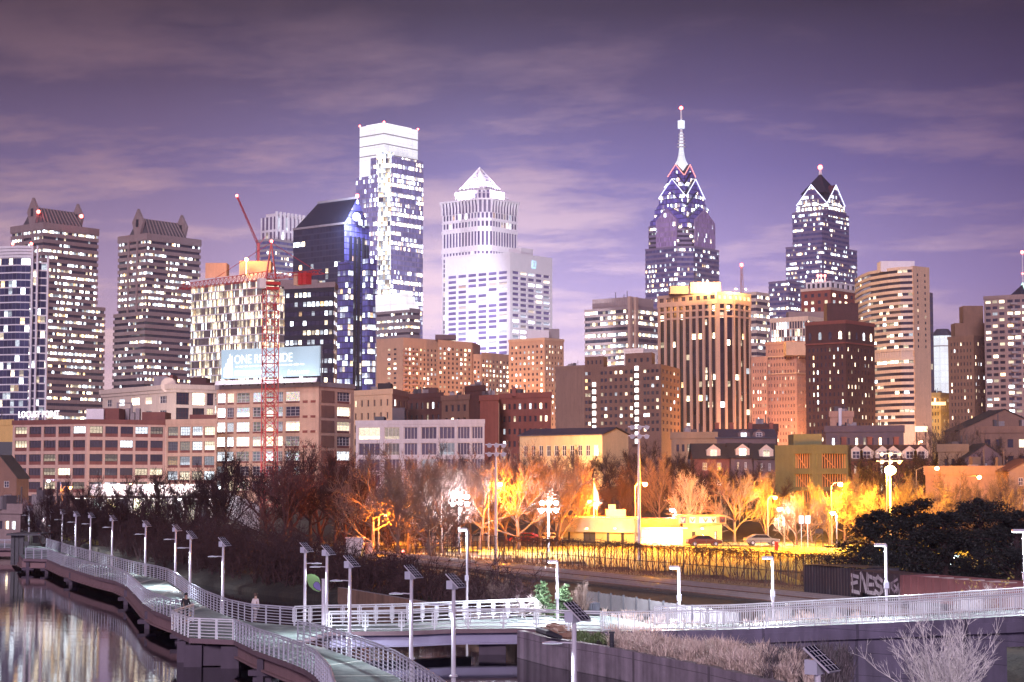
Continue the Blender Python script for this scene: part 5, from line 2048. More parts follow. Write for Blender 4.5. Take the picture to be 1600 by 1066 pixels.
mb = MB()
truss(mb, (pc.x, pc.y, zj), (pc.x + jl.x * 33, pc.y + jl.y * 33, zj - .2), 1.9, 1.3, .8, 22)
mb.build('jib', M['red_steel'], s)
mb = MB()
truss(mb, (pc.x, pc.y, zj), (pc.x - jl.x * 17, pc.y - jl.y * 17, zj), 1.0, .8, .9, 9)
mb.build('counter_jib', M['red_steel'], s)
for k in range(3):
    m2 = MB()
    q = Vector((pc.x, pc.y)) - jl * (9.2 + 1.5 * k)
    m2.box((q.x, q.y, zj - .8), (1.2, 1.6, 2.6), math.atan2(jl.y, jl.x))
    m2.build('counterweight', M['tan'] if k == 0 else M['red_steel'], s)
mb = MB()
ap = Vector((pc.x, pc.y, zy(379, D)))
for o in (-.9, .9):
    for q in (-1.1, 1.1):
        mb.bar((pc.x + q, pc.y + o, zj), ap, .26, .26)
mb.bar(ap, (pc.x + jl.x * 20, pc.y + jl.y * 20, zj + 1.6), .09, .09)
mb.bar(ap, (pc.x - jl.x * 15, pc.y - jl.y * 15, zj + .8), .09, .09)
mb.build('apex_frame', M['red_steel'], s)
mb = MB()
mb.box((pc.x, pc.y, zj - 1.1), (3.4, 3.4, .7), ang)
mb.box((pc.x, pc.y, zj - 2.2), (3.0, 3.0, .6), ang)
mb.build('slewing_ring', M['red_steel'], s)
mb = MB()
mb.box((pc.x - 1.9, pc.y - 1.6, zj - 1.2), (1.6, 1.8, 2.2), ang)
mb.build('cab', M['frame_white'], s)
mb = MB()
mb.ball((ap.x, ap.y, ap.z + .3), .35)
mb.build('beacon', LIT['red'], s)
# second, far luffing jib
a, c_ = at(404, 384, 1395), at(370, 306, 1385)
s = thing('luffing_crane', 'thin red raised crane jib far behind the apartment tower', 'crane', (a.x, a.y, zy(420, 1395)))
mb = MB()
for o in ((-.9, 0), (.9, 0), (0, 1.4)):
    mb.bar((a.x + o[0], a.y + o[1], a.z), (c_.x + o[0] * .5, c_.y + o[1] * .5, c_.z), .35, .35)
for k in range(16):
    p, q = a + (c_ - a) * (k / 16), a + (c_ - a) * ((k + 1) / 16)
    o = -1.0 if k % 2 else 1.0
    mb.bar((p.x + o, p.y, p.z), (q.x - o, q.y, q.z), .22, .22)
mb.build('jib', M['red_steel'], s)
mb = MB()
mb.bar((a.x, a.y, zy(420, 1395)), (a.x, a.y, a.z + 2), 2, 2)
mb.bar((a.x, a.y, a.z), (a.x + 5, a.y, a.z + 7), .4, .4)
mb.build('mast', M['red_steel'], s)
mb = MB()
mb.ball(c_, 1.1)
mb.build('beacon', LIT['red'], s)

# ------------------------------------------------------------------ park building by the field
D = 243
gz0 = 1.4
X = lambda px: xy(px, D, 830).x
b = Bld('park_building', 'low flat park building lit yellow and white, behind the vine fence', 'park building', [xy(876, 247, 830), xy(993, 241, 830)], zy(809, D), gz0, depth=9)
wy = stone("yellow painted block", (.62, .42, .13), .12)
mb = MB()
W = (b.front[1] - b.front[0]).length
wd_ = glazing("park window", .2, .8, 1, glass=(.05, .04, .03))
b.punched(mb, b.front[0], b.front[1], gz0, b.zt - 1.9, [(W * .10, W * .13), (W * .31, W * .47), (W * .62, W * .655), (W * .81, W * .85)], [(gz0 + .5, gz0 + 1.9)], wd_, depth=.15, frame=M['frame_dark'], nx=1, nz=1)
mb.prism(b.poly, gz0, b.zt - 1.9, skip=(0,))
mb.build('wall', wy, b.root)
mb = MB()
mb.prism(grow(b.poly, .7), b.zt - 1.9, b.zt, bot=True)
mb.build('fascia', stone("tan fascia board", (.6, .42, .25), .12), b.root)
b.finish()
q = [xy(993.5, 243, 830), xy(1067, 242, 830)]
q += [p + Vector((0, 9)) for p in reversed(q)]
mb = MB()
mb.prism(q, gz0, zy(826, D))
mb.build('white_wing', stone("white painted block", (.75, .68, .6), .1), b.root)
mb = MB()
mb.prism(grow(q, .6), zy(826, D), zy(824, D), bot=True)
mb.build('canopy', M['white'], b.root)
mb = MB()
mb.prism(grow(q, -.3), zy(824, D), zy(811, D))
mb.build('clapboard_wall', stone("red clapboard", (.22, .07, .05), .2), b.root)
q = [xy(1067.5, 241.5, 830), xy(1128, 243, 830)]
q += [p + Vector((0, 9)) for p in reversed(q)]
mb = MB()
b.wins = []
W = (q[1] - q[0]).length
b.punched(mb, q[0], q[1], gz0, zy(818, D), [(W * .22, W * .32), (W * .80, W * .87)], [(gz0 + 1.0, gz0 + 2.1)], wd_, depth=.15, frame=M['frame_dark'], nx=0, nz=1)
mb.prism(q, gz0, zy(818, D), skip=(0,))
mb.build('yellow_wing', wy, b.root)
b.finish()
mb = MB()
mb.prism(grow(q, .5), zy(818, D), zy(806, D), bot=True)
mb.build('sign_fascia', stone("tan fascia", (.55, .36, .2), .15), b.root)
u = (q[1] - q[0]).normalized()
for k, (t, c_) in enumerate(((-.06, (.10, .08, .25)), (.15, (.6, .58, .55)), (.36, (.6, .58, .5)), (.6, (.6, .58, .55)), (.8, (.12, .03, .03)))):
    o = grow(q, .5)[0] + (grow(q, .5)[1] - grow(q, .5)[0]) * (t + .06) + Vector((0, -.08))
    m2 = MB()
    w_ = 1.6 if k == 2 else .75
    m2.box((o.x + w_ / 2, o.y, zy(812, D)), (w_, .08, .8))
    pn = m2.build('fascia_panel', stone("painted panel", c_, .1), b.root)
    m3 = MB()
    for sgn in (-1, 1):
        m3.bar((o.x + w_ / 2, o.y - .06, zy(812, D) - .25), (o.x + w_ / 2 + sgn * .25, o.y - .06, zy(812, D) + .2), .03, .14)
    m3.build('panel_mark', stone("panel mark", (.55, .5, .5) if k == 0 else (.03, .03, .06), .1), pn)
for px_, yy, pw, c_ in ((917, 826, 420, (1, .55, .12)), (961, 826, 420, (1, .55, .12)), (1098, 826, 520, (1, .70, .22)), (1020, 829, 420, (1, .82, .6)), (1050, 829, 250, (1, .8, .6))):
    p = at(px_, yy, D - 2.2)
    m2 = MB()
    m2.box((p.x, p.y + .4, p.z), (.35, .3, .2))
    m2.build('wall_lamp', LIT['warm'], b.root)
    lamp(b.root, (p.x, p.y - .5, p.z - .1), pw, c_, .15)
mb = MB()
p = at(962, 801, D + 5)
mb.box((p.x, p.y, b.zt + .5), (2.6, 1.6, 1.0))
mb.box((p.x - .5, p.y, b.zt + 1.3), (.9, 1.2, .7))
mb.build('rooftop_unit', M['conc_grey'], b.root)
# ------------------------------------------------------------------ boardwalk, bridge and ramp
ZD = 1.6
M['deck'] = None
m_deck, g = mat("cast concrete deck")
pos = g.n('ShaderNodeNewGeometry').outputs['Position']
n_a = g.noise(pos, .28, 4.0, .6)
n_b = g.noise(pos, 2.5, 3.0)
cc = g.ramp(g.m('ADD', g.m('MULTIPLY', n_a, .75), g.m('MULTIPLY', n_b, .25)), [(.30, (.07, .09, .09)), (.48, (.20, .25, .245)), (.56, (.30, .36, .35)), (.70, (.46, .52, .50))])
b = g.n('ShaderNodeBsdfPrincipled', {'Base Color': cc, 'Roughness': .6})
g.n('ShaderNodeOutputMaterial', {'Surface': b.outputs[0]})
M['deck'] = m_deck
M['joint'] = stone("pale deck joint", (.5, .53, .5), .2)
M['galv'] = stone("galvanised rail", (.46, .46, .55), .12, .45, metal=.0)
M['rail_white'] = stone("white rail paint", (.68, .70, .76), .08, .4)
M['fascia'] = stone("pinkish deck edge", (.17, .11, .135), .2)
M['girder'] = stone("pink-grey girder", (.24, .145, .16), .15)
M['girder_blue'] = stone("blue-grey girder", (.30, .28, .42), .15)
M['pier'] = stone("wet pier concrete", (.075, .055, .085), .3, streak=.4)
M['conc_wall'] = stone("stained retaining wall", (.27, .22, .28), .4, streak=.9, scale=.6, bump=.3, joint=3.1)
M['ramp_wall'] = stone("violet-grey ramp concrete", (.135, .115, .185), .25, streak=.6, scale=.5, bump=.2, joint=4.6)
M['old_wall'] = stone("rust-stained river wall", (.22, .13, .10), .5, streak=.7, scale=.5)

LR = [((-80, 856), (-80, 848)), ((22, 857), (30, 850)), ((36, 873), (45, 852)), ((73, 874), (72, 855)), ((81, 877), (88, 860)), ((97, 884), (105, 866)),
      ((120, 892), (135, 875)), ((150, 901), (186, 890)), ((180, 908), (215, 898)), ((198, 916), (245, 904)), ((210, 928), (262, 909)), ((225, 944), (277, 918)),
      ((240, 954), (295, 933)), ((266, 964), (320, 948)), ((302, 972), (357, 964)), ((330, 986), (390, 972)), ((365, 1000), (460, 978)), ((400, 1017), (465, 1003)),
      ((445, 1033), (505, 1012)), ((475, 1045), (565, 1033)), ((493, 1057), (617, 1056)), ((515, 1085), (660, 1085)), ((530, 1140), (720, 1130))]
LP = [onz(*l, ZD) for l, r in LR]
RP = [onz(*r, ZD) for l, r in LR]


def ribbon_deck(mb, left, right, th=.28):
    for i in range(len(left) - 1):
        a, b_, c, d = left[i], left[i + 1], right[i + 1], right[i]
        mb.face([a, b_, c, d])
        dn = Vector((0, 0, -th))
        mb.face([a + dn, d + dn, c + dn, b_ + dn])
        mb.face([a, a + dn, b_ + dn, b_], 1)
        mb.face([d, c, c + dn, d + dn], 1)


walk = thing('boardwalk', 'winding concrete boardwalk on piers over the river', 'boardwalk', (LP[8].x, LP[8].y, ZD))
mb = MB()
ribbon_deck(mb, LP, RP)
ov = [onz(302, 972, ZD), onz(268, 984, ZD), onz(296, 997, ZD), onz(365, 1000, ZD), onz(330, 986, ZD)]
mb.face([p + Vector((0, 0, .004)) for p in ov])
for i in range(3):
    a, c = ov[i], ov[i + 1]
    dn = Vector((0, 0, -.28))
    mb.face([a, a + dn, c + dn, c], 1)
mb.face([p + Vector((0, 0, -.28)) for p in reversed(ov)])
mb.build('deck', [M['deck'], M['fascia']], walk)
for i in (5, 6, 7, 8, 9, 10, 11, 12, 13, 17, 18, 19, 20):
    m2 = MB()
    a, c = LP[i] + Vector((0, 0, .012)), RP[i] + Vector((0, 0, .012))
    m2.bar(a, c, .35 if i < 18 else .22, .012)
    m2.build('expansion_joint', M['joint'], walk)


def offset_line(P, Q, t):
    return [p + (q - p).normalized() * t for p, q in zip(P, Q)]


for nm, A_, B_ in (('left', LP, RP), ('right', RP, LP)):
    li = offset_line(A_, B_, .75)
    mb = MB()
    for i in range(1 if nm == 'left' else 3, len(li) - 1):
        a, c = li[i].copy(), li[i + 1].copy()
        a.z = c.z = ZD - .62
        mb.bar(a, c, .22, .66)
        a2, c2 = a.copy(), c.copy()
        a2.z = c2.z = ZD - .98
        mb.bar(a2, c2, .62, .10)
    mb.build('girder', M['girder'], walk)
mb = MB()
for i in (0,):
    a, c = LP[0].copy(), LP[1].copy()
    a.z = c.z = ZD - .6
    a.y += .8
    c.y += .8
    mb.bar(a, c, .3, .9)
mb.build('girder', M['girder'], walk)


def pier_at(i, f=0.0, w_=1.3):
    a = LP[i] + (LP[i + 1] - LP[i]) * f
    c = RP[i] + (RP[i + 1] - RP[i]) * f
    u_ = (c - a).normalized()
    rz = math.atan2(u_.y, u_.x)
    L = (c - a).length
    m_ = (a + c) / 2
    m2 = MB()
    m2.box((m_.x, m_.y, ZD - 1.12), (L - .3, w_, .28), rz)
    for s in (-.33, .33):
        q = m_ + u_ * (L * s)
        m2.box((q.x, q.y, -.4), (1.0, w_ * .8, 1.8), rz)
    q = a + u_ * .35
    m2.box((q.x, q.y, -.1), (.35, .35, 2.6), rz)
    m2.build('pier', M['pier'], walk)


for i, f in ((2, .2), (3, .0), (5, .6), (8, .9), (11, .3), (13, .4), (17, .1), (19, .5)):
    pier_at(i, f)
m2 = MB()
for q, w_ in (((282, 992), .5), ((300, 998), 1.0), ((358, 1000), 1.0)):
    p = onz(*q, ZD)
    m2.box((p.x, p.y + .8, -.1), (w_, 1.0, 2.6))
p, q = onz(305, 998, ZD), onz(360, 1000, ZD)
m2.box(((p.x + q.x) / 2, p.y + .9, .6), (2.0, .6, 1.1))
m2.build('overlook_pier', M['pier'], walk)


def railing(name, label, pts, sp=1.35, h=1.1, n=6, m='galv', group=None, pw=.10, lean=0.0, picket=False, wide=.0, post_m=None):
    """posts, top rail, horizontal rails (or a panel of upright pickets between posts) along a run of deck edge points"""
    P_ = [Vector(p) for p in pts]
    b_ = thing(name, label, 'railing', P_[0], group)
    up = Vector((0, 0, h))
    seg = [(P_[i + 1] - P_[i]).length for i in range(len(P_) - 1)]
    tot = sum(seg)
    N = max(2, min(99, round(tot / sp)))
    spots = []
    for k in range(N + 1):
        d = tot * k / N
        i = 0
        while i < len(seg) - 1 and d > seg[i]:
            d -= seg[i]
            i += 1
        u_ = (P_[i + 1] - P_[i]).normalized()
        spots.append((P_[i] + u_ * d, math.atan2(u_.y, u_.x)))
    pm = MB()
    pm.box((0, 0, h / 2 - .01), (pw, pw * .5, h - .02))
    if wide:
        for sg in (-1, 1):
            pm.box((sg * wide / 2, 0, h * .56), (.05, .05, h * .72))
        for zz in (.24, .55, .88):
            pm.box((0, 0, h * zz), (wide, .03, .05))
    me = pm.mesh('post', M[post_m or m])
    for p, rz in spots:
        inst('post', me, b_, p, rz)
    mb = MB()
    mb.tube([p + up for p in P_], .045, 6)
    mb.build('top_rail', M[m], b_)
    if picket:
        for (p, rz), (q, _) in zip(spots, spots[1:]):
            m2 = MB()
            L = (q - p).length
            k = max(3, int(L / .13))
            for j in range(1, k):
                t = p + (q - p) * (j / k)
                m2.bar((t.x, t.y, t.z + .1), (t.x, t.y, t.z + h - .06), .035, .035)
            m2.bar(p + Vector((0, 0, .1)), q + Vector((0, 0, .1)), .05, .06)
            m2.bar(p + Vector((0, 0, h - .12)), q + Vector((0, 0, h - .12)), .05, .05)
            m2.build('picket_panel', M[m], b_)
    else:
        for k in range(n):
            zz = .12 + (h - .24) * k / (n - 1)
            m2 = MB()
            m2.tube([p + Vector((0, 0, zz)) for p in P_], .026 if k < n - 1 else .04, 4)
            m2.build('rail', M[m], b_)
    return b_


up_ = Vector((0, 0, .0))
railing('boardwalk_railing', 'long grey railing on the shore side of the winding boardwalk', [p + up_ for p in RP[3:17]])
railing('boardwalk_railing', 'grey railing on the river side of the winding boardwalk, from shelter to overlook', [onz(40, 873, ZD)] + LP[3:15], sp=1.2, h=1.15)
railing('boardwalk_railing', 'short far length of railing beyond the little shelter', [LP[0], LP[1]])
railing('overlook_railing', 'angular grey railing round the boardwalk overlook', [onz(302, 972, ZD), onz(268, 984, ZD), onz(296, 997, ZD), onz(365, 1000, ZD)], sp=1.1, m='rail_white', pw=.14)
railing('boardwalk_railing', 'pinkish near railing running off below the overlook, river side', LP[16:23], sp=.95, h=1.15, pw=.13)
railing('boardwalk_railing', 'near railing on the right of the branch, starting at the fork with the footbridge', RP[17:23], sp=.95, h=1.12, pw=.11)

# footbridge to the bank
BN = [onz(*p, ZD) for p in ((464, 1002), (514, 987), (638, 986), (705, 983), (810, 982), (875, 985), (942, 987))]
BF = [onz(*p, ZD) for p in ((460, 978), (505, 976), (565, 975), (638, 973), (735, 968), (838, 964), (948, 962))]
br = thing('footbridge', 'footbridge with white rails joining the boardwalk to the bank', 'footbridge', (BN[3].x, BN[3].y, ZD))
mb = MB()
ribbon_deck(mb, [p + Vector((0, 0, -.006)) for p in BN], [p + Vector((0, 0, -.006)) for p in BF], .25)
mb.build('deck', [M['deck'], M['fascia']], br)
for P_, dy in ((BN, .5), (BF, -.5)):
    mb = MB()
    for i in range(1, 4):
        a, c = P_[i] + Vector((0, dy, -.55)), P_[i + 1] + Vector((0, dy, -.55))
        mb.bar(a, c, .2, .6)
        mb.bar(a + Vector((0, 0, -.34)), c + Vector((0, 0, -.34)), .6, .1)
    mb.build('girder', M['girder_blue'], br)
mb = MB()
p = onz(785, 982, ZD)
mb.box((p.x - .6, p.y + 4, .1), (1.6, 7, 2.4))
mb.build('abutment', M['pier'], br)
railing('footbridge_railing', 'white footbridge railing on the far side', BF[:-1], sp=1.02, h=1.15, n=5, m='rail_white', wide=.22)
railing('footbridge_railing', 'white footbridge railing on the near side, above the blue girder', BN[1:], sp=2.0, h=1.15, n=5, m='rail_white', wide=.30)

# ramp climbing away to the right
RA = [at(942, 987, 106.6), at(1010, 986, 105.6), at(1140, 984, 104), at(1270, 978, 101.5), at(1412, 972, 98), at(1574, 963.5, 92.8), at(1650, 959, 90.5), at(1790, 951, 86)]
RB = [p + Vector((.8, 4.3, 0)) for p in RA]
RB[0] = BF[-1] + Vector((0, 0, 0))
rp = thing('ramp', 'long concrete ramp rising to the right behind the grass bed', 'ramp', (RA[3].x, RA[3].y, .5))
mb = MB()
ribbon_deck(mb, RA, RB, .3)
mb.build('deck', [M['deck'], M['ramp_wall']], rp)
mb = MB()
for i in range(len(RA) - 3):
    a, c = RA[i], RA[i + 1]
    d, e = RB[i], RB[i + 1]
    i0, i1 = Vector((0, .22, 0)), Vector((0, .22, 0))
    lo = -1.0
    mb.face([(a.x, a.y + .25, lo), (c.x, c.y + .25, lo), (c.x, c.y + .25, c.z - .3), (a.x, a.y + .25, a.z - .3)])
    mb.face([(e.x, e.y - .25, lo), (d.x, d.y - .25, lo), (d.x, d.y - .25, d.z - .3), (e.x, e.y - .25, e.z - .3)])
mb.face([(RA[5].x, RA[5].y + .25, -1.0), (RB[5].x, RB[5].y - .25, -1.0), (RB[5].x, RB[5].y - .25, RB[5].z - .3), (RA[5].x, RA[5].y + .25, RA[5].z - .3)])
mb.build('wall', M['ramp_wall'], rp)
mb = MB()
for i in range(1, len(RA) - 1):
    a, c = RA[i] + Vector((0, .08, -.55)), RA[i + 1] + Vector((0, .08, -.55))
    mb.bar(a, c, .3, .52)
mb.build('edge_beam', M['ramp_wall'], rp)
mb = MB()
for i in (5, 6):
    for o in (.6, 3.2):
        mb.bar(RA[i] + Vector((.1, o, -.95)), RA[i + 1] + Vector((.1, o, -.95)), .5, 1.2)
mb.build('span_beam', M['ramp_wall'], rp)
railing('ramp_railing', 'bright white picket railing along the near edge of the rising ramp', [p + Vector((0, .1, 0)) for p in RA], sp=.95, h=1.08, m='rail_white', picket=True, pw=.07)
railing('ramp_railing', 'white picket railing along the far edge of the rising ramp', [p + Vector((0, -.1, 0)) for p in RB[1:]], sp=1.4, h=1.08, m='rail_white', picket=True, pw=.07)

# retaining wall of the grass bed and the river wall under the footbridge
def wall_run(name, label, pts, top, th=.45, lo=-1.2, m='conc_wall', cat='retaining wall'):
    P_ = [Vector((p[0], p[1])) for p in pts]
    b_ = thing(name, label, cat, (P_[0].x, P_[0].y, 0))
    mb = MB()
    n_ = len(P_)
    back = []
    for i in range(n_):
        d = (P_[min(i + 1, n_ - 1)] - P_[max(i - 1, 0)]).normalized()
        back.append(P_[i] + Vector((-d.y, d.x)) * th)
    tp = top if isinstance(top, (list, tuple)) else [top] * n_
    for i in range(n_ - 1):
        a, c, d, e = P_[i], P_[i + 1], back[i + 1], back[i]
        mb.face([(*a, lo), (*c, lo), (*c, tp[i + 1]), (*a, tp[i])])
        mb.face([(*a, tp[i]), (*c, tp[i + 1]), (*d, tp[i + 1]), (*e, tp[i])], 1)
        mb.face([(*d, lo), (*e, lo), (*e, tp[i]), (*d, tp[i + 1])])
    for a, e, t in ((P_[0], back[0], tp[0]), (P_[-1], back[-1], tp[-1])):
        mb.face([(*e, lo), (*a, lo), (*a, t), (*e, t)])
    mb.build('wall', [M[m], M['conc_grey']], b_)
    return b_


w0 = [onz(808, 985, ZD), onz(860, 997, ZD), onz(960, 1013, ZD), onz(1100, 1040, ZD), onz(1215, 1066, ZD), onz(1300, 1092, ZD)]
wall_run('retaining_wall', 'stained concrete retaining wall holding up the bed of pale grass', w0, 1.6)
wall_run('retaining_wall', 'rust-stained river wall in shadow behind the footbridge', [(-14.6, 156), (-5.4, 136), (0.2, 119.5), (2.2, 115.6)], [1.35, 1.3, 1.3, 1.3], m='old_wall')
# planting bed
bed = MB()
n_ = 6
for i in range(5):
    for j in range(n_):
        a0, a1 = Vector(w0[i]), Vector(w0[i + 1])
        def bp_(a, t, i=i):
            q = Vector((a.x + 2.4 + (i * .0), 105.5 - max(0, a.x - 4) * .13, 0))
            far = Vector((max(a.x + 1.5, a.x * 1.35), 105.8 - max(0, a.x * 1.35 - 5) * .42, 0))
            p = a + (far - a) * t
            return Vector((p.x, p.y, 1.42 + .12 * math.sin(t * 7 + a.x) - .02 * max(0, a.x)))
        bed.face([bp_(a0, j / n_), bp_(a1, j / n_), bp_(a1, (j + 1) / n_), bp_(a0, (j + 1) / n_)])
structure(bed.build('bed_soil', m_soil))

# little shelter at the far bend
p = onz(30, 873, ZD)
s = thing('shelter', 'small dark flat-roofed shelter at the far bend of the boardwalk', 'shelter', (p.x, p.y, ZD))
a, c = xy(10, 215, 836), xy(64, 215, 836)
mb = MB()
mb.prism([a, c, c + Vector((0, 6)), a + Vector((0, 6))], zy(837, 215), zy(834, 215), bot=True)
mb.build('roof', M['steel_dark'], s)
for q in (21, 26.5, 34):
    p = xy(q, 216, 850)
    mb = MB()
    mb.bar((p.x, p.y, .4), (p.x, p.y, zy(837, 215)), .5, .4)
    mb.build('column', M['steel_dark'], s)
p = onz(41, 861, ZD)
s = thing('notice_board', 'small dark notice board at the start of the far boardwalk', 'notice board', (p.x, p.y, ZD))
mb = MB()
mb.box((p.x, p.y, ZD + .9), (.7, .12, .5))
mb.box((p.x, p.y, ZD + .35), (.12, .1, .7))
mb.build('board', M['steel_dark'], s)

# ------------------------------------------------------------------ solar lamps
solar_n = 0
M['solar_cell'] = stone("dark blue solar cells", (.012, .013, .03), .1, .15)
M['battery'] = stone("pale battery box", (.48, .48, .60), .08, .4)
M['lamp_grey'] = stone("grey-white lamp steel", (.55, .52, .60), .06, .4)
lens_cool = glow("cool lamp lens", (.85, .92, 1.0), 1.5)


def solar_meshes():
    pb, sb, bb, ab, hb, lb, cb = MB(), MB(), MB(), MB(), MB(), MB(), MB()
    pb.tube([(0, 0, -.05), (0, 0, 2.0), (0, 0, 4.12)], [.11, .095, .085], 10)
    pb.tube([(0, 0, -.05), (0, 0, .02)], .2, 10)
    n = Vector((.50, -.38, .78)).normalized()
    s = Vector((0, 0, 1)).cross(n).normalized()
    t = n.cross(s)
    c = Vector((.12, -.02, 4.30))
    for w_, h_, o, mi in ((.62, .95, 0.0, 0), (.58, .91, .028, 1)):
        q = [c + s * (a * w_ / 2) + t * (d * h_ / 2) + n * o for a, d in ((-1, -1), (1, -1), (1, 1), (-1, 1))]
        k = [p - n * .05 for p in q]
        tgt = sb if mi == 0 else cb
        tgt.face(q)
        tgt.face(k[::-1])
        for i in range(4):
            j = (i + 1) % 4
            tgt.face([k[i], k[j], q[j], q[i]])
    for a in (-.33, 0, .33):
        cb.bar(c + s * (a * .58) - t * .45 + n * .032, c + s * (a * .58) + t * .45 + n * .032, .012, .012, 1)
    for a in (-.3, -.1, .1, .3):
        cb.bar(c - s * .29 + t * (a * .91) + n * .032, c + s * .29 + t * (a * .91) + n * .032, .012, .012, 1)
    b0 = c - n * .22 - s * .0
    ang = math.atan2(s.y, s.x)
    bb.box((b0.x - .08, b0.y, b0.z - .04), (.42, .36, .38), ang)
    ab.tube([(0, 0, 3.18), (-.35, -.02, 3.2), (-.5, -.02, 3.2)], .03, 6)
    prof = [(-.42, .02), (-.6, .06), (-.8, .085), (-.98, .06), (-1.12, .02)]
    ring = []
    for x_, w_ in prof:
        ring.append([(x_, -w_ * 2.2 - .02, 3.17), (x_, -w_ * 1.2, 3.18 + w_ * .9), (x_, w_ * 1.2, 3.18 + w_ * .9), (x_, w_ * 2.2 - .02, 3.17)])
    for r0, r1 in zip(ring, ring[1:]):
        for i in range(3):
            hb.face([r0[i], r1[i], r1[i + 1], r0[i + 1]])
        lb.face([(r0[3][0], r0[3][1], 3.165), (r1[3][0], r1[3][1], 3.165), (r1[0][0], r1[0][1], 3.165), (r0[0][0], r0[0][1], 3.165)])
    return [('pole', pb.mesh('pole', M['lamp_grey'], smooth=False)), ('solar_panel', sb.mesh('solar_panel', M['lamp_grey'])), ('battery_box', bb.mesh('battery_box', M['battery'])),
            ('arm', ab.mesh('arm', M['lamp_grey'])), ('lamp_head', hb.mesh('lamp_head', M['battery']))], cb.mesh('cells', [M['solar_cell'], M['lamp_grey']]), lb.mesh('lens', lens_cool)


SM, SCELL, SLENS = solar_meshes()


def solar_lamp(px, ytop, label, flip=False, light=450, zb=ZD, pile=True):
    D_ = (H - zb - 4.63) * F / (ytop - 745)
    p = at(px, ytop, D_)
    s = thing('solar_lamp', label, 'lamp post', (p.x, p.y, zb), 'solar lamps along the boardwalk')
    parts = {}
    if pile:
        mb = MB()
        mb.tube([(p.x, p.y, -1.5), (p.x, p.y, zb)], .115, 10)
        mb.build('pile', M['lamp_grey'], s)
    for nm, me in SM:
        o = inst(nm, me, s, (p.x, p.y, zb))
        parts[nm] = o
        if nm in ('arm', 'lamp_head') and flip:
            o.rotation_euler = (0, 0, math.pi)
    inst('cells', SCELL, parts['solar_panel'], (p.x, p.y, zb))
    inst('lens', SLENS, parts['lamp_head'], (p.x, p.y, zb))
    if light:
        sx_ = 1 if flip else -1
        lamp(s, (p.x + sx_ * .8, p.y, zb + 3.08), light, (.84, .93, 1.0), .12, spot=150, blend=.6)
    return s


ordn = ['farthest', 'second', 'third', 'fourth', 'fifth', 'sixth', 'seventh', 'eighth', 'ninth', 'tenth', 'eleventh']
for i, (a, c) in enumerate(((3, 786), (46, 790), (79, 793), (98, 795), (119, 798), (142, 800), (176, 804), (228, 812), (275, 818), (298, 828), (349, 838))):
    solar_lamp(a, c, ('%s solar lamp along the shore-side railing of the winding boardwalk, counted from the far shelter' % ordn[i]) if i else 'farthest solar lamp, beyond the little shelter of the boardwalk', light=1900 if i > 3 else 700)
solar_lamp(477, 846, 'solar lamp carrying the green leaf banner behind the footbridge fork', flip=True, light=320)
solar_lamp(511, 850, 'solar lamp standing right beside the bare metal post at the fork', light=1200)
solar_lamp(547, 866, 'solar lamp just right of the footbridge fork, its arm over the footbridge', light=1900, pile=True)
solar_lamp(643, 881, 'solar lamp rising in front of the middle of the footbridge', light=1500, pile=True)
solar_lamp(709, 894, 'tall near solar lamp left of the trash bin, its pole running off the bottom edge', light=500, pile=True)
solar_lamp(897, 938, 'nearest tall solar lamp with reddish panel in front of the retaining wall', light=500, pile=True)
solar_lamp(1277, 1006, 'lowest solar lamp, its tilted panel in front of the ramp wall', light=0, pile=True)
# bare post and leaf banner
p = onz(505, 986, ZD)
mb = MB()
mb.tube([(0, 0, 0), (0, 0, 2.98)], .11, 8)
s = thing('post', 'bare grey metal post between the leaf banner and the solar lamp', 'post', (p.x, p.y, ZD))
inst('shaft', mb.mesh('shaft', M['lamp_grey']), s, (p.x, p.y, ZD))
mb = MB()
mb.tube([(0, 0, 2.98), (0, 0, 3.03)], .13, 8)
inst('cap', mb.mesh('cap', M['lamp_grey']), s, (p.x, p.y, ZD))
Db = 125
c = at(490, 911, Db)
s = thing('leaf_banner', 'green and violet leaf-shaped banner hanging on a solar lamp', 'banner', (c.x, c.y, c.z - 1))
def blade(pts, th, y0):
    mb = MB()
    F0 = [at(x_, y_, Db) for x_, y_ in pts]
    F0 = [Vector((p.x, y0, p.z)) for p in F0]
    B0 = [p + Vector((0, th, 0)) for p in F0]
    mb.face(F0)
    mb.face(B0[::-1])
    for i in range(len(F0)):
        j = (i + 1) % len(F0)
        mb.face([F0[j], F0[i], B0[i], B0[j]])
    return mb
leaf = [(479.5, 898), (486, 897), (493, 899), (499, 904), (500.5, 911), (502, 923), (498, 925), (490, 922), (483, 916), (480, 908)]
blade(leaf[::-1], .05, Db).build('leaf', stone("leaf green", (.13, .24, .09), .05), s)
drop = [(490, 913), (493, 909.5), (497, 910), (500, 913.5), (501.5, 923), (495, 921), (490.5, 917)]
blade([(x_ * 1.0, y_) for x_, y_ in drop][::-1], .05, Db - .06).build('drop', stone("banner violet", (.15, .12, .32), .05), s)
blade([(489.2, 913), (492.5, 908.6), (497.5, 909), (500.8, 913), (502.2, 924), (494.5, 922), (489.6, 917.5)][::-1], .04, Db - .02).build('drop_outline', M['steel_dark'], s)

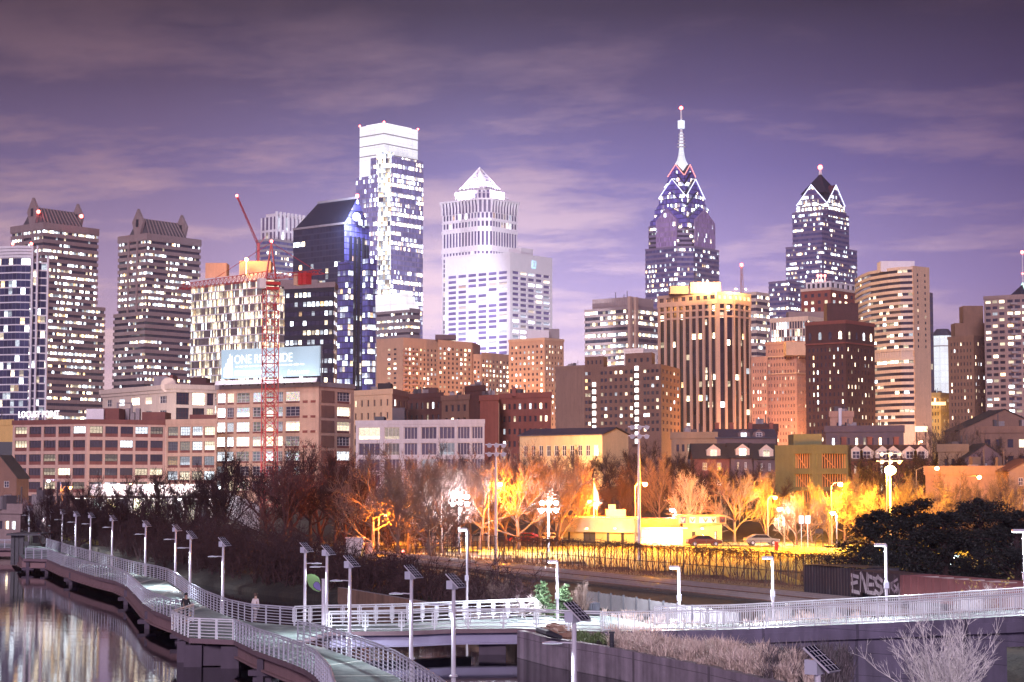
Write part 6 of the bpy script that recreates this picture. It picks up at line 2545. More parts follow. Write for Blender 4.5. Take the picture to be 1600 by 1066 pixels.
# box-headed path lamps by the ramp
boxlamp_n = 0
def path_lamp(px, ytop, D_, zb, label, light=800, boxy=True, power_c=(.88, .92, 1.0)):
    p = at(px, ytop, D_)
    h_ = p.z - zb
    s = thing('path_lamp', label, 'lamp post', (p.x, p.y, zb), 'box-headed path lamps')
    mb = MB()
    mb.tube([(p.x, p.y, min(zb, ground_z(p.x, p.y)) - .2), (p.x, p.y, p.z)], [.09, .075], 8)
    mb.build('pole', M['lamp_grey'], s)
    mb = MB()
    mb.box((p.x - .32, p.y, p.z), (.62, .34, .14))
    o = mb.build('lamp_head', M['lamp_grey'], s)
    mb = MB()
    mb.box((p.x - .34, p.y, p.z - .085), (.5, .28, .04))
    mb.build('lens', glow("lit path lamp lens", (.9, .94, 1), 16) if light else lens_cool, o)
    if boxy:
        mb = MB()
        mb.box((p.x - .02, p.y - .12, zb + h_ * .42), (.26, .16, .36))
        mb.build('control_box', M['battery'], s)
    if light:
        lamp(s, (p.x - .55, p.y - .15, p.z - .2), light, power_c, .15, spot=174, blend=.15)


path_lamp(730, 827, 126, 1.4, 'path lamp behind the footbridge, under the left white floodlight', 900)
path_lamp(871, 877, 118, 1.5, 'short path lamp between two small green conifers', 2400)
path_lamp(1061, 886, 116, 1.7, 'path lamp behind the ramp in front of the railway tracks', 3600)
path_lamp(1207, 871, 112, 2.0, 'path lamp with a control box, left of the dark corrugated hut', 3200)
path_lamp(1384, 851, 106, 2.8, 'path lamp in front of the graffiti wagon', 2000)
path_lamp(1600, 829, 98, 3.7, 'path lamp at the top of the ramp at the picture edge', 1500)

# bin, bollard, boulders, low timber fence
p = onz(929, 962, ZD)
s = thing('trash_bin', 'dark slatted trash bin at the bank end of the footbridge', 'trash bin', (p.x, p.y, ZD))
mb = MB()
for k in range(14):
    a = 2 * math.pi * k / 14
    mb.bar((p.x + .3 * math.cos(a), p.y + .3 * math.sin(a), ZD + .04), (p.x + .32 * math.cos(a), p.y + .32 * math.sin(a), ZD + .8), .09, .03)
mb.tube([(p.x, p.y, ZD), (p.x, p.y, ZD + .78)], .26, 12)
mb.build('body', M['steel_dark'], s)
mb = MB()
mb.tube([(p.x, p.y, ZD + .8), (p.x, p.y, ZD + .88)], [.36, .30], 12)
mb.build('lid', M['steel_dark'], s)
p = onz(956, 1016, 1.45)
s = thing('bollard', 'dark bollard standing in the bed of pale grass', 'bollard', (p.x, p.y, 1.4))
mb = MB()
mb.tube([(p.x, p.y, 1.3), (p.x, p.y, 2.32)], .13, 10)
mb.build('shaft', M['steel_dark'], s)
mb = MB()
mb.tube([(p.x, p.y, 2.33), (p.x, p.y, 2.42)], .17, 10)
mb.build('cap', M['steel_dark'], s)
for i, (a, c, r) in enumerate(((858, 984, .55), (868, 981, .7), (882, 980, .5), (884, 990, .45), (846, 983, .4))):
    p = onz(a, c, 1.75)
    mb = MB()
    mb.ball((0, 0, 0), r, n=9, sz=.6)
    rr = random.Random(i)
    mb.v = [(x_ * (1 + rr.uniform(-.22, .22)), y_ * (1 + rr.uniform(-.2, .2)), z_ * (1 + rr.uniform(-.2, .2))) for x_, y_, z_ in mb.v]
    o = bpy.data.objects.new('boulder', mb.mesh('boulder', M['brown']))
    col.objects.link(o)
    o.location = (p.x, p.y, 1.6)
    tag(o, ('round brown boulder at the corner of the retaining wall', 'largest brown boulder beside the driftwood', 'brown boulder behind the near lamp pole', 'small boulder at the edge of the grass bed', 'smallest boulder by the wall corner')[i], 'boulder', 'boulders at the wall corner')
mb = MB()
mb.tube([onz(840, 984, 1.9), onz(858, 990, 1.95), onz(876, 996, 1.85)], [.16, .2, .12], 7)
tag(mb.build('driftwood', M['steel_dark']), 'dark driftwood log lying on the wall corner beside the boulders', 'log')

f0, f1 = Vector((at(917, 930, 134).x, 134)), Vector((at(1155, 955, 112.5).x, 112.5))
s = thing('timber_fence', 'low grey board fence behind the ramp', 'fence', (f0.x, f0.y, 1.1))
N = 11
for k in range(N + 1):
    q = f0 + (f1 - f0) * (k / N)
    mb = MB()
    mb.bar((q.x, q.y - .1, 1.0), (q.x, q.y - .1, 2.5), .14, .14)
    mb.build('post', M['steel_dark'], s)
    if k < N:
        q2 = f0 + (f1 - f0) * ((k + 1) / N)
        mb = MB()
        for j in range(10):
            a, c = q + (q2 - q) * (j / 10 + .004), q + (q2 - q) * ((j + 1) / 10 - .004)
            mb.bar((*a, 1.75), (*c, 1.75), .05, 1.25 + .03 * ((j * 7 + k) % 3))
        mb.build('panel', stone("silvery boards", (.26, .25, .27), .3) if k == 0 else bpy.data.materials["silvery boards"], s)

# ------------------------------------------------------------------ railway, fence, wagons
RZ = 1.2
td = Vector((35, -72)).normalized()
tn = Vector((-td.y, td.x))
t0 = Vector((-18, 218)) - td * 150
M['ballast'] = stone("rail ballast", (.075, .060, .058), .5, .95, scale=2.5, bump=.6)
M['rail_steel'] = stone("worn rail", (.42, .36, .38), .15, .35, metal=.3)
mb = MB()
q = [t0 - tn * 2.4, t0 + td * 300 - tn * 2.4, t0 + td * 300 + tn * 7.6, t0 + tn * 7.6]
mb.prism(q, RZ - .6, RZ + .16)
structure(mb.build('track_bed', M['ballast']))
for off, lab in ((0, 'railway track nearer the river'), (4.4, 'railway track nearer the vine fence')):
    s = thing('railway_track', lab, 'railway track', (t0.x + tn.x * off, t0.y + tn.y * off, RZ))
    for o in (-.72, .72):
        mb = MB()
        a, c = t0 + tn * (off + o), t0 + td * 300 + tn * (off + o)
        mb.bar((*a, RZ + .36), (*c, RZ + .36), .12, .07)
        mb.bar((*a, RZ + .27), (*c, RZ + .27), .03, .12)
        mb.bar((*a, RZ + .205), (*c, RZ + .205), .14, .02)
        mb.build('rail', M['rail_steel'], s)
    mb = MB()
    for k in range(430):
        p = t0 + td * (.7 * k) + tn * off
        mb.box((p.x, p.y, RZ + .12), (.24, 2.5, .15), math.atan2(td.y, td.x))
    mb.build('sleepers', M['brown'], s, kind='stuff')

# gravel strip lit by the lamps
mb = MB()
g0, g1 = t0 + td * 30 + tn * 7.8, t0 + td * 232 + tn * 7.8
mb.face([(*g0, RZ + .14), (*g1, RZ + .14), (*(g1 + tn * 4), RZ + .14), (*(g0 + tn * 4), RZ + .14)])
structure(mb.build('gravel_path', stone("yellow gravel", (.30, .22, .12), .4, .95, scale=2)))
# grass field
M['grass'] = None
m_grass, g = mat("mown grass")
pos = g.n('ShaderNodeNewGeometry').outputs['Position']
n_a = g.noise(pos, .12, 4.0, .6)
n_b = g.noise(pos, 4.0, 3.0)
cc = g.ramp(g.m('ADD', g.m('MULTIPLY', n_a, .6), g.m('MULTIPLY', n_b, .4)), [(.3, (.13, .15, .03)), (.5, (.22, .24, .05)), (.7, (.30, .31, .09))])
b = g.n('ShaderNodeBsdfPrincipled', {'Base Color': cc, 'Roughness': .95})
bp = g.n('ShaderNodeBump', {'Height': n_b, 'Strength': .5, 'Distance': .1})
g.set(b.inputs['Normal'], bp.outputs[0])
g.n('ShaderNodeOutputMaterial', {'Surface': b.outputs[0]})
M['grass'] = m_grass
mb = MB()
for xx in range(-16, 74, 4):
    for yy in range(148, 240, 4):
        Pz = lambda a, c: (a, c, max(1.27, ground_z(a, c) + .12))
        if (Vector((xx, yy)) - t0).dot(tn) > 12.0 and yy < 240 - max(0, xx - 30) * .4:
            mb.face([Pz(xx, yy), Pz(xx + 4, yy), Pz(xx + 4, yy + 4), Pz(xx, yy + 4)])
structure(mb.build('field', m_grass))
mb = MB()
mb.face([(-30, 243, 1.66), (62, 240, 1.66), (62, 252, 1.70), (-30, 256, 1.70)])
structure(mb.build('car_park', stone("car park asphalt", (.10, .09, .085), .25)))

# tall vine-grown fence
fa, fb = onz(668, 868, 1.25), onz(1345, 926, 1.25)
fa, fb = Vector((fa.x, fa.y)), Vector((fb.x, fb.y))
s = thing('chain_link_fence', 'tall dark post fence overgrown with vines along the railway', 'fence', (fa.x, fa.y, 1.2))
fd = (fb - fa)
pm = MB()
pm.tube([(0, 0, 0), (0, 0, 2.95)], .055, 6)
pme = pm.mesh('post', M['steel_dark'])
for k in range(76):
    p = fa + fd * (k / 75)
    inst('post', pme, s, (p.x, p.y, 1.15))
for zz in (2.5, 4.0):
    mb = MB()
    mb.tube([(*fa, zz), (*fb, zz)], .035, 5)
    mb.build('rail', M['steel_dark'], s)
rr = random.Random(5)
mb = MB()
fn = Vector((-fd.y, fd.x)).normalized()


def stem(mb, p, d, L, r, seg=3, wig=.25, rnd=rr):
    pts = [Vector(p)]
    d = Vector(d).normalized()
    for i in range(seg):
        d = (d + Vector((rnd.uniform(-wig, wig), rnd.uniform(-wig, wig), rnd.uniform(-wig, wig)))).normalized()
        pts.append(pts[-1] + d * (L / seg))
    mb.tube(pts, [r * (1 - .7 * i / seg) for i in range(seg + 1)], 3, caps=False)
    return pts


for k in range(2000):
    t = .26 + .74 * (k / 2000) + rr.uniform(-.003, .003)
    p = fa + fd * min(1, t)
    dense = .5 + .5 * math.sin(t * 29) * math.sin(t * 61 + 1)
    if rr.random() > .4 + .6 * dense:
        continue
    z_ = 4.1 + rr.uniform(-.35, .15)
    stem(mb, (p.x + rr.uniform(-.2, .2), p.y + rr.uniform(-.2, .2), z_), (rr.uniform(-1, 1), rr.uniform(-.4, .4), -rr.random() * 1.2 + .2), rr.uniform(.5, 1.9 if dense > .6 else 1.1), .028, 4, .5)
for k in range(420):
    t = rr.uniform(.2, 1)
    p = fa + fd * t
    stem(mb, (p.x, p.y, 1.2), (rr.uniform(-.2, .2), 0, 1), 3.0, .03, 5, .3)
tag(mb.build('climbing_vines', stone("vine stems", (.085, .04, .03), .3)), 'tangle of bare vines hanging over the railway fence', 'vines', kind='stuff')

# weeds at the foot of the fence
mb = MB()
for k in range(3600):
    t = rr.random()
    p = fa + fd * t - fn * (rr.random() ** 1.6 * 3.2)
    cl_ = .4 + .6 * abs(math.sin(t * 37) * math.sin(t * 13 + .6))
    stem(mb, (p.x, p.y, 1.25), (rr.uniform(-.5, .5), rr.uniform(-.5, .5), 1), rr.uniform(.25, 1.05) * cl_, .02, 2, .3)
tag(mb.build('dry_weeds', stone("dry weed stems", (.13, .065, .045), .3)), 'dry weeds along the foot of the railway fence', 'weeds', kind='stuff')

# dark corrugated hut
a, c = xy(1256, 150, 905), xy(1347, 139, 905)
u = (c - a).normalized()
nn = Vector((-u.y, u.x))
s = thing('storage_hut', 'dark corrugated metal hut at the end of the vine fence', 'hut', (a.x, a.y, 1.1))
mb = MB()
W = (c - a).length
n_ = 40
fpts = [a + u * (W * k / n_) - nn * (.06 if k % 2 else 0) for k in range(n_ + 1)]
for i in range(n_):
    zt0, zt1 = 3.5 + .25 * i / n_, 3.5 + .25 * (i + 1) / n_
    mb.face([(*fpts[i], .9), (*fpts[i + 1], .9), (*fpts[i + 1], zt1), (*fpts[i], zt0)])
mb.face([(*(c), .9), (*(c + nn * 3), .9), (*(c + nn * 3), 3.75), (*c, 3.75)])
mb.face([(*(a + nn * 3), .9), (*a, .9), (*a, 3.5), (*(a + nn * 3), 3.5)])
mb.build('wall', stone("corrugated dark sheet", (.045, .04, .06), .3, .6, streak=.6), s)
mb = MB()
mb.face([(*(a - u * .2 - nn * .2), 3.56), (*(c + u * .2 - nn * .2), 3.82), (*(c + u * .2 + nn * 3.2), 3.82), (*(a - u * .2 + nn * 3.2), 3.56)])
mb.build('roof', M['roof'], s)

# graffiti wagon and rust-red open wagons
def wheels(s, p, ux, L, n=2):
    for t in (-L * .36, L * .36):
        for o in (-.72, .72):
            for q in (-.9, .9):
                m2 = MB()
                c = p + ux * (t + q) + Vector((-ux.y, ux.x)) * o
                ax = Vector((-ux.y, ux.x, 0)) * .06
                m2.tube([Vector((*c, RZ + .82)) - ax, Vector((*c, RZ + .82)) + ax], .44, 12)
                m2.build('wheel', M['steel_dark'], s)


def wagon(name, label, pxa, Da, L, top, m, ribs, group):
    pa = xy(pxa, Da, 915)
    ux = td
    mid = pa + ux * L / 2
    s = thing(name, label, 'wagon', (mid.x, mid.y, RZ), group)
    nb = Vector((-ux.y, ux.x))
    rz = math.atan2(ux.y, ux.x)
    wz = 1.35
    mb = MB()
    z0_ = RZ + 1.1
    hl = L / 2 - .3
    out_ = [(mid - ux * hl - nb * wz), (mid + ux * hl - nb * wz), (mid + ux * hl + nb * wz), (mid - ux * hl + nb * wz)]
    inn_ = grow(out_, -.12)
    mb.prism(out_, z0_, top, top=False, bot=True)
    mb.prism(inn_[::-1], z0_ + .3, top, top=False)
    for i in range(4):
        j = (i + 1) % 4
        mb.face([(*out_[i], top), (*out_[j], top), (*inn_[j], top), (*inn_[i], top)])
    mb.face([(*p, z0_ + .3) for p in inn_])
    mb.build('body', m, s)
    for k in range(ribs):
        p = mid + ux * (-hl + 2 * hl * (k + .5) / ribs)
        for sg in (-1, 1):
            m2 = MB()
            q = p + nb * (sg * (wz + .05))
            m2.box((q.x, q.y, (z0_ + top) / 2), (.12, .1, top - z0_), rz)
            m2.build('rib', m, s)
    for k in range(ribs // 2):
        p = mid + ux * (-hl + 2 * hl * (k + .5) / (ribs // 2))
        m2 = MB()
        m2.bar((*(p - nb * 1.2), top - .15), (*(p + nb * 1.2), top - .15), .35, .12)
        m2.build('cross_brace', stone("pale brace", (.45, .36, .36), .2) if "pale brace" not in bpy.data.materials else bpy.data.materials["pale brace"], s)
    m2 = MB()
    m2.box((mid.x, mid.y, RZ + .95), (L - .4, .8, .3), rz)
    m2.build('underframe', M['steel_dark'], s)
    wheels(s, mid, ux, L)
    return s, mid, ux, nb


m_red = stone("rust-red wagon paint", (.20, .075, .08), .25, .7)
s, mid, ux, nb = wagon('freight_wagon', 'rust-red open-topped freight wagon behind the ramp railing', 1427, 127, 11.5, 3.95, m_red, 14, 'freight wagons on the near track')
wagon('freight_wagon', 'second rust-red freight wagon, cut off by the picture edge', 1572, 115.5, 11.5, 3.95, m_red, 14, 'freight wagons on the near track')
m_drk = stone("dark purple wagon paint", (.07, .045, .055), .3, .7)
a, c = xy(1329, 137, 915), xy(1426, 128.5, 915)
u = (c - a).normalized()
nn = Vector((-u.y, u.x))
W = (c - a).length
rz = math.atan2(u.y, u.x)
s = thing('freight_wagon', 'dark freight wagon covered in white graffiti letters', 'wagon', ((a + c).x / 2, (a + c).y / 2, RZ), 'freight wagons on the near track')
mb = MB()
mb.prism([a, c, c + nn * 2.7, a + nn * 2.7], RZ + 1.0, 3.75, bot=True)
mb.build('body', m_drk, s)
for k in range(9):
    p = a + u * (W * (k + .5) / 9) - nn * .04
    mb = MB()
    mb.box((p.x, p.y, 2.95), (.08, .08, 1.5), rz)
    mb.build('rib', m_drk, s)
wheels(s, (a + c) / 2 + nn * 1.35, u, W)
gw_, gd_ = stone("white graffiti paint", (.62, .55, .60), .2), stone("black graffiti paint", (.09, .06, .08), .2)
gp_ = stone("faded violet graffiti paint", (.42, .33, .39), .2)
STROKES = {'~': [[(0, .2), (.2, .9), (.4, .15), (.6, .95), (.85, .1), (1, .7)]], '<': [[(.9, .9), (.2, .7), (.1, .3), (.6, .0), (.95, .3), (.5, .6)]], '>': [[(.05, .05), (.3, .95), (.5, .4), (.9, .9), (.8, .05)]],
           'E': [[(.9, .95), (.15, 1.0), (.1, .5), (.12, .05), (.95, 0)], [(.1, .52), (.75, .55)]], 'N': [[(.1, 0), (.15, 1), (.5, .55), (.85, .02), (.9, 1)]],
           'S': [[(.9, .85), (.5, 1.0), (.12, .8), (.3, .55), (.75, .45), (.88, .2), (.5, 0), (.08, .12)]], 'Y': [[(.1, 1), (.45, .5), (.9, 1)], [(.45, .5), (.4, 0)]],
           'R': [[(.12, 0), (.15, 1), (.75, .95), (.8, .65), (.2, .5), (.9, 0)]], 'K': [[(.12, 0), (.15, 1)], [(.9, .95), (.2, .5), (.9, .02)]]}
rg = random.Random(4)


def spray(word, x0, x1, z0, z1, mw, md, th):
    """hand-sprayed letters: fat wobbling strokes over a darker outline"""
    W_, O_ = MB(), MB()
    n_ = len(word)
    for k, ch in enumerate(word):
        w_ = (x1 - x0) / n_
        sl, dz = rg.uniform(-.12, .16), rg.uniform(-.12, .12)
        for st in STROKES[ch]:
            P_ = []
            for a_, b_ in st:
                s_ = x0 + w_ * (k + a_ * 1.02 + sl * b_) + rg.uniform(-.05, .05)
                P_.append((s_, z0 + dz + (z1 - z0) * b_ + rg.uniform(-.06, .06)))
            for mb_, t_, o_ in ((O_, th + .16, .05), (W_, th, .07)):
                for (s0, q0), (s1, q1) in zip(P_, P_[1:]):
                    A1, A2 = a + u * s0 - nn * o_, a + u * s1 - nn * o_
                    dl = Vector((s1 - s0, q1 - q0)).normalized() * t_ * .4
                    A1, A2 = A1 - u * dl.x, A2 + u * dl.x
                    mb_.bar((A1.x, A1.y, q0 - dl.y), (A2.x, A2.y, q1 + dl.y), .02 if abs(dl.x) > 0 else .02, t_)
    O_.build('graffiti_outline', md, s)
    W_.build('graffiti', mw, s)


spray("ENES", .25, W * .55, 2.30, 3.50, gw_, gd_, .26)
spray("~<~>", W * .57, W * .97, 2.35, 3.35, gp_, gd_, .16)

# white trackside cabinet and signal
p = at(555, 858, 222)
s = thing('utility_cabinet', 'pale trackside cabinet with scrawled paint', 'cabinet', (p.x, p.y, 1.2))
mb = MB()
mb.box((p.x, p.y, 2.25), (2.1, 1.2, 2.1))
mb.box((p.x, p.y, 3.34), (2.3, 1.4, .1))
mb.build('body', stone("dirty white steel", (.5, .42, .45), .35), s)
mb = MB()
for k in range(2):
    mb.box((p.x - .5 + k, p.y - .62, 2.2), (.9, .04, 1.7))
mb.build('doors', stone("pale steel door", (.55, .48, .5), .3), s)
p = at(577, 858, 224)
mb = MB()
mb.box((p.x, p.y, 1.9), (.9, .8, 1.4))
mb.box((p.x, p.y, 2.63), (1.0, .9, .08))
tag(mb.build('utility_cabinet', stone("tan steel", (.45, .32, .28), .2)), 'smaller tan cabinet beside the pale trackside cabinet', 'cabinet')
p = onz(566, 873, RZ)
mb = MB()
mb.box((0, 0, .5), (.26, .16, 1.0))
mb.tube([(0, 0, 1.0), (0, 0, 1.06)], [.16, .10], 6)
o = bpy.data.objects.new('track_marker', mb.mesh('track_marker', stone("yellow marker paint", (.7, .45, .12), .1)))
col.objects.link(o)
o.location = (p.x, p.y, RZ + .16)
tag(o, 'short yellow marker post beside the track', 'marker post')
p = onz(630, 872, RZ)
s = thing('railway_signal', 'low railway signal with a red lens', 'railway signal', (p.x, p.y, RZ))
mb = MB()
mb.bar((p.x, p.y, RZ), (p.x, p.y, RZ + .6), .12, .12)
mb.box((p.x, p.y, RZ + .75), (.5, .3, .55))
mb.build('housing', M['steel_dark'], s)
mb = MB()
mb.tube([(p.x, p.y - .16, RZ + .78), (p.x, p.y - .22, RZ + .78)], .14, 10)
mb.build('lens', LIT['red'], s)
lamp(s, (p.x, p.y - .5, RZ + .8), 14, (1, .06, .04), .1)
# ------------------------------------------------------------------ trees
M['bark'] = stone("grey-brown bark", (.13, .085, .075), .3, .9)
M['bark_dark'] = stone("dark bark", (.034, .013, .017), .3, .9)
M['bark_red'] = stone("reddish bark", (.085, .030, .032), .3, .9)
M['bark_pale'] = stone("pale bark", (.42, .36, .36), .2, .9)


def bare_tree(seed, h, spread=.55, levels=(9, 7, 7, 6), fork=.3, lean=.0, upright=.4, tw=.019):
    """trunk with limbs and branches in one mesh, twigs (the crown) in another; height h"""
    r = random.Random(seed)
    T, Cn = MB(), MB()
    tr = h * .023
    d0 = Vector((r.uniform(-.1, .1) + lean, r.uniform(-.1, .1), 1)).normalized()
    pts = [Vector((0, 0, -.4))]
    th = h * (fork + .25)
    d = d0.copy()
    for i in range(5):
        d = (d + Vector((r.uniform(-.12, .12), r.uniform(-.12, .12), .05))).normalized()
        pts.append(pts[-1] + d * (th / 5))
    T.tube(pts, [tr * 1.35, tr, tr * .9, tr * .75, tr * .62, tr * .5], 7)

    def child(p0, dd, L, rad, seg, wig, mb, n):
        q = [p0]
        dd = dd.normalized()
        for i in range(seg):
            dd = (dd + Vector((r.uniform(-wig, wig), r.uniform(-wig, wig), r.uniform(-wig, wig) + .05))).normalized()
            q.append(q[-1] + dd * (L / seg))
        mb.tube(q, [max(.008, rad * (1 - .65 * i / seg)) for i in range(seg + 1)], n, caps=False)
        return q

    def side(dd, ang):
        a = r.uniform(0, 2 * math.pi)
        s = dd.cross(Vector((0, 0, 1)) if abs(dd.z) < .9 else Vector((1, 0, 0))).normalized()
        t = s.cross(dd)
        return (dd * math.cos(ang) + (s * math.cos(a) + t * math.sin(a)) * math.sin(ang)).normalized()

    for i in range(levels[0]):
        f = fork + (1 - fork) * (i / levels[0])
        k = min(4, int(f * 5))
        base = pts[k] + (pts[k + 1] - pts[k]) * r.random() if k < 5 else pts[-1]
        a = 2 * math.pi * (i * .382) + r.uniform(-.4, .4)
        out_ = spread * (1.25 - .8 * i / levels[0])
        dd = Vector((math.cos(a) * out_, math.sin(a) * out_, upright + .35 * i / levels[0] + r.uniform(0, .2)))
        L = h * (.50 - .16 * i / levels[0]) * r.uniform(.85, 1.1)
        lq = child(base, dd, L, tr * .5, 5, .18, T, 5)
        for j in range(levels[1]):
            t = .25 + .75 * (j + r.random()) / levels[1]
            kk = min(4, int(t * 5))
            p = lq[kk] + (lq[kk + 1] - lq[kk]) * (t * 5 - kk)
            dd2 = side((lq[kk + 1] - lq[kk]).normalized(), r.uniform(.4, .9))
            dd2.z += .25
            bq = child(p, dd2, L * r.uniform(.38, .62) * (1.15 - .4 * t), tr * .2, 4, .2, T, 4)
            for m_ in range(levels[2]):
                t2 = .2 + .8 * (m_ + r.random()) / levels[2]
                k2 = min(3, int(t2 * 4))
                p2 = bq[k2] + (bq[k2 + 1] - bq[k2]) * (t2 * 4 - k2)
                dd3 = side((bq[k2 + 1] - bq[k2]).normalized(), r.uniform(.35, .95))
                dd3.z += .2
                tq = child(p2, dd3, h * r.uniform(.07, .13), tw * 1.3, 3, .22, Cn, 3)
                for n_ in range(levels[3]):
                    k3 = r.randrange(1, 4)
                    dd4 = side((tq[k3] - tq[k3 - 1]).normalized(), r.uniform(.4, 1.0))
                    child(tq[k3], dd4, h * r.uniform(.03, .075), tw, 2, .25, Cn, 3)
    return T, Cn


H0 = 10.0
PROTO = []
for sd_, kw in ((1, dict(spread=.75)), (2, dict(spread=.95, upright=.3)), (3, dict(spread=.55, upright=.6, fork=.22)), (4, dict(spread=1.05, upright=.28, fork=.34)), (5, dict(spread=.7, upright=.5, fork=.18))):
    T, Cn = bare_tree(sd_, H0, **kw)
    PROTO.append((T, Cn, max(v[2] for v in Cn.v)))
MESHES = {}


def tree_mesh(k, bark):
    key = (k, bark)
    if key not in MESHES:
        T, Cn, _ = PROTO[k]
        MESHES[key] = (T.mesh('trunk', M[bark], smooth=True), Cn.mesh('crown', M[bark]))
    return MESHES[key]


def tree(px, ytop, D, k, label, bark='bark', rz=0.0, wide=1.0, group='bare winter trees', zb=None):
    p = at(px, ytop, D)
    z0 = ground_z(p.x, p.y) if zb is None else zb
    hs = (p.z - z0) / PROTO[k][2] * 1.03
    t, c = tree_mesh(k, bark)
    s = thing('bare_tree', label, 'tree', (p.x, p.y, z0), group)
    for nm, me in (('trunk', t), ('crown', c)):
        inst(nm, me, s, (p.x, p.y, z0), rz, (hs * wide, hs * wide, hs))
    return s


TREES = [
    # px, top y, depth, shape, bark, width, label
    (352, 712, 232, 0, 'bark_dark', .9, 'dark bare tree in front of the bright white stair strip of the mill'),
    (312, 735, 228, 4, 'bark_dark', .8, 'dark bare tree before the white-lit mill wing, with thin upright limbs'),
    (418, 700, 235, 1, 'bark_dark', .9, 'broad dark bare tree standing before the crane mast'),
    (486, 700, 240, 3, 'bark_dark', .8, 'dark reddish bare tree below the right end of the billboard mill'),
    (525, 715, 232, 0, 'bark_dark', .9, 'dark bare tree at the left edge of the orange-lit trees'),
    (250, 742, 236, 2, 'bark_dark', .8, 'dark bare tree in front of the right half of the long pink mill'),
    (190, 748, 240, 1, 'bark_dark', .8, 'dark spreading bare tree before the middle of the long pink mill'),
    (120, 752, 246, 3, 'bark_dark', .7, 'dark bare tree before the left half of the long pink mill'),
    (585, 708, 226, 3, 'bark', .85, 'bare tree with rust-orange crown, leftmost of the lamp-lit trees'),
    (640, 703, 228, 1, 'bark', .85, 'large orange-lit bare tree in front of the white lofts'),
    (690, 728, 226, 0, 'bark', .8, 'orange bare tree just left of the left white floodlight'),
    (748, 706, 232, 3, 'bark', .8, 'tall bare tree between the left white floodlight and the floodlight mast'),
    (810, 702, 232, 1, 'bark', .85, 'broad bare tree between the floodlight mast and the right white floodlight'),
    (868, 714, 240, 4, 'bark', .95, 'grey-violet bare tree above the right white floodlight'),
    (905, 728, 252, 0, 'bark', .7, 'bare tree behind the white flag'),
    (966, 726, 262, 1, 'bark_dark', .75, 'dark bare tree rising behind the flat park building'),
    (1030, 712, 268, 0, 'bark', .8, 'grey bare tree behind the second floodlight mast'),
    (1075, 738, 262, 2, 'bark_pale', .7, 'pale-stemmed bare tree behind the yellow wing of the park building'),
    (1146, 722, 252, 1, 'bark', .95, 'large round orange-lit bare tree right of the park building'),
    (1196, 738, 256, 2, 'bark', .55, 'narrow upright yellow-lit tree beside the building site'),
    (1268, 752, 250, 4, 'bark', .75, 'bushy yellow-lit bare tree in front of the building site'),
    (1335, 738, 262, 0, 'bark', .8, 'bare tree glowing gold just left of the large yellow lamp'),
    (1425, 740, 258, 1, 'bark', .8, 'bare tree glowing gold just right of the large yellow lamp'),
    (1497, 738, 252, 3, 'bark', .8, 'bare tree between the two curved street lamps'),
    (1556, 732, 250, 4, 'bark', .85, 'yellow-lit bare tree in front of the white garage'),
    (1590, 760, 240, 0, 'bark', .8, 'yellow-lit bare tree at the picture edge'),
    (1500, 650, 352, 4, 'bark', .7, 'tall dim bare tree in front of the brown stepped tower'),
    (1455, 668, 350, 0, 'bark', .7, 'dim bare tree under the gold floodlit block'),
    (1545, 668, 345, 1, 'bark', .6, 'dim reddish bare tree under the grey slab of flats'),
    (700, 690, 330, 1, 'bark_dark', .7, 'dim bare tree in front of the white lofts, behind the orange ones'),
    (1010, 690, 345, 3, 'bark_dark', .8, 'dark bare tree on the slope beside the yellow long house'),
    (900, 700, 352, 0, 'bark', .9, 'bare tree lit from below the yellow long house'),
]
for i, (a, c, D_, k, bk, wd_, lab) in enumerate(TREES):
    tree(a, c - (14 if c < 760 and D_ < 275 and a < 960 else 4), D_, k, lab, bk, rz=i * 1.3, wide=wd_)

EXTRA = [(75, 765, 262, 0), (150, 758, 252, 4), (215, 755, 250, 3), (278, 752, 246, 1), (335, 738, 250, 2), (440, 718, 226, 4), (455, 706, 252, 0), (505, 708, 252, 4), (540, 712, 246, 2), (570, 725, 240, 0)]
for i, (a, c, D_, k) in enumerate(EXTRA):
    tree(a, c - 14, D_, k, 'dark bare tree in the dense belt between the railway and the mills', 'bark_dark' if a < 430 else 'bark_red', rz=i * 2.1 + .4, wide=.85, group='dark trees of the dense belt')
EXTRA = [(605, 722, 240, 4), (622, 735, 218, 0), (660, 715, 244, 2), (672, 742, 216, 3), (722, 716, 250, 4), (735, 740, 240, 1), (770, 728, 246, 2), (790, 722, 248, 0), (832, 716, 250, 3), (845, 735, 238, 2), (885, 722, 256, 1)]
for i, (a, c, D_, k) in enumerate(EXTRA):
    tree(a, c - 12, D_, k, 'rust-orange bare tree in the lamp-lit belt behind the fence', 'bark', rz=i * 1.9 + .9, wide=.85, group='orange trees of the lamp-lit belt')
EXTRA = [(1318, 752, 250, 3), (1350, 748, 254, 2), (1368, 758, 246, 4), (1405, 756, 246, 0), (1418, 745, 264, 2), (1448, 758, 244, 3), (1470, 750, 256, 1), (1518, 756, 246, 0), (1540, 750, 262, 3), (1295, 765, 246, 2), (1245, 770, 243, 4)]
for i, (a, c, D_, k) in enumerate(EXTRA):
    tree(a, c, D_, k, 'gold-lit bare tree near the large yellow lamp', 'bark', rz=i * 1.5 + .6, wide=.95, group='gold-lit trees near the large lamp')
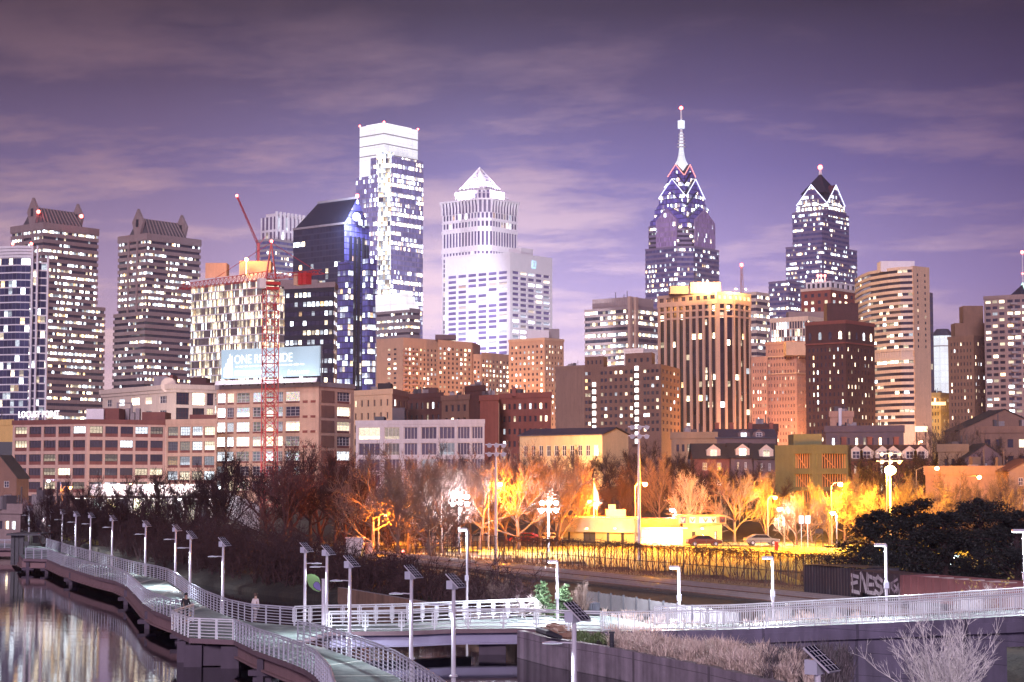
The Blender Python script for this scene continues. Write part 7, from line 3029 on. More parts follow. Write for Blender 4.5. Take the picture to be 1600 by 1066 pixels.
EXTRA = [(770, 700, 362, 1), (800, 703, 368, 4), (835, 706, 362, 0), (865, 704, 366, 3), (925, 706, 360, 1), (955, 702, 362, 4), (985, 700, 358, 2), (1040, 708, 340, 0), (1062, 702, 345, 4), (935, 722, 300, 3), (985, 728, 292, 0), (1050, 730, 290, 1), (1100, 728, 288, 4), (1180, 735, 285, 0), (1225, 745, 280, 3), (1340, 706, 308, 1), (1372, 700, 306, 4), (1402, 704, 304, 0), (1438, 700, 308, 2), (1480, 706, 306, 3), (1520, 700, 310, 1), (1562, 698, 306, 4), (1592, 704, 300, 0), (1420, 690, 345, 0), (1478, 684, 348, 2), (1092, 722, 300, 1), (1125, 728, 296, 0), (1158, 724, 302, 4), (1190, 720, 305, 3), (1075, 718, 310, 2)]
for i, (a, c, D_, k) in enumerate(EXTRA):
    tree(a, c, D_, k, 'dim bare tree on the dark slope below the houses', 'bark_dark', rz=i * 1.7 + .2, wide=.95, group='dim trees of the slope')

# thicket on the near bank, left: reads as one dark mass
rr = random.Random(21)
mb = MB()
th_ = [(-92, 300), (-58, 236), (-42, 208), (-28, 186), (-14, 170), (-4, 160)]


def thick(mb, x_, y_, h_, r):
    z_ = ground_z(x_, y_)
    n_ = r.randint(2, 4)
    for _ in range(n_):
        pts = stem(mb, (x_ + r.uniform(-.5, .5), y_ + r.uniform(-.5, .5), z_ - .1), (r.uniform(-.4, .4), r.uniform(-.4, .4), 1), h_ * r.uniform(.7, 1.1), .045, 5, .22, r)
        for q in pts[1:]:
            for _ in range(4):
                stem(mb, q, (r.uniform(-1, 1), r.uniform(-1, 1), r.uniform(.0, 1.1)), h_ * r.uniform(.15, .4), .028, 3, .35, r)


for k in range(1050):
    x_ = rr.uniform(-84, 1)
    d_ = 2.5 + rr.random() ** 1.3 * (30 if x_ < -22 else 14)
    y_ = shore(x_) + d_
    if (Vector((x_, y_)) - t0).dot(tn) > -3.2:
        continue
    fall = min(1, max(.3, (-4 - x_) / 20))
    thick(mb, x_, y_, rr.uniform(1.2, 3.6) * (.5 + .5 * fall) * (.55 + min(1, d_ / 9) * .9), rr)
tag(mb.build('bank_thicket', M['bark_dark']), 'dark tangled thicket covering the river bank behind the boardwalk', 'thicket', kind='stuff')
mb = MB()
for k in range(250):
    x_ = rr.uniform(-75, -6)
    y_ = 200 + rr.uniform(4, 45) - x_ * .55
    if (Vector((x_, y_)) - t0).dot(tn) < 8.5:
        continue
    thick(mb, x_, y_, rr.uniform(3, 6.5), rr)
tag(mb.build('railside_thicket', stone("reddish thicket stems", (.040, .013, .017), .3)), 'reddish thicket between the railway and the mills', 'thicket', kind='stuff')


# leafy crowns ------------------------------------------------------
def leaf_mat(name, dark, light, emit=False):
    m, g = mat(name)
    isl = g.n('ShaderNodeNewGeometry').outputs['Random Per Island']
    cc = g.mix(isl, dark, light)
    b = g.n('ShaderNodeBsdfPrincipled', {'Base Color': cc, 'Roughness': .7})
    g.n('ShaderNodeOutputMaterial', {'Surface': b.outputs[0]})
    return m


M['needle'] = leaf_mat("dark evergreen needles", (.006, .007, .009), (.018, .020, .020))
M['conifer'] = leaf_mat("young conifer needles", (.025, .05, .022), (.07, .12, .05))
M['autumn'] = leaf_mat("last yellow leaves", (.35, .28, .06), (.55, .42, .10))


def leaf_cluster(mb, c, rad, n, size, r, flat=.6):
    for _ in range(n):
        a, b_ = r.uniform(0, 2 * math.pi), math.acos(r.uniform(-1, 1))
        q = rad * r.random() ** .45
        p = Vector((c[0] + q * math.sin(b_) * math.cos(a), c[1] + q * math.sin(b_) * math.sin(a), c[2] + q * flat * math.cos(b_)))
        u_ = Vector((r.uniform(-1, 1), r.uniform(-1, 1), r.uniform(-.6, .6))).normalized() * size * r.uniform(.6, 1.3)
        v_ = u_.cross(Vector((r.uniform(-1, 1), r.uniform(-1, 1), r.uniform(-1, 1)))).normalized() * size * .35
        mb.face([p - u_, p + v_, p + u_, p - v_])


def evergreen(px, ytop, D, w_, label, seed):
    r = random.Random(seed)
    p = at(px, ytop, D)
    z0 = ground_z(p.x, p.y)
    h_ = p.z - z0
    s = thing('evergreen_tree', label, 'tree', (p.x, p.y, z0), 'dark evergreens by the railway')
    T, Cn = MB(), MB()
    T.tube([(p.x, p.y, z0 - .3), (p.x + r.uniform(-.3, .3), p.y, z0 + h_ * .5), (p.x, p.y, z0 + h_ * .95)], [.35, .22, .05], 7)
    for k in range(46):
        f = .10 + .88 * k / 46
        a = k * 2.4 + r.uniform(-.4, .4)
        L = w_ * (1.0 - f * .72) * r.uniform(.65, 1.2)
        base = Vector((p.x, p.y, z0 + h_ * f))
        tip = base + Vector((math.cos(a) * L, math.sin(a) * L, r.uniform(-.12, .45) * L))
        mid = (base + tip) / 2 + Vector((0, 0, .12 * L))
        T.tube([base, mid, tip], [.09, .06, .02], 4, caps=False)
        for t in (.4, .6, .8, 1.0):
            q = base + (mid - base) * (t * 2) if t < .5 else mid + (tip - mid) * (t * 2 - 1)
            leaf_cluster(Cn, q, L * .20 + .18, 70, .13, r, .8)
    T.build('trunk', M['bark_dark'], s)
    Cn.build('crown', M['needle'], s)


for i, (a, c, D_, w_, lab) in enumerate(((1368, 800, 150, 5.0, 'dark evergreen whose branches reach left over the field fence'), (1425, 786, 146, 4.6, 'tall dark evergreen behind the graffiti wagon'),
                                         (1472, 806, 140, 4.6, 'dark evergreen lit pale green from below, behind the red wagon'), (1530, 782, 143, 4.8, 'tall dark evergreen behind the red wagon'),
                                         (1585, 800, 136, 4.6, 'dark evergreen beside the topmost path lamp'))):
    evergreen(a, c, D_, w_, lab, 50 + i)
for i, (a, c, D_, w_, z_, lab) in enumerate(((846, 908, 121, 1.5, 1.6, 'larger of the two small green conifers by the path lamp'), (882, 912, 119, 1.05, 1.6, 'smaller bright green conifer right of the short path lamp'))):
    r = random.Random(80 + i)
    p = at(a, c, D_)
    s = thing('small_conifer', lab, 'conifer', (p.x, p.y, z_ - .3))
    T, Cn = MB(), MB()
    h_ = p.z - z_
    T.tube([(p.x, p.y, z_ - .4), (p.x, p.y, p.z)], [.08, .02], 5)
    for k in range(26):
        f = k / 26
        leaf_cluster(Cn, (p.x + r.uniform(-.2, .2), p.y + r.uniform(-.2, .2), z_ + h_ * f), w_ * (1 - f) * .75 + .12, int(90 * (1 - f)) + 14, .13, r, .5)
    T.build('trunk', M['bark'], s)
    Cn.build('crown', M['conifer'], s)

# small bare shrubs by the footbridge
for i, (a, c, D_, k, bk, wd_, lab) in enumerate(((822, 928, 118, 3, 'bark_pale', 1.3, 'low white bare shrub at the left of the green conifers'), (910, 905, 118, 2, 'bark', .6, 'thin sapling behind the trash bin'),
                                                 (779, 903, 128, 1, 'bark', .9, 'small violet bare sapling behind the footbridge'), (1230, 940, 118, 2, 'bark_pale', .5, 'tiny pale sapling behind the ramp railing'))):
    tree(a, c, D_, k, lab, bk, rz=i, wide=wd_, group='saplings by the footbridge', zb=1.3)

# large pale bare shrub in the foreground
r = random.Random(77)
p = at(1475, 1080, 82)
s = thing('bare_shrub', 'large pale many-stemmed bare shrub in front of the ramp wall', 'shrub', (p.x, 82, .4))
T, Cn = MB(), MB()
for k in range(64):
    a = r.uniform(0, 6.28)
    lean = r.uniform(.1, 1.5)
    d = Vector((math.cos(a) * lean, math.sin(a) * lean * .8, 1)).normalized()
    L = r.uniform(2.4, 5.0)
    pts = [Vector((p.x + r.uniform(-.3, .3), 82 + r.uniform(-.3, .3), .2))]
    for i in range(7):
        d = (d + Vector((r.uniform(-.24, .24), r.uniform(-.24, .24), .05))).normalized()
        pts.append(pts[-1] + d * (L / 7))
    T.tube(pts, [.024 * (1 - .75 * i / 7) for i in range(8)], 4, caps=False)
    for q, q2 in zip(pts[1:], pts[2:]):
        for _ in range(3):
            dd = ((q2 - q).normalized() + Vector((r.uniform(-.9, .9), r.uniform(-.9, .9), r.uniform(-.1, .6)))).normalized()
            tq = stem(Cn, q, dd, r.uniform(.4, 1.0), .011, 3, .22, r)
            for _ in range(2):
                stem(Cn, tq[2], dd + Vector((r.uniform(-.8, .8), r.uniform(-.8, .8), r.uniform(-.2, .5))), r.uniform(.15, .45), .008, 2, .2, r)
M['bark_white'] = stone("silvery shrub bark", (.74, .70, .70), .15, .9)
T.build('stems', M['bark_white'], s)
Cn.build('twigs', M['bark_white'], s)
# small tree with last yellow leaves behind the ramp
pz = at(1535, 908, 104)
s = thing('young_tree', 'young tree with its last yellow leaves over the ramp railing', 'tree', (pz.x, 104, 1.0))
t, c = tree_mesh(2, 'bark_pale')
hs = (pz.z - 1.0) / PROTO[2][2]
inst('trunk', t, s, (pz.x, 104, 1.0), .5, (hs * 1.1, hs * 1.1, hs))
inst('crown', c, s, (pz.x, 104, 1.0), .5, (hs * 1.1, hs * 1.1, hs))
Cn = MB()
for k in range(75):
    a, b_ = r.uniform(1490, 1575), r.uniform(905, 990)
    q = at(a, b_, 104 + r.uniform(-1, 1))
    leaf_cluster(Cn, q, .16, 4, .065, r, 1)
Cn.build('leaves', M['autumn'], s)

# pale ornamental grass in the bed
mb = MB()
r = random.Random(9)
m_pg = leaf_mat("pale dry grass blades", (.50, .37, .34), (.88, .72, .65))


def tuft(mb, p, h_, n_, r, sp_=.5):
    for _ in range(n_):
        a = r.uniform(0, 6.28)
        l = r.uniform(.2, 1) * sp_
        hh = h_ * r.uniform(.6, 1.1)
        d = Vector((math.cos(a) * l, math.sin(a) * l, 1)).normalized()
        p0 = Vector(p) + Vector((r.uniform(-.2, .2), r.uniform(-.2, .2), 0))
        p1 = p0 + d * hh * .6
        p2 = p1 + (d + Vector((math.cos(a) * l, math.sin(a) * l, -.3))).normalized() * hh * .45
        w_ = Vector((-math.sin(a), math.cos(a), 0)) * .022
        mb.face([p0 - w_, p0 + w_, p1 + w_, p1 - w_])
        mb.face([p1 - w_, p1 + w_, p2])


for k in range(230):
    t = r.random()
    a = 960 + 300 * t
    lo, hi = 1012 + (a - 960) * .205, 992 + (a - 960) * .135
    b_ = lo + (hi - lo) * r.random() - 3
    p = onz(a + r.uniform(-8, 8), b_ + 6, 1.4)
    tuft(mb, (p.x, p.y, 1.32), r.uniform(.5, 1.25), 80, r, .95)
tag(mb.build('pale_grass', m_pg), 'mass of pale feathery dry grass in the bed above the retaining wall', 'grass', kind='stuff')
mb = MB()
for k in range(110):
    p = onz(r.uniform(1195, 1330), r.uniform(1028, 1075), 1.2)
    tuft(mb, (p.x, p.y, 1.05), r.uniform(.9, 1.5), 26, r, .45)
tag(mb.build('dark_reeds', leaf_mat("dark reed blades", (.05, .04, .05), (.20, .16, .19))), 'dark upright reeds at the foot of the ramp wall', 'reeds', kind='stuff')
mb = MB()
for k in range(60):
    p = onz(r.uniform(902, 985), r.uniform(988, 1004), 1.5)
    tuft(mb, (p.x, p.y, 1.4), r.uniform(.25, .5), 24, r, .8)
tag(mb.build('green_grass', leaf_mat("green grass blades", (.06, .10, .035), (.18, .24, .10))), 'green grass between the boulders and the ramp railing', 'grass', kind='stuff')
mb = MB()
for k in range(130):
    x_ = r.uniform(-66, -55)
    y_ = shore(x_) + r.uniform(3, 16)
    tuft(mb, (x_, y_, ground_z(x_, y_)), r.uniform(.5, 1.0), 18, r, .5)
tag(mb.build('yellow_grass', leaf_mat("yellow bank grass", (.22, .18, .04), (.40, .34, .09))), 'yellow grass bank beyond the shelter', 'grass', kind='stuff')
mb = MB()
for k in range(260):
    x_ = r.uniform(6, 26)
    y_ = 107 + r.uniform(0, 22) - x_ * .2
    if (Vector((x_, y_)) - t0).dot(tn) > -3:
        continue
    tuft(mb, (x_, y_, ground_z(x_, y_)), r.uniform(.3, .8), 16, r, .6)
tag(mb.build('rough_grass', m_pg), 'rough dry grass between the ramp and the railway', 'grass', kind='stuff')
M['pole_dark'] = stone("weathered pole steel", (.16, .15, .16), .1, .5)
# ------------------------------------------------------------------ street lamps and floodlights (each with its own light)
SOD = (1.0, .27, .01)
GOLD = (1.0, .43, .015)
WHITE = (.92, .94, 1.0)
lens_sod = glow("sodium lamp lens", (1.0, .62, .20), 30)
lens_wht = glow("white floodlight lens", (.95, .97, 1.0), 45)
lens_gold = glow("gold floodlight lens", (1.0, .72, .28), 40)


def street_lamp(px, yl, D, label, power=3000, c=SOD, lens=None, side=1, arm=1.6, globe=.22, pole_m='pole_dark', group='street lamps', off=0.0, rad=.3):
    p = at(px, yl, D)
    z0 = ground_z(p.x, p.y)
    s = thing('street_lamp', label, 'street lamp', (p.x - side * arm, p.y, z0), group)
    mb = MB()
    b0 = (p.x - side * arm, p.y, z0 - .3)
    mb.tube([b0, (b0[0], b0[1], z0 + (p.z - z0) * .55), (b0[0], b0[1], p.z - .2)], [.11, .09, .07], 7)
    mb.build('pole', M[pole_m], s)
    if arm:
        mb = MB()
        mb.tube([(b0[0], b0[1], p.z - .25), (b0[0] + side * arm * .3, p.y, p.z + .2), (p.x - side * .25, p.y, p.z + .25)], .045, 6)
        mb.build('arm', M[pole_m], s)
    mb = MB()
    mb.tube([(p.x - side * .35, p.y, p.z + .2), (p.x + side * .35, p.y, p.z + .17)], [.14, .10], 6)
    o = mb.build('lamp_head', M[pole_m], s)
    mb = MB()
    mb.ball((p.x, p.y, p.z), globe, n=10, sz=.8)
    mb.build('lens', lens or lens_sod, o)
    lamp(s, (p.x, p.y - .35, p.z - globe - .12), power, c, rad)
    return s


def flood_mast(px, ytop, D, label, heads=6, lit=None, power=0, c=WHITE, w_=2.4, drop=1.0, group='floodlight masts', rows=2):
    p = at(px, ytop, D)
    z0 = ground_z(p.x, p.y)
    s = thing('floodlight_mast', label, 'floodlight', (p.x, p.y, z0), group)
    mb = MB()
    mb.tube([(p.x, p.y, z0 - .3), (p.x, p.y, z0 + (p.z - z0) * .6), (p.x, p.y, p.z)], [.19, .15, .10], 8)
    mb.build('pole', M['lamp_grey'], s)
    for r_ in range(rows):
        zz = p.z - .2 - r_ * drop
        mb = MB()
        mb.bar((p.x - w_ / 2, p.y, zz), (p.x + w_ / 2, p.y, zz), .1, .12)
        mb.build('cross_arm', M['lamp_grey'], s)
        for k in range(heads // rows):
            x_ = p.x - w_ / 2 + w_ * (k + .5) / (heads // rows)
            mb = MB()
            mb.tube([(x_, p.y, zz + .05), (x_ + .06, p.y - .38, zz - .12)], [.15, .29], 9)
            o = mb.build('floodlight', M['lamp_grey'], s)
            if lit:
                mb = MB()
                mb.tube([(x_ + .065, p.y - .39, zz - .125), (x_ + .07, p.y - .44, zz - .14)], .26, 9)
                mb.build('lens', lit, o)
    if power:
        lamp(s, (p.x, p.y - .9, p.z - drop * .6), power, c, .6)
    return s


flood_mast(775, 692, 209, 'tall unlit floodlight mast before the orange trees, at the left of the right white floodlight', 6)
flood_mast(998, 664, 206, 'tall unlit floodlight mast in front of the flat park building', 6)
flood_mast(718, 772, 226, 'left of the two dazzling white floodlights behind the fence', 6, lens_wht, 9000, WHITE, 2.6, .9, 'white floodlights')
flood_mast(857, 782, 226, 'right of the two dazzling white floodlights behind the fence', 6, lens_wht, 9000, WHITE, 2.6, .9, 'white floodlights')
flood_mast(1390, 706, 240, 'tall mast with unlit heads above the large yellow lamp', 6, None, 0, w_=3.4)
big = street_lamp(1391, 735, 238, 'largest glaring yellow lamp, on the mast in front of the row houses', 38000, GOLD, lens_gold, 1, .5, .75)
street_lamp(781, 757, 230, 'orange street lamp shining beside the left floodlight mast', 24000, SOD, None, 1, 1.4, .34)
street_lamp(1008, 757, 240, 'orange street lamp shining beside the right floodlight mast', 60000, SOD, None, 1, 1.3, .30)
street_lamp(921, 784, 250, 'small orange street lamp left of the white flag', 24000, SOD, None, -1, 1.0, .24)
street_lamp(1313, 757, 244, 'orange street lamp in front of the building site', 34000, GOLD, None, 1, 1.2, .34)
street_lamp(1464, 732, 285, 'curved-arm orange street lamp left of the white garage', 2000, SOD, None, 1, 3.2, .34)
street_lamp(1530, 746, 272, 'curved-arm orange street lamp in front of the white garage', 2000, SOD, None, 1, 2.8, .32)
street_lamp(1211, 778, 252, 'small yellow street lamp behind the narrow upright tree', 15000, GOLD, None, 1, 1.0, .24)
street_lamp(1218, 796, 244, 'white lamp low beside the field', 7000, (1, .85, .6), lens_gold, -1, .6, .28)
street_lamp(1050, 798, 250, 'small blue-white lamp on the park building roof line', 900, WHITE, lens_wht, -1, .5, .2)
street_lamp(1301, 803, 236, 'violet-white lamp on the double pole at the edge of the field', 1400, (.9, .8, 1), lens_wht, -1, .5, .2)
street_lamp(110, 762, 330, 'small orange street lamp among the dark trees before the long mill', 2500, SOD, None, 1, 1.4, .28)
street_lamp(76, 752, 330, 'violet-white street lamp on a slanting arm before the long mill', 900, (.7, .6, 1), lens_wht, -1, 2.2, .22)
street_lamp(18, 784, 300, 'glaring violet-white lamp by the small pink hut at the picture edge', 2400, (.85, .75, 1), lens_wht, 1, .8, .4)
street_lamp(281, 780, 300, 'white lamp under the trees before the white-lit mill wing', 1500, WHITE, lens_wht, 1, .8, .25)
street_lamp(1588, 823, 205, 'violet-white lamp above the dark evergreens at the picture edge', 700, (.8, .75, 1), lens_wht, 1, .6, .15)
street_lamp(242, 756, 392, 'white street lamp shining up the right half of the long mill', 5200, (1, .75, .6), lens_wht, 1, 1.2, .3)
street_lamp(205, 757, 396, 'orange street lamp shining up the middle of the long mill', 6500, (1, .55, .25), None, 1, 1.2, .3)
street_lamp(344, 762, 402, 'white street lamp shining up the stair strip of the billboard mill', 6000, WHITE, lens_wht, 1, 1.2, .3)
street_lamp(1492, 872, 152, 'low white lamp glowing under the dark evergreens', 900, (.75, 1, .92), lens_wht, 1, .4, .12)
street_lamp(602, 806, 226, 'added orange lamp low beside the railway, left of the orange trees', 9000, SOD, None, 1, .8, .2)  # lamp added to light the gravel by the tracks
street_lamp(640, 790, 250, 'orange lamp between the orange trees', 15000, SOD, None, 1, .6, .2)
pm_ = at(1391, 735, 236.5)
for a_, c_, pw_ in ((1240, 862, 260000), (1080, 872, 260000)):
    q_ = onz(a_, c_, 1.4)
    lamp(big, pm_, pw_, SOD, .6, spot=38, aim=q_ - pm_, blend=.6)
# unseen street lamps, added low between the blocks to light the town walls
for i, (a, c, D_, pw, lab) in enumerate(((648, 700, 960, 130000, 'unseen orange street lamp added below the long tan slab'), (830, 690, 925, 110000, 'unseen orange street lamp added below the orange-tan tower'),
                                         (1258, 690, 776, 45000, 'unseen orange street lamp added at the foot of the rose brick hotel'), (1140, 694, 770, 30000, 'unseen gold street lamp added at the foot of the piered tower'),
                                         (1440, 690, 775, 22000, 'unseen orange street lamp added at the foot of the curved condominium tower'), (600, 668, 455, 3500, 'unseen orange street lamp added behind the white lofts'), (215, 664, 490, 26000, 'unseen white street lamp added between the long mill and the cream building'))):
    street_lamp(a, c, D_, lab, pw, (1, .46, .16) if i < 6 else (1, .85, .8), None, 1, 1.2, .3, group='unseen street lamps between the blocks')

# floodlights added out of view, aimed at the white towers
def tower_flood(px, py, D, aimpx, aimpy, aimD, power, c, label, spot=60, zs=4.0):
    p = at(px, py, D)
    q = at(aimpx, aimpy, aimD)
    s = thing('floodlight', label, 'floodlight', (p.x, p.y, zs), 'unseen floodlights trained on the white towers')
    mb = MB()
    mb.tube([(p.x, p.y, zs), (p.x, p.y, p.z)], .2, 6)
    mb.build('stand', M['steel_dark'], s)
    mb = MB()
    d = (q - p).normalized()
    mb.tube([p, p + d * .9], [.3, .55], 8)
    o = mb.build('housing', M['steel_dark'], s)
    lamp(s, p + d * 1.1, power, c, .5, spot=spot, aim=d, blend=.4)


tower_flood(742, 405, 1425, 740, 330, 1510, 1.1e5, (.92, .86, 1.0), 'unseen floodlight on the white office roof, aimed at the left face of the pyramid-topped skyscraper', 95, zs=zy(394, 1350))
tower_flood(812, 405, 1425, 780, 330, 1510, 1.1e5, (.92, .86, 1.0), 'unseen floodlight on the white office roof, aimed at the right face of the pyramid-topped skyscraper', 95, zs=zy(394, 1350))
tower_flood(790, 700, 1090, 785, 450, 1350, 1.3e5, (.90, .90, 1.0), 'unseen floodlight aimed at the white office block with emblems', 55)
tower_flood(890, 640, 1200, 832, 450, 1375, 4.0e5, (.90, .90, 1.0), 'unseen floodlight added for the right face of the white office block with emblems', 70)
tower_flood(640, 700, 1180, 612, 350, 1580, 2.0e6, (.80, .80, 1.0), 'unseen floodlight added for the tallest skyscraper', 50)

# flag on its pole
p = at(932, 800, 246)
s = thing('flagpole', 'white flagpole with a limp white flag above the park building', 'flagpole', (p.x, p.y, 1.5))
zt_ = zy(750, 246)
mb = MB()
mb.tube([(p.x - .35, p.y, 1.3), (p.x - .35, p.y, zt_)], [.09, .05], 7)
mb.ball((p.x - .35, p.y, zt_ + .1), .12)
mb.build('pole', M['lamp_grey'], s)
mb = MB()
fl = [(0, zt_ - .3), (.16, zt_ - .9), (.52, zt_ - 1.7), (.62, zt_ - 3.0), (.35, zt_ - 4.0), (0, zt_ - 3.6)]
for y_ in (0, .18):
    mb.face([(p.x - .3 + a, p.y + y_ + .12 * math.sin(a * 9), z_) for a, z_ in (fl if not y_ else fl[::-1])])
for (a, z_), (a2, z2) in zip(fl[1:], fl[2:]):
    mb.face([(p.x - .3 + a, p.y + .12 * math.sin(a * 9), z_), (p.x - .3 + a2, p.y + .12 * math.sin(a2 * 9), z2), (p.x - .3 + a2, p.y + .18 + .12 * math.sin(a2 * 9), z2), (p.x - .3 + a, p.y + .18 + .12 * math.sin(a * 9), z_)])
mb.build('flag', M['white'], s)
lamp(s, (p.x + .3, p.y - 2.2, zt_ - 3.2), 380, (1, .97, .95), .2)

# ------------------------------------------------------------------ lit canopy and hut under the long mill
a, c = xy(95, 335, 790), xy(335, 322, 790)
s = thing('market_canopy', 'long dark flat canopy with bright white light under it, before the long mill', 'canopy', (a.x, a.y, 1.5))
mb = MB()
mb.prism([a, c, c + Vector((2, 9)), a + Vector((2, 9))], zy(778.5, 328), zy(775.5, 328), bot=True)
mb.build('roof', M['steel_dark'], s)
for k in range(9):
    q = a + (c - a) * ((k + .3) / 9)
    mb = MB()
    mb.bar((q.x, q.y + .5, 1.0), (q.x, q.y + .5, zy(778, 328)), .25, .25)
    mb.build('column', M['steel_dark'], s)
    if k % 2 == 0:
        m2 = MB()
        m2.box((q.x + 2, q.y + 4, zy(778.5, 328) - .15), (3.0, .4, .12))
        m2.build('strip_light', LIT['white'], s)
        lamp(s, (q.x + 2, q.y + 3, zy(778.5, 328) - .6), 1500, (1, .88, .80), .3)
b = Bld('shop_building', 'low bright white shop front behind the long canopy', 'shop', [xy(140, 350, 790), xy(332, 338, 790)], zy(757, 344), 1.5, depth=8)
mb = MB()
W = (b.front[1] - b.front[0]).length
b.punched(mb, b.front[0], b.front[1], 1.5, b.zt, even(9, W, .74, .4), [(2.2, zy(779, 344))], glazing("shop window", .7, .6, 1.6, colourful=.35), depth=.2, frame=M['frame_dark'], nx=2, nz=0)
mb.prism(b.poly, 1.5, b.zt, skip=(0,))
mb.build('wall', M['white'], b.root)
b.finish()
for t in (.18, .5, .75):
    q = b.front[0] + (b.front[1] - b.front[0]) * t
    m2 = MB()
    m2.box((q.x, q.y - .3, b.zt - .3), (.4, .4, .25))
    m2.build('wall_lamp', LIT['white'], b.root)
    lamp(b.root, (q.x, q.y - 1.6, b.zt - .5), 1300, (1, .85, .78), .2)
b = simple('hut', 'small pink hut with pale windows at the picture edge', 'hut', [xy(-20, 262, 810), xy(32, 258, 810)], 796, 260, M['conc_pink'], glazing("hut window", .7, .5, 1), (4,), 2.2, wfr=.6, zb=1.0, depth=5)
b = simple('shed', 'grey shed half hidden by the dark tree right of the pink hut', 'shed', [xy(52, 270, 800), xy(78, 266, 800)], 782, 268, M['conc_grey'], GL['flat'], (0,), 3, zb=1.0, depth=5)
# pale sloping parapet below the stair strip
a, c = at(355, 779, 300), at(405, 802, 268)
s = thing('parapet_wall', 'pale parapet sloping down through the dark trees', 'wall', (a.x, a.y, 1.5))
mb = MB()
up1 = Vector((0, 0, 1.1))
mb.face([a - Vector((0, 0, 3)), c - Vector((0, 0, 3)), c + up1, a + up1])
mb.face([c - Vector((0, -.4, 3)), a - Vector((0, -.4, 3)), a + up1 + Vector((0, .4, 0)), c + up1 + Vector((0, .4, 0))])
mb.face([a + up1, c + up1, c + up1 + Vector((0, .4, 0)), a + up1 + Vector((0, .4, 0))])
mb.build('wall', M['white'], s)
# hedge rows, field fence with posts, sign boards and goal at the field edge
s = thing('field_fence', 'low wire fence along the far side of the field', 'fence', (24, 232, 1.6))
for k in range(22):
    x_ = 23 + k * 1.35
    mb = MB()
    mb.bar((x_, 233 - k * .12, 1.4), (x_, 233 - k * .12, 2.7), .06, .06)
    mb.build('post', M['steel_dark'], s)
for zz in (2.0, 2.65):
    mb = MB()
    mb.bar((23, 233, zz), (23 + 21 * 1.35, 233 - 21 * .12, zz), .035, .035)
    mb.build('rail', M['steel_dark'], s)
p = at(1212, 846, 231)
mb = MB()
mb.box((p.x, 230.5, 2.0), (.42, .35, 1.1))
tag(mb.build('litter_bin', stone("red paint", (.45, .05, .03), .1)), 'small red box standing at the edge of the field', 'bin')
p = at(1280, 830, 233)
s = thing('scoreboard', 'small dark board on two posts at the far edge of the field', 'board', (p.x, p.y, 1.6))
mb = MB()
mb.box((p.x, p.y, p.z), (1.0, .1, .55))
mb.build('board', M['steel_dark'], s)
for o in (-.45, .45):
    mb = MB()
    mb.bar((p.x + o, p.y + .1, 1.5), (p.x + o, p.y + .1, p.z + .25), .07, .07)
    mb.build('leg', M['steel_dark'], s)
for a, lab in ((1252, 'left white board sign standing at the field edge'), (1262, 'right white board sign standing at the field edge')):
    p = at(a, 812, 238)
    s = thing('board_sign', lab, 'sign', (p.x, p.y, 1.6), 'white board signs by the field')
    mb = MB()
    mb.box((p.x, p.y, p.z), (.62, .06, 1.0))
    mb.build('board', M['white'], s)
    mb = MB()
    mb.bar((p.x, p.y + .08, 1.4), (p.x, p.y + .08, p.z), .08, .08)
    mb.build('leg', M['lamp_grey'], s)


# ------------------------------------------------------------------ parked cars
def car(px, D, rz, m, label):
    p = at(px, 850, D)
    z0 = ground_z(p.x, p.y) + .30
    s = thing('parked_car', label, 'car', (p.x, p.y, z0), 'cars parked behind the fence')
    cs_, sn_ = math.cos(rz), math.sin(rz)
    T = lambda x_, y_, z_: (p.x + x_ * cs_ - y_ * sn_, p.y + x_ * sn_ + y_ * cs_, z0 + z_)
    prof = [(-2.15, .32), (2.1, .32), (2.2, .55), (2.1, .78), (1.15, .92), (.55, 1.36), (-.95, 1.40), (-1.75, .98), (-2.15, .92), (-2.22, .6)]
    mb = MB()
    inset = lambda z_: .86 - (.14 if z_ > 1.2 else 0)
    L_ = [T(x_, -inset(z_), z_) for x_, z_ in prof]
    R_ = [T(x_, inset(z_), z_) for x_, z_ in prof]
    mb.face(L_)
    mb.face(R_[::-1])
    for i in range(len(prof)):
        j = (i + 1) % len(prof)
        mb.face([L_[j], L_[i], R_[i], R_[j]])
    mb.build('body', m, s)
    gm_ = GLASS_DARK
    mb = MB()
    for sg in (-1, 1):
        w_ = [(.98, .95), (.5, 1.30), (-.9, 1.33), (-1.55, .98)]
        q = [T(x_, sg * (.875 - (.13 if z_ > 1.2 else 0)), z_) for x_, z_ in w_]
        mb.face(q if sg < 0 else q[::-1])
    mb.face([T(1.17, -.7, .95), T(1.17, .7, .95), T(.6, .66, 1.33), T(.6, -.66, 1.33)])
    mb.build('windows', gm_, s)
    for x_ in (-1.35, 1.35):
        for y_ in (-.84, .84):
            c_ = Vector(T(x_, y_, .32))
            ax = Vector((-sn_, cs_, 0)) * .11
            mb = MB()
            mb.tube([c_ - ax, c_ + ax], .32, 14)
            o = mb.build('wheel', M['steel_dark'], s)
            mb = MB()
            mb.tube([c_ - ax * 1.08, c_ + ax * 1.08], .18, 10)
            mb.build('rim', M['lamp_grey'], o)
    for y_ in (-.6, .6):
        mb = MB()
        q = T(2.16, y_, .66)
        mb.box(q, (.12, .34, .16), rz)
        mb.build('headlight', M['white'], s)


def paint(name, c):
    m, g = mat(name)
    b = g.n('ShaderNodeBsdfPrincipled', {'Base Color': c, 'Roughness': .25, 'Coat Weight': .6})
    g.n('ShaderNodeOutputMaterial', {'Surface': b.outputs[0]})
    return m


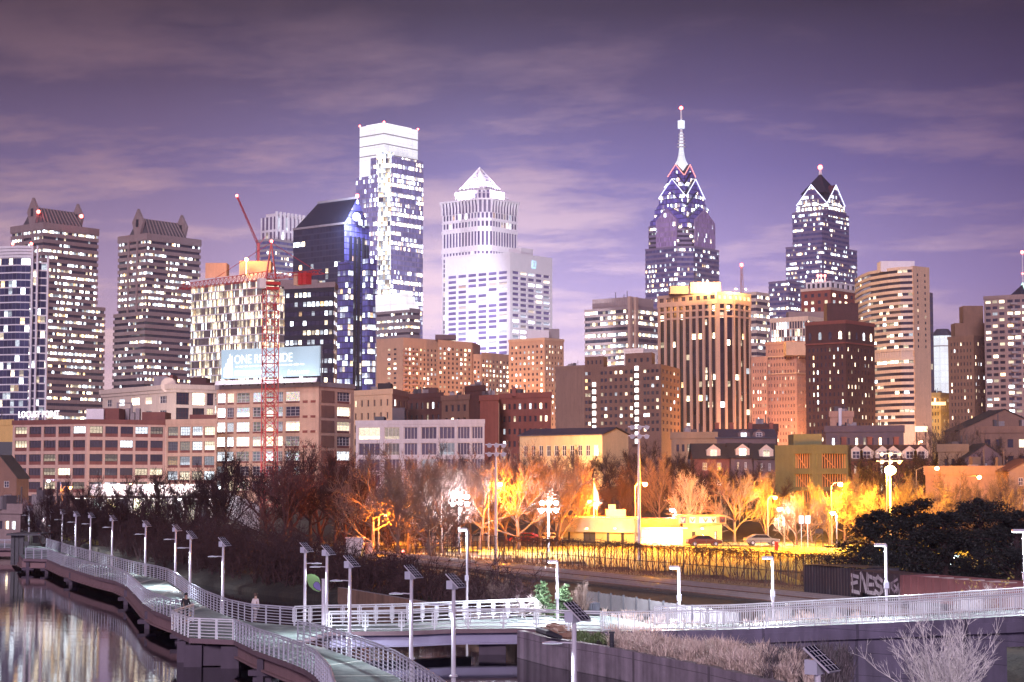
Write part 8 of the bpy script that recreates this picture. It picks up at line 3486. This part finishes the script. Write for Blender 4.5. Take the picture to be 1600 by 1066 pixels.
GLASS_DARK = paint("dark car glass", (.02, .02, .025))
car(820, 246, 2.9, paint("red car paint", (.40, .04, .04)), 'red car parked between the two white floodlights')
car(855, 247, 3.0, paint("white car paint", (.7, .7, .7)), 'white car parked under the right white floodlight')
car(697, 246, .1, paint("silver car paint", (.4, .4, .43)), 'silver car parked left of the left white floodlight')
car(752, 247, 3.1, paint("grey car paint", (.2, .2, .22)), 'grey car parked just right of the left white floodlight')
car(1100, 237, .1, paint("maroon car paint", (.12, .03, .03)), 'maroon car parked at the yellow wing of the park building')
car(1190, 240, .1, paint("pale car paint", (.22, .22, .23)), 'grey car parked right of the round orange tree')


# ------------------------------------------------------------------ people on the boardwalk
def skinned(name, verts, edges, radii, m, parent, root=0):
    me = bpy.data.meshes.new(name)
    me.from_pydata([tuple(v) for v in verts], edges, [])
    me.materials.append(m)
    o = bpy.data.objects.new(name, me)
    col.objects.link(o)
    o.parent = parent
    o.modifiers.new("skin", 'SKIN')
    me.skin_vertices.new(name="") if not me.skin_vertices else None
    for i, r_ in enumerate(radii):
        sv = me.skin_vertices[0].data[i]
        sv.radius = (r_, r_)
        sv.use_root = (i == root)
    o.modifiers.new("sub", 'SUBSURF').levels = 1
    o.modifiers["sub"].render_levels = 1
    ORG[o.name] = ORG[parent.name]
    return o


def person(px, py, z, rz, label, skin_c, coat, legs, hairc):
    p = onz(px, py, z)
    s = thing('person', label, 'person', (p.x, p.y, z))
    s.rotation_euler = (0, 0, rz)
    V = [(0, 0, .96), (0, .01, 1.15), (0, .0, 1.36), (0, 0, 1.47), (0, -.02, 1.60), (0, -.025, 1.70),
         (.17, 0, 1.40), (.25, .03, 1.14), (.23, -.08, .92), (.22, -.10, .82), (-.17, 0, 1.40), (-.25, .03, 1.14), (-.23, -.08, .92), (-.22, -.10, .82),
         (.09, 0, .90), (.10, -.05, .50), (.10, .05, .09), (.10, -.10, .04), (-.09, 0, .90), (-.10, .07, .50), (-.10, .16, .10), (-.10, .03, .04)]
    E = [(0, 1), (1, 2), (2, 3), (3, 4), (4, 5), (2, 6), (6, 7), (7, 8), (8, 9), (2, 10), (10, 11), (11, 12), (12, 13),
         (0, 14), (14, 15), (15, 16), (16, 17), (0, 18), (18, 19), (19, 20), (20, 21)]
    Rd = [.13, .13, .14, .055, .095, .075, .055, .042, .034, .036, .055, .042, .034, .036, .085, .06, .042, .04, .085, .06, .042, .04]
    sk = stone("skin " + label[:12], skin_c, .05)
    b = skinned('body', V, E, Rd, sk, s)
    jv = [V[i] for i in (0, 1, 2, 6, 7, 8, 10, 11, 12)] + [(0, 0, .80)]
    skinned('jacket', jv, [(9, 0), (0, 1), (1, 2), (2, 3), (3, 4), (4, 5), (2, 6), (6, 7), (7, 8)], [.165, .165, .165, .075, .06, .052, .075, .06, .052, .17], stone("coat " + label[:12], coat, .1), s)
    tv = [V[0]] + [V[i] for i in (14, 15, 16, 18, 19, 20)]
    skinned('trousers', tv, [(0, 1), (1, 2), (2, 3), (0, 4), (4, 5), (5, 6)], [.14, .10, .076, .06, .10, .076, .06], stone("trousers " + label[:12], legs, .1), s)
    mb = MB()
    mb.ball((0, .015, 1.70), .115, n=10, sz=.95)
    me = mb.mesh('hair', stone("hair " + label[:12], hairc, .1))
    o = bpy.data.objects.new('hair', me)
    col.objects.link(o)
    o.parent = s
    return s


person(290, 972, ZD, .4, 'person in a dark hooded coat walking past the overlook', (.35, .22, .17), (.018, .016, .022), (.02, .018, .025), (.015, .012, .014))
person(399, 972, ZD, 2.6, 'person in pale clothes behind the boardwalk railing', (.45, .30, .24), (.62, .55, .55), (.35, .3, .32), (.10, .06, .05))

# ------------------------------------------------------------------ evening haze over the river and town
m_haze = bpy.data.materials.new("evening haze")
m_haze.use_nodes = True
g = G(m_haze.node_tree)
HAZE = .00011
v = g.n('ShaderNodeVolumePrincipled', {'Color': (.80, .76, 1.0), 'Density': HAZE, 'Anisotropy': .2})
g.n('ShaderNodeOutputMaterial', {'Volume': v.outputs[0]})
mb = MB()
mb.box((0, 1320, 185), (2000, 2850, 376))
mb.build('haze', m_haze, kind='stuff')
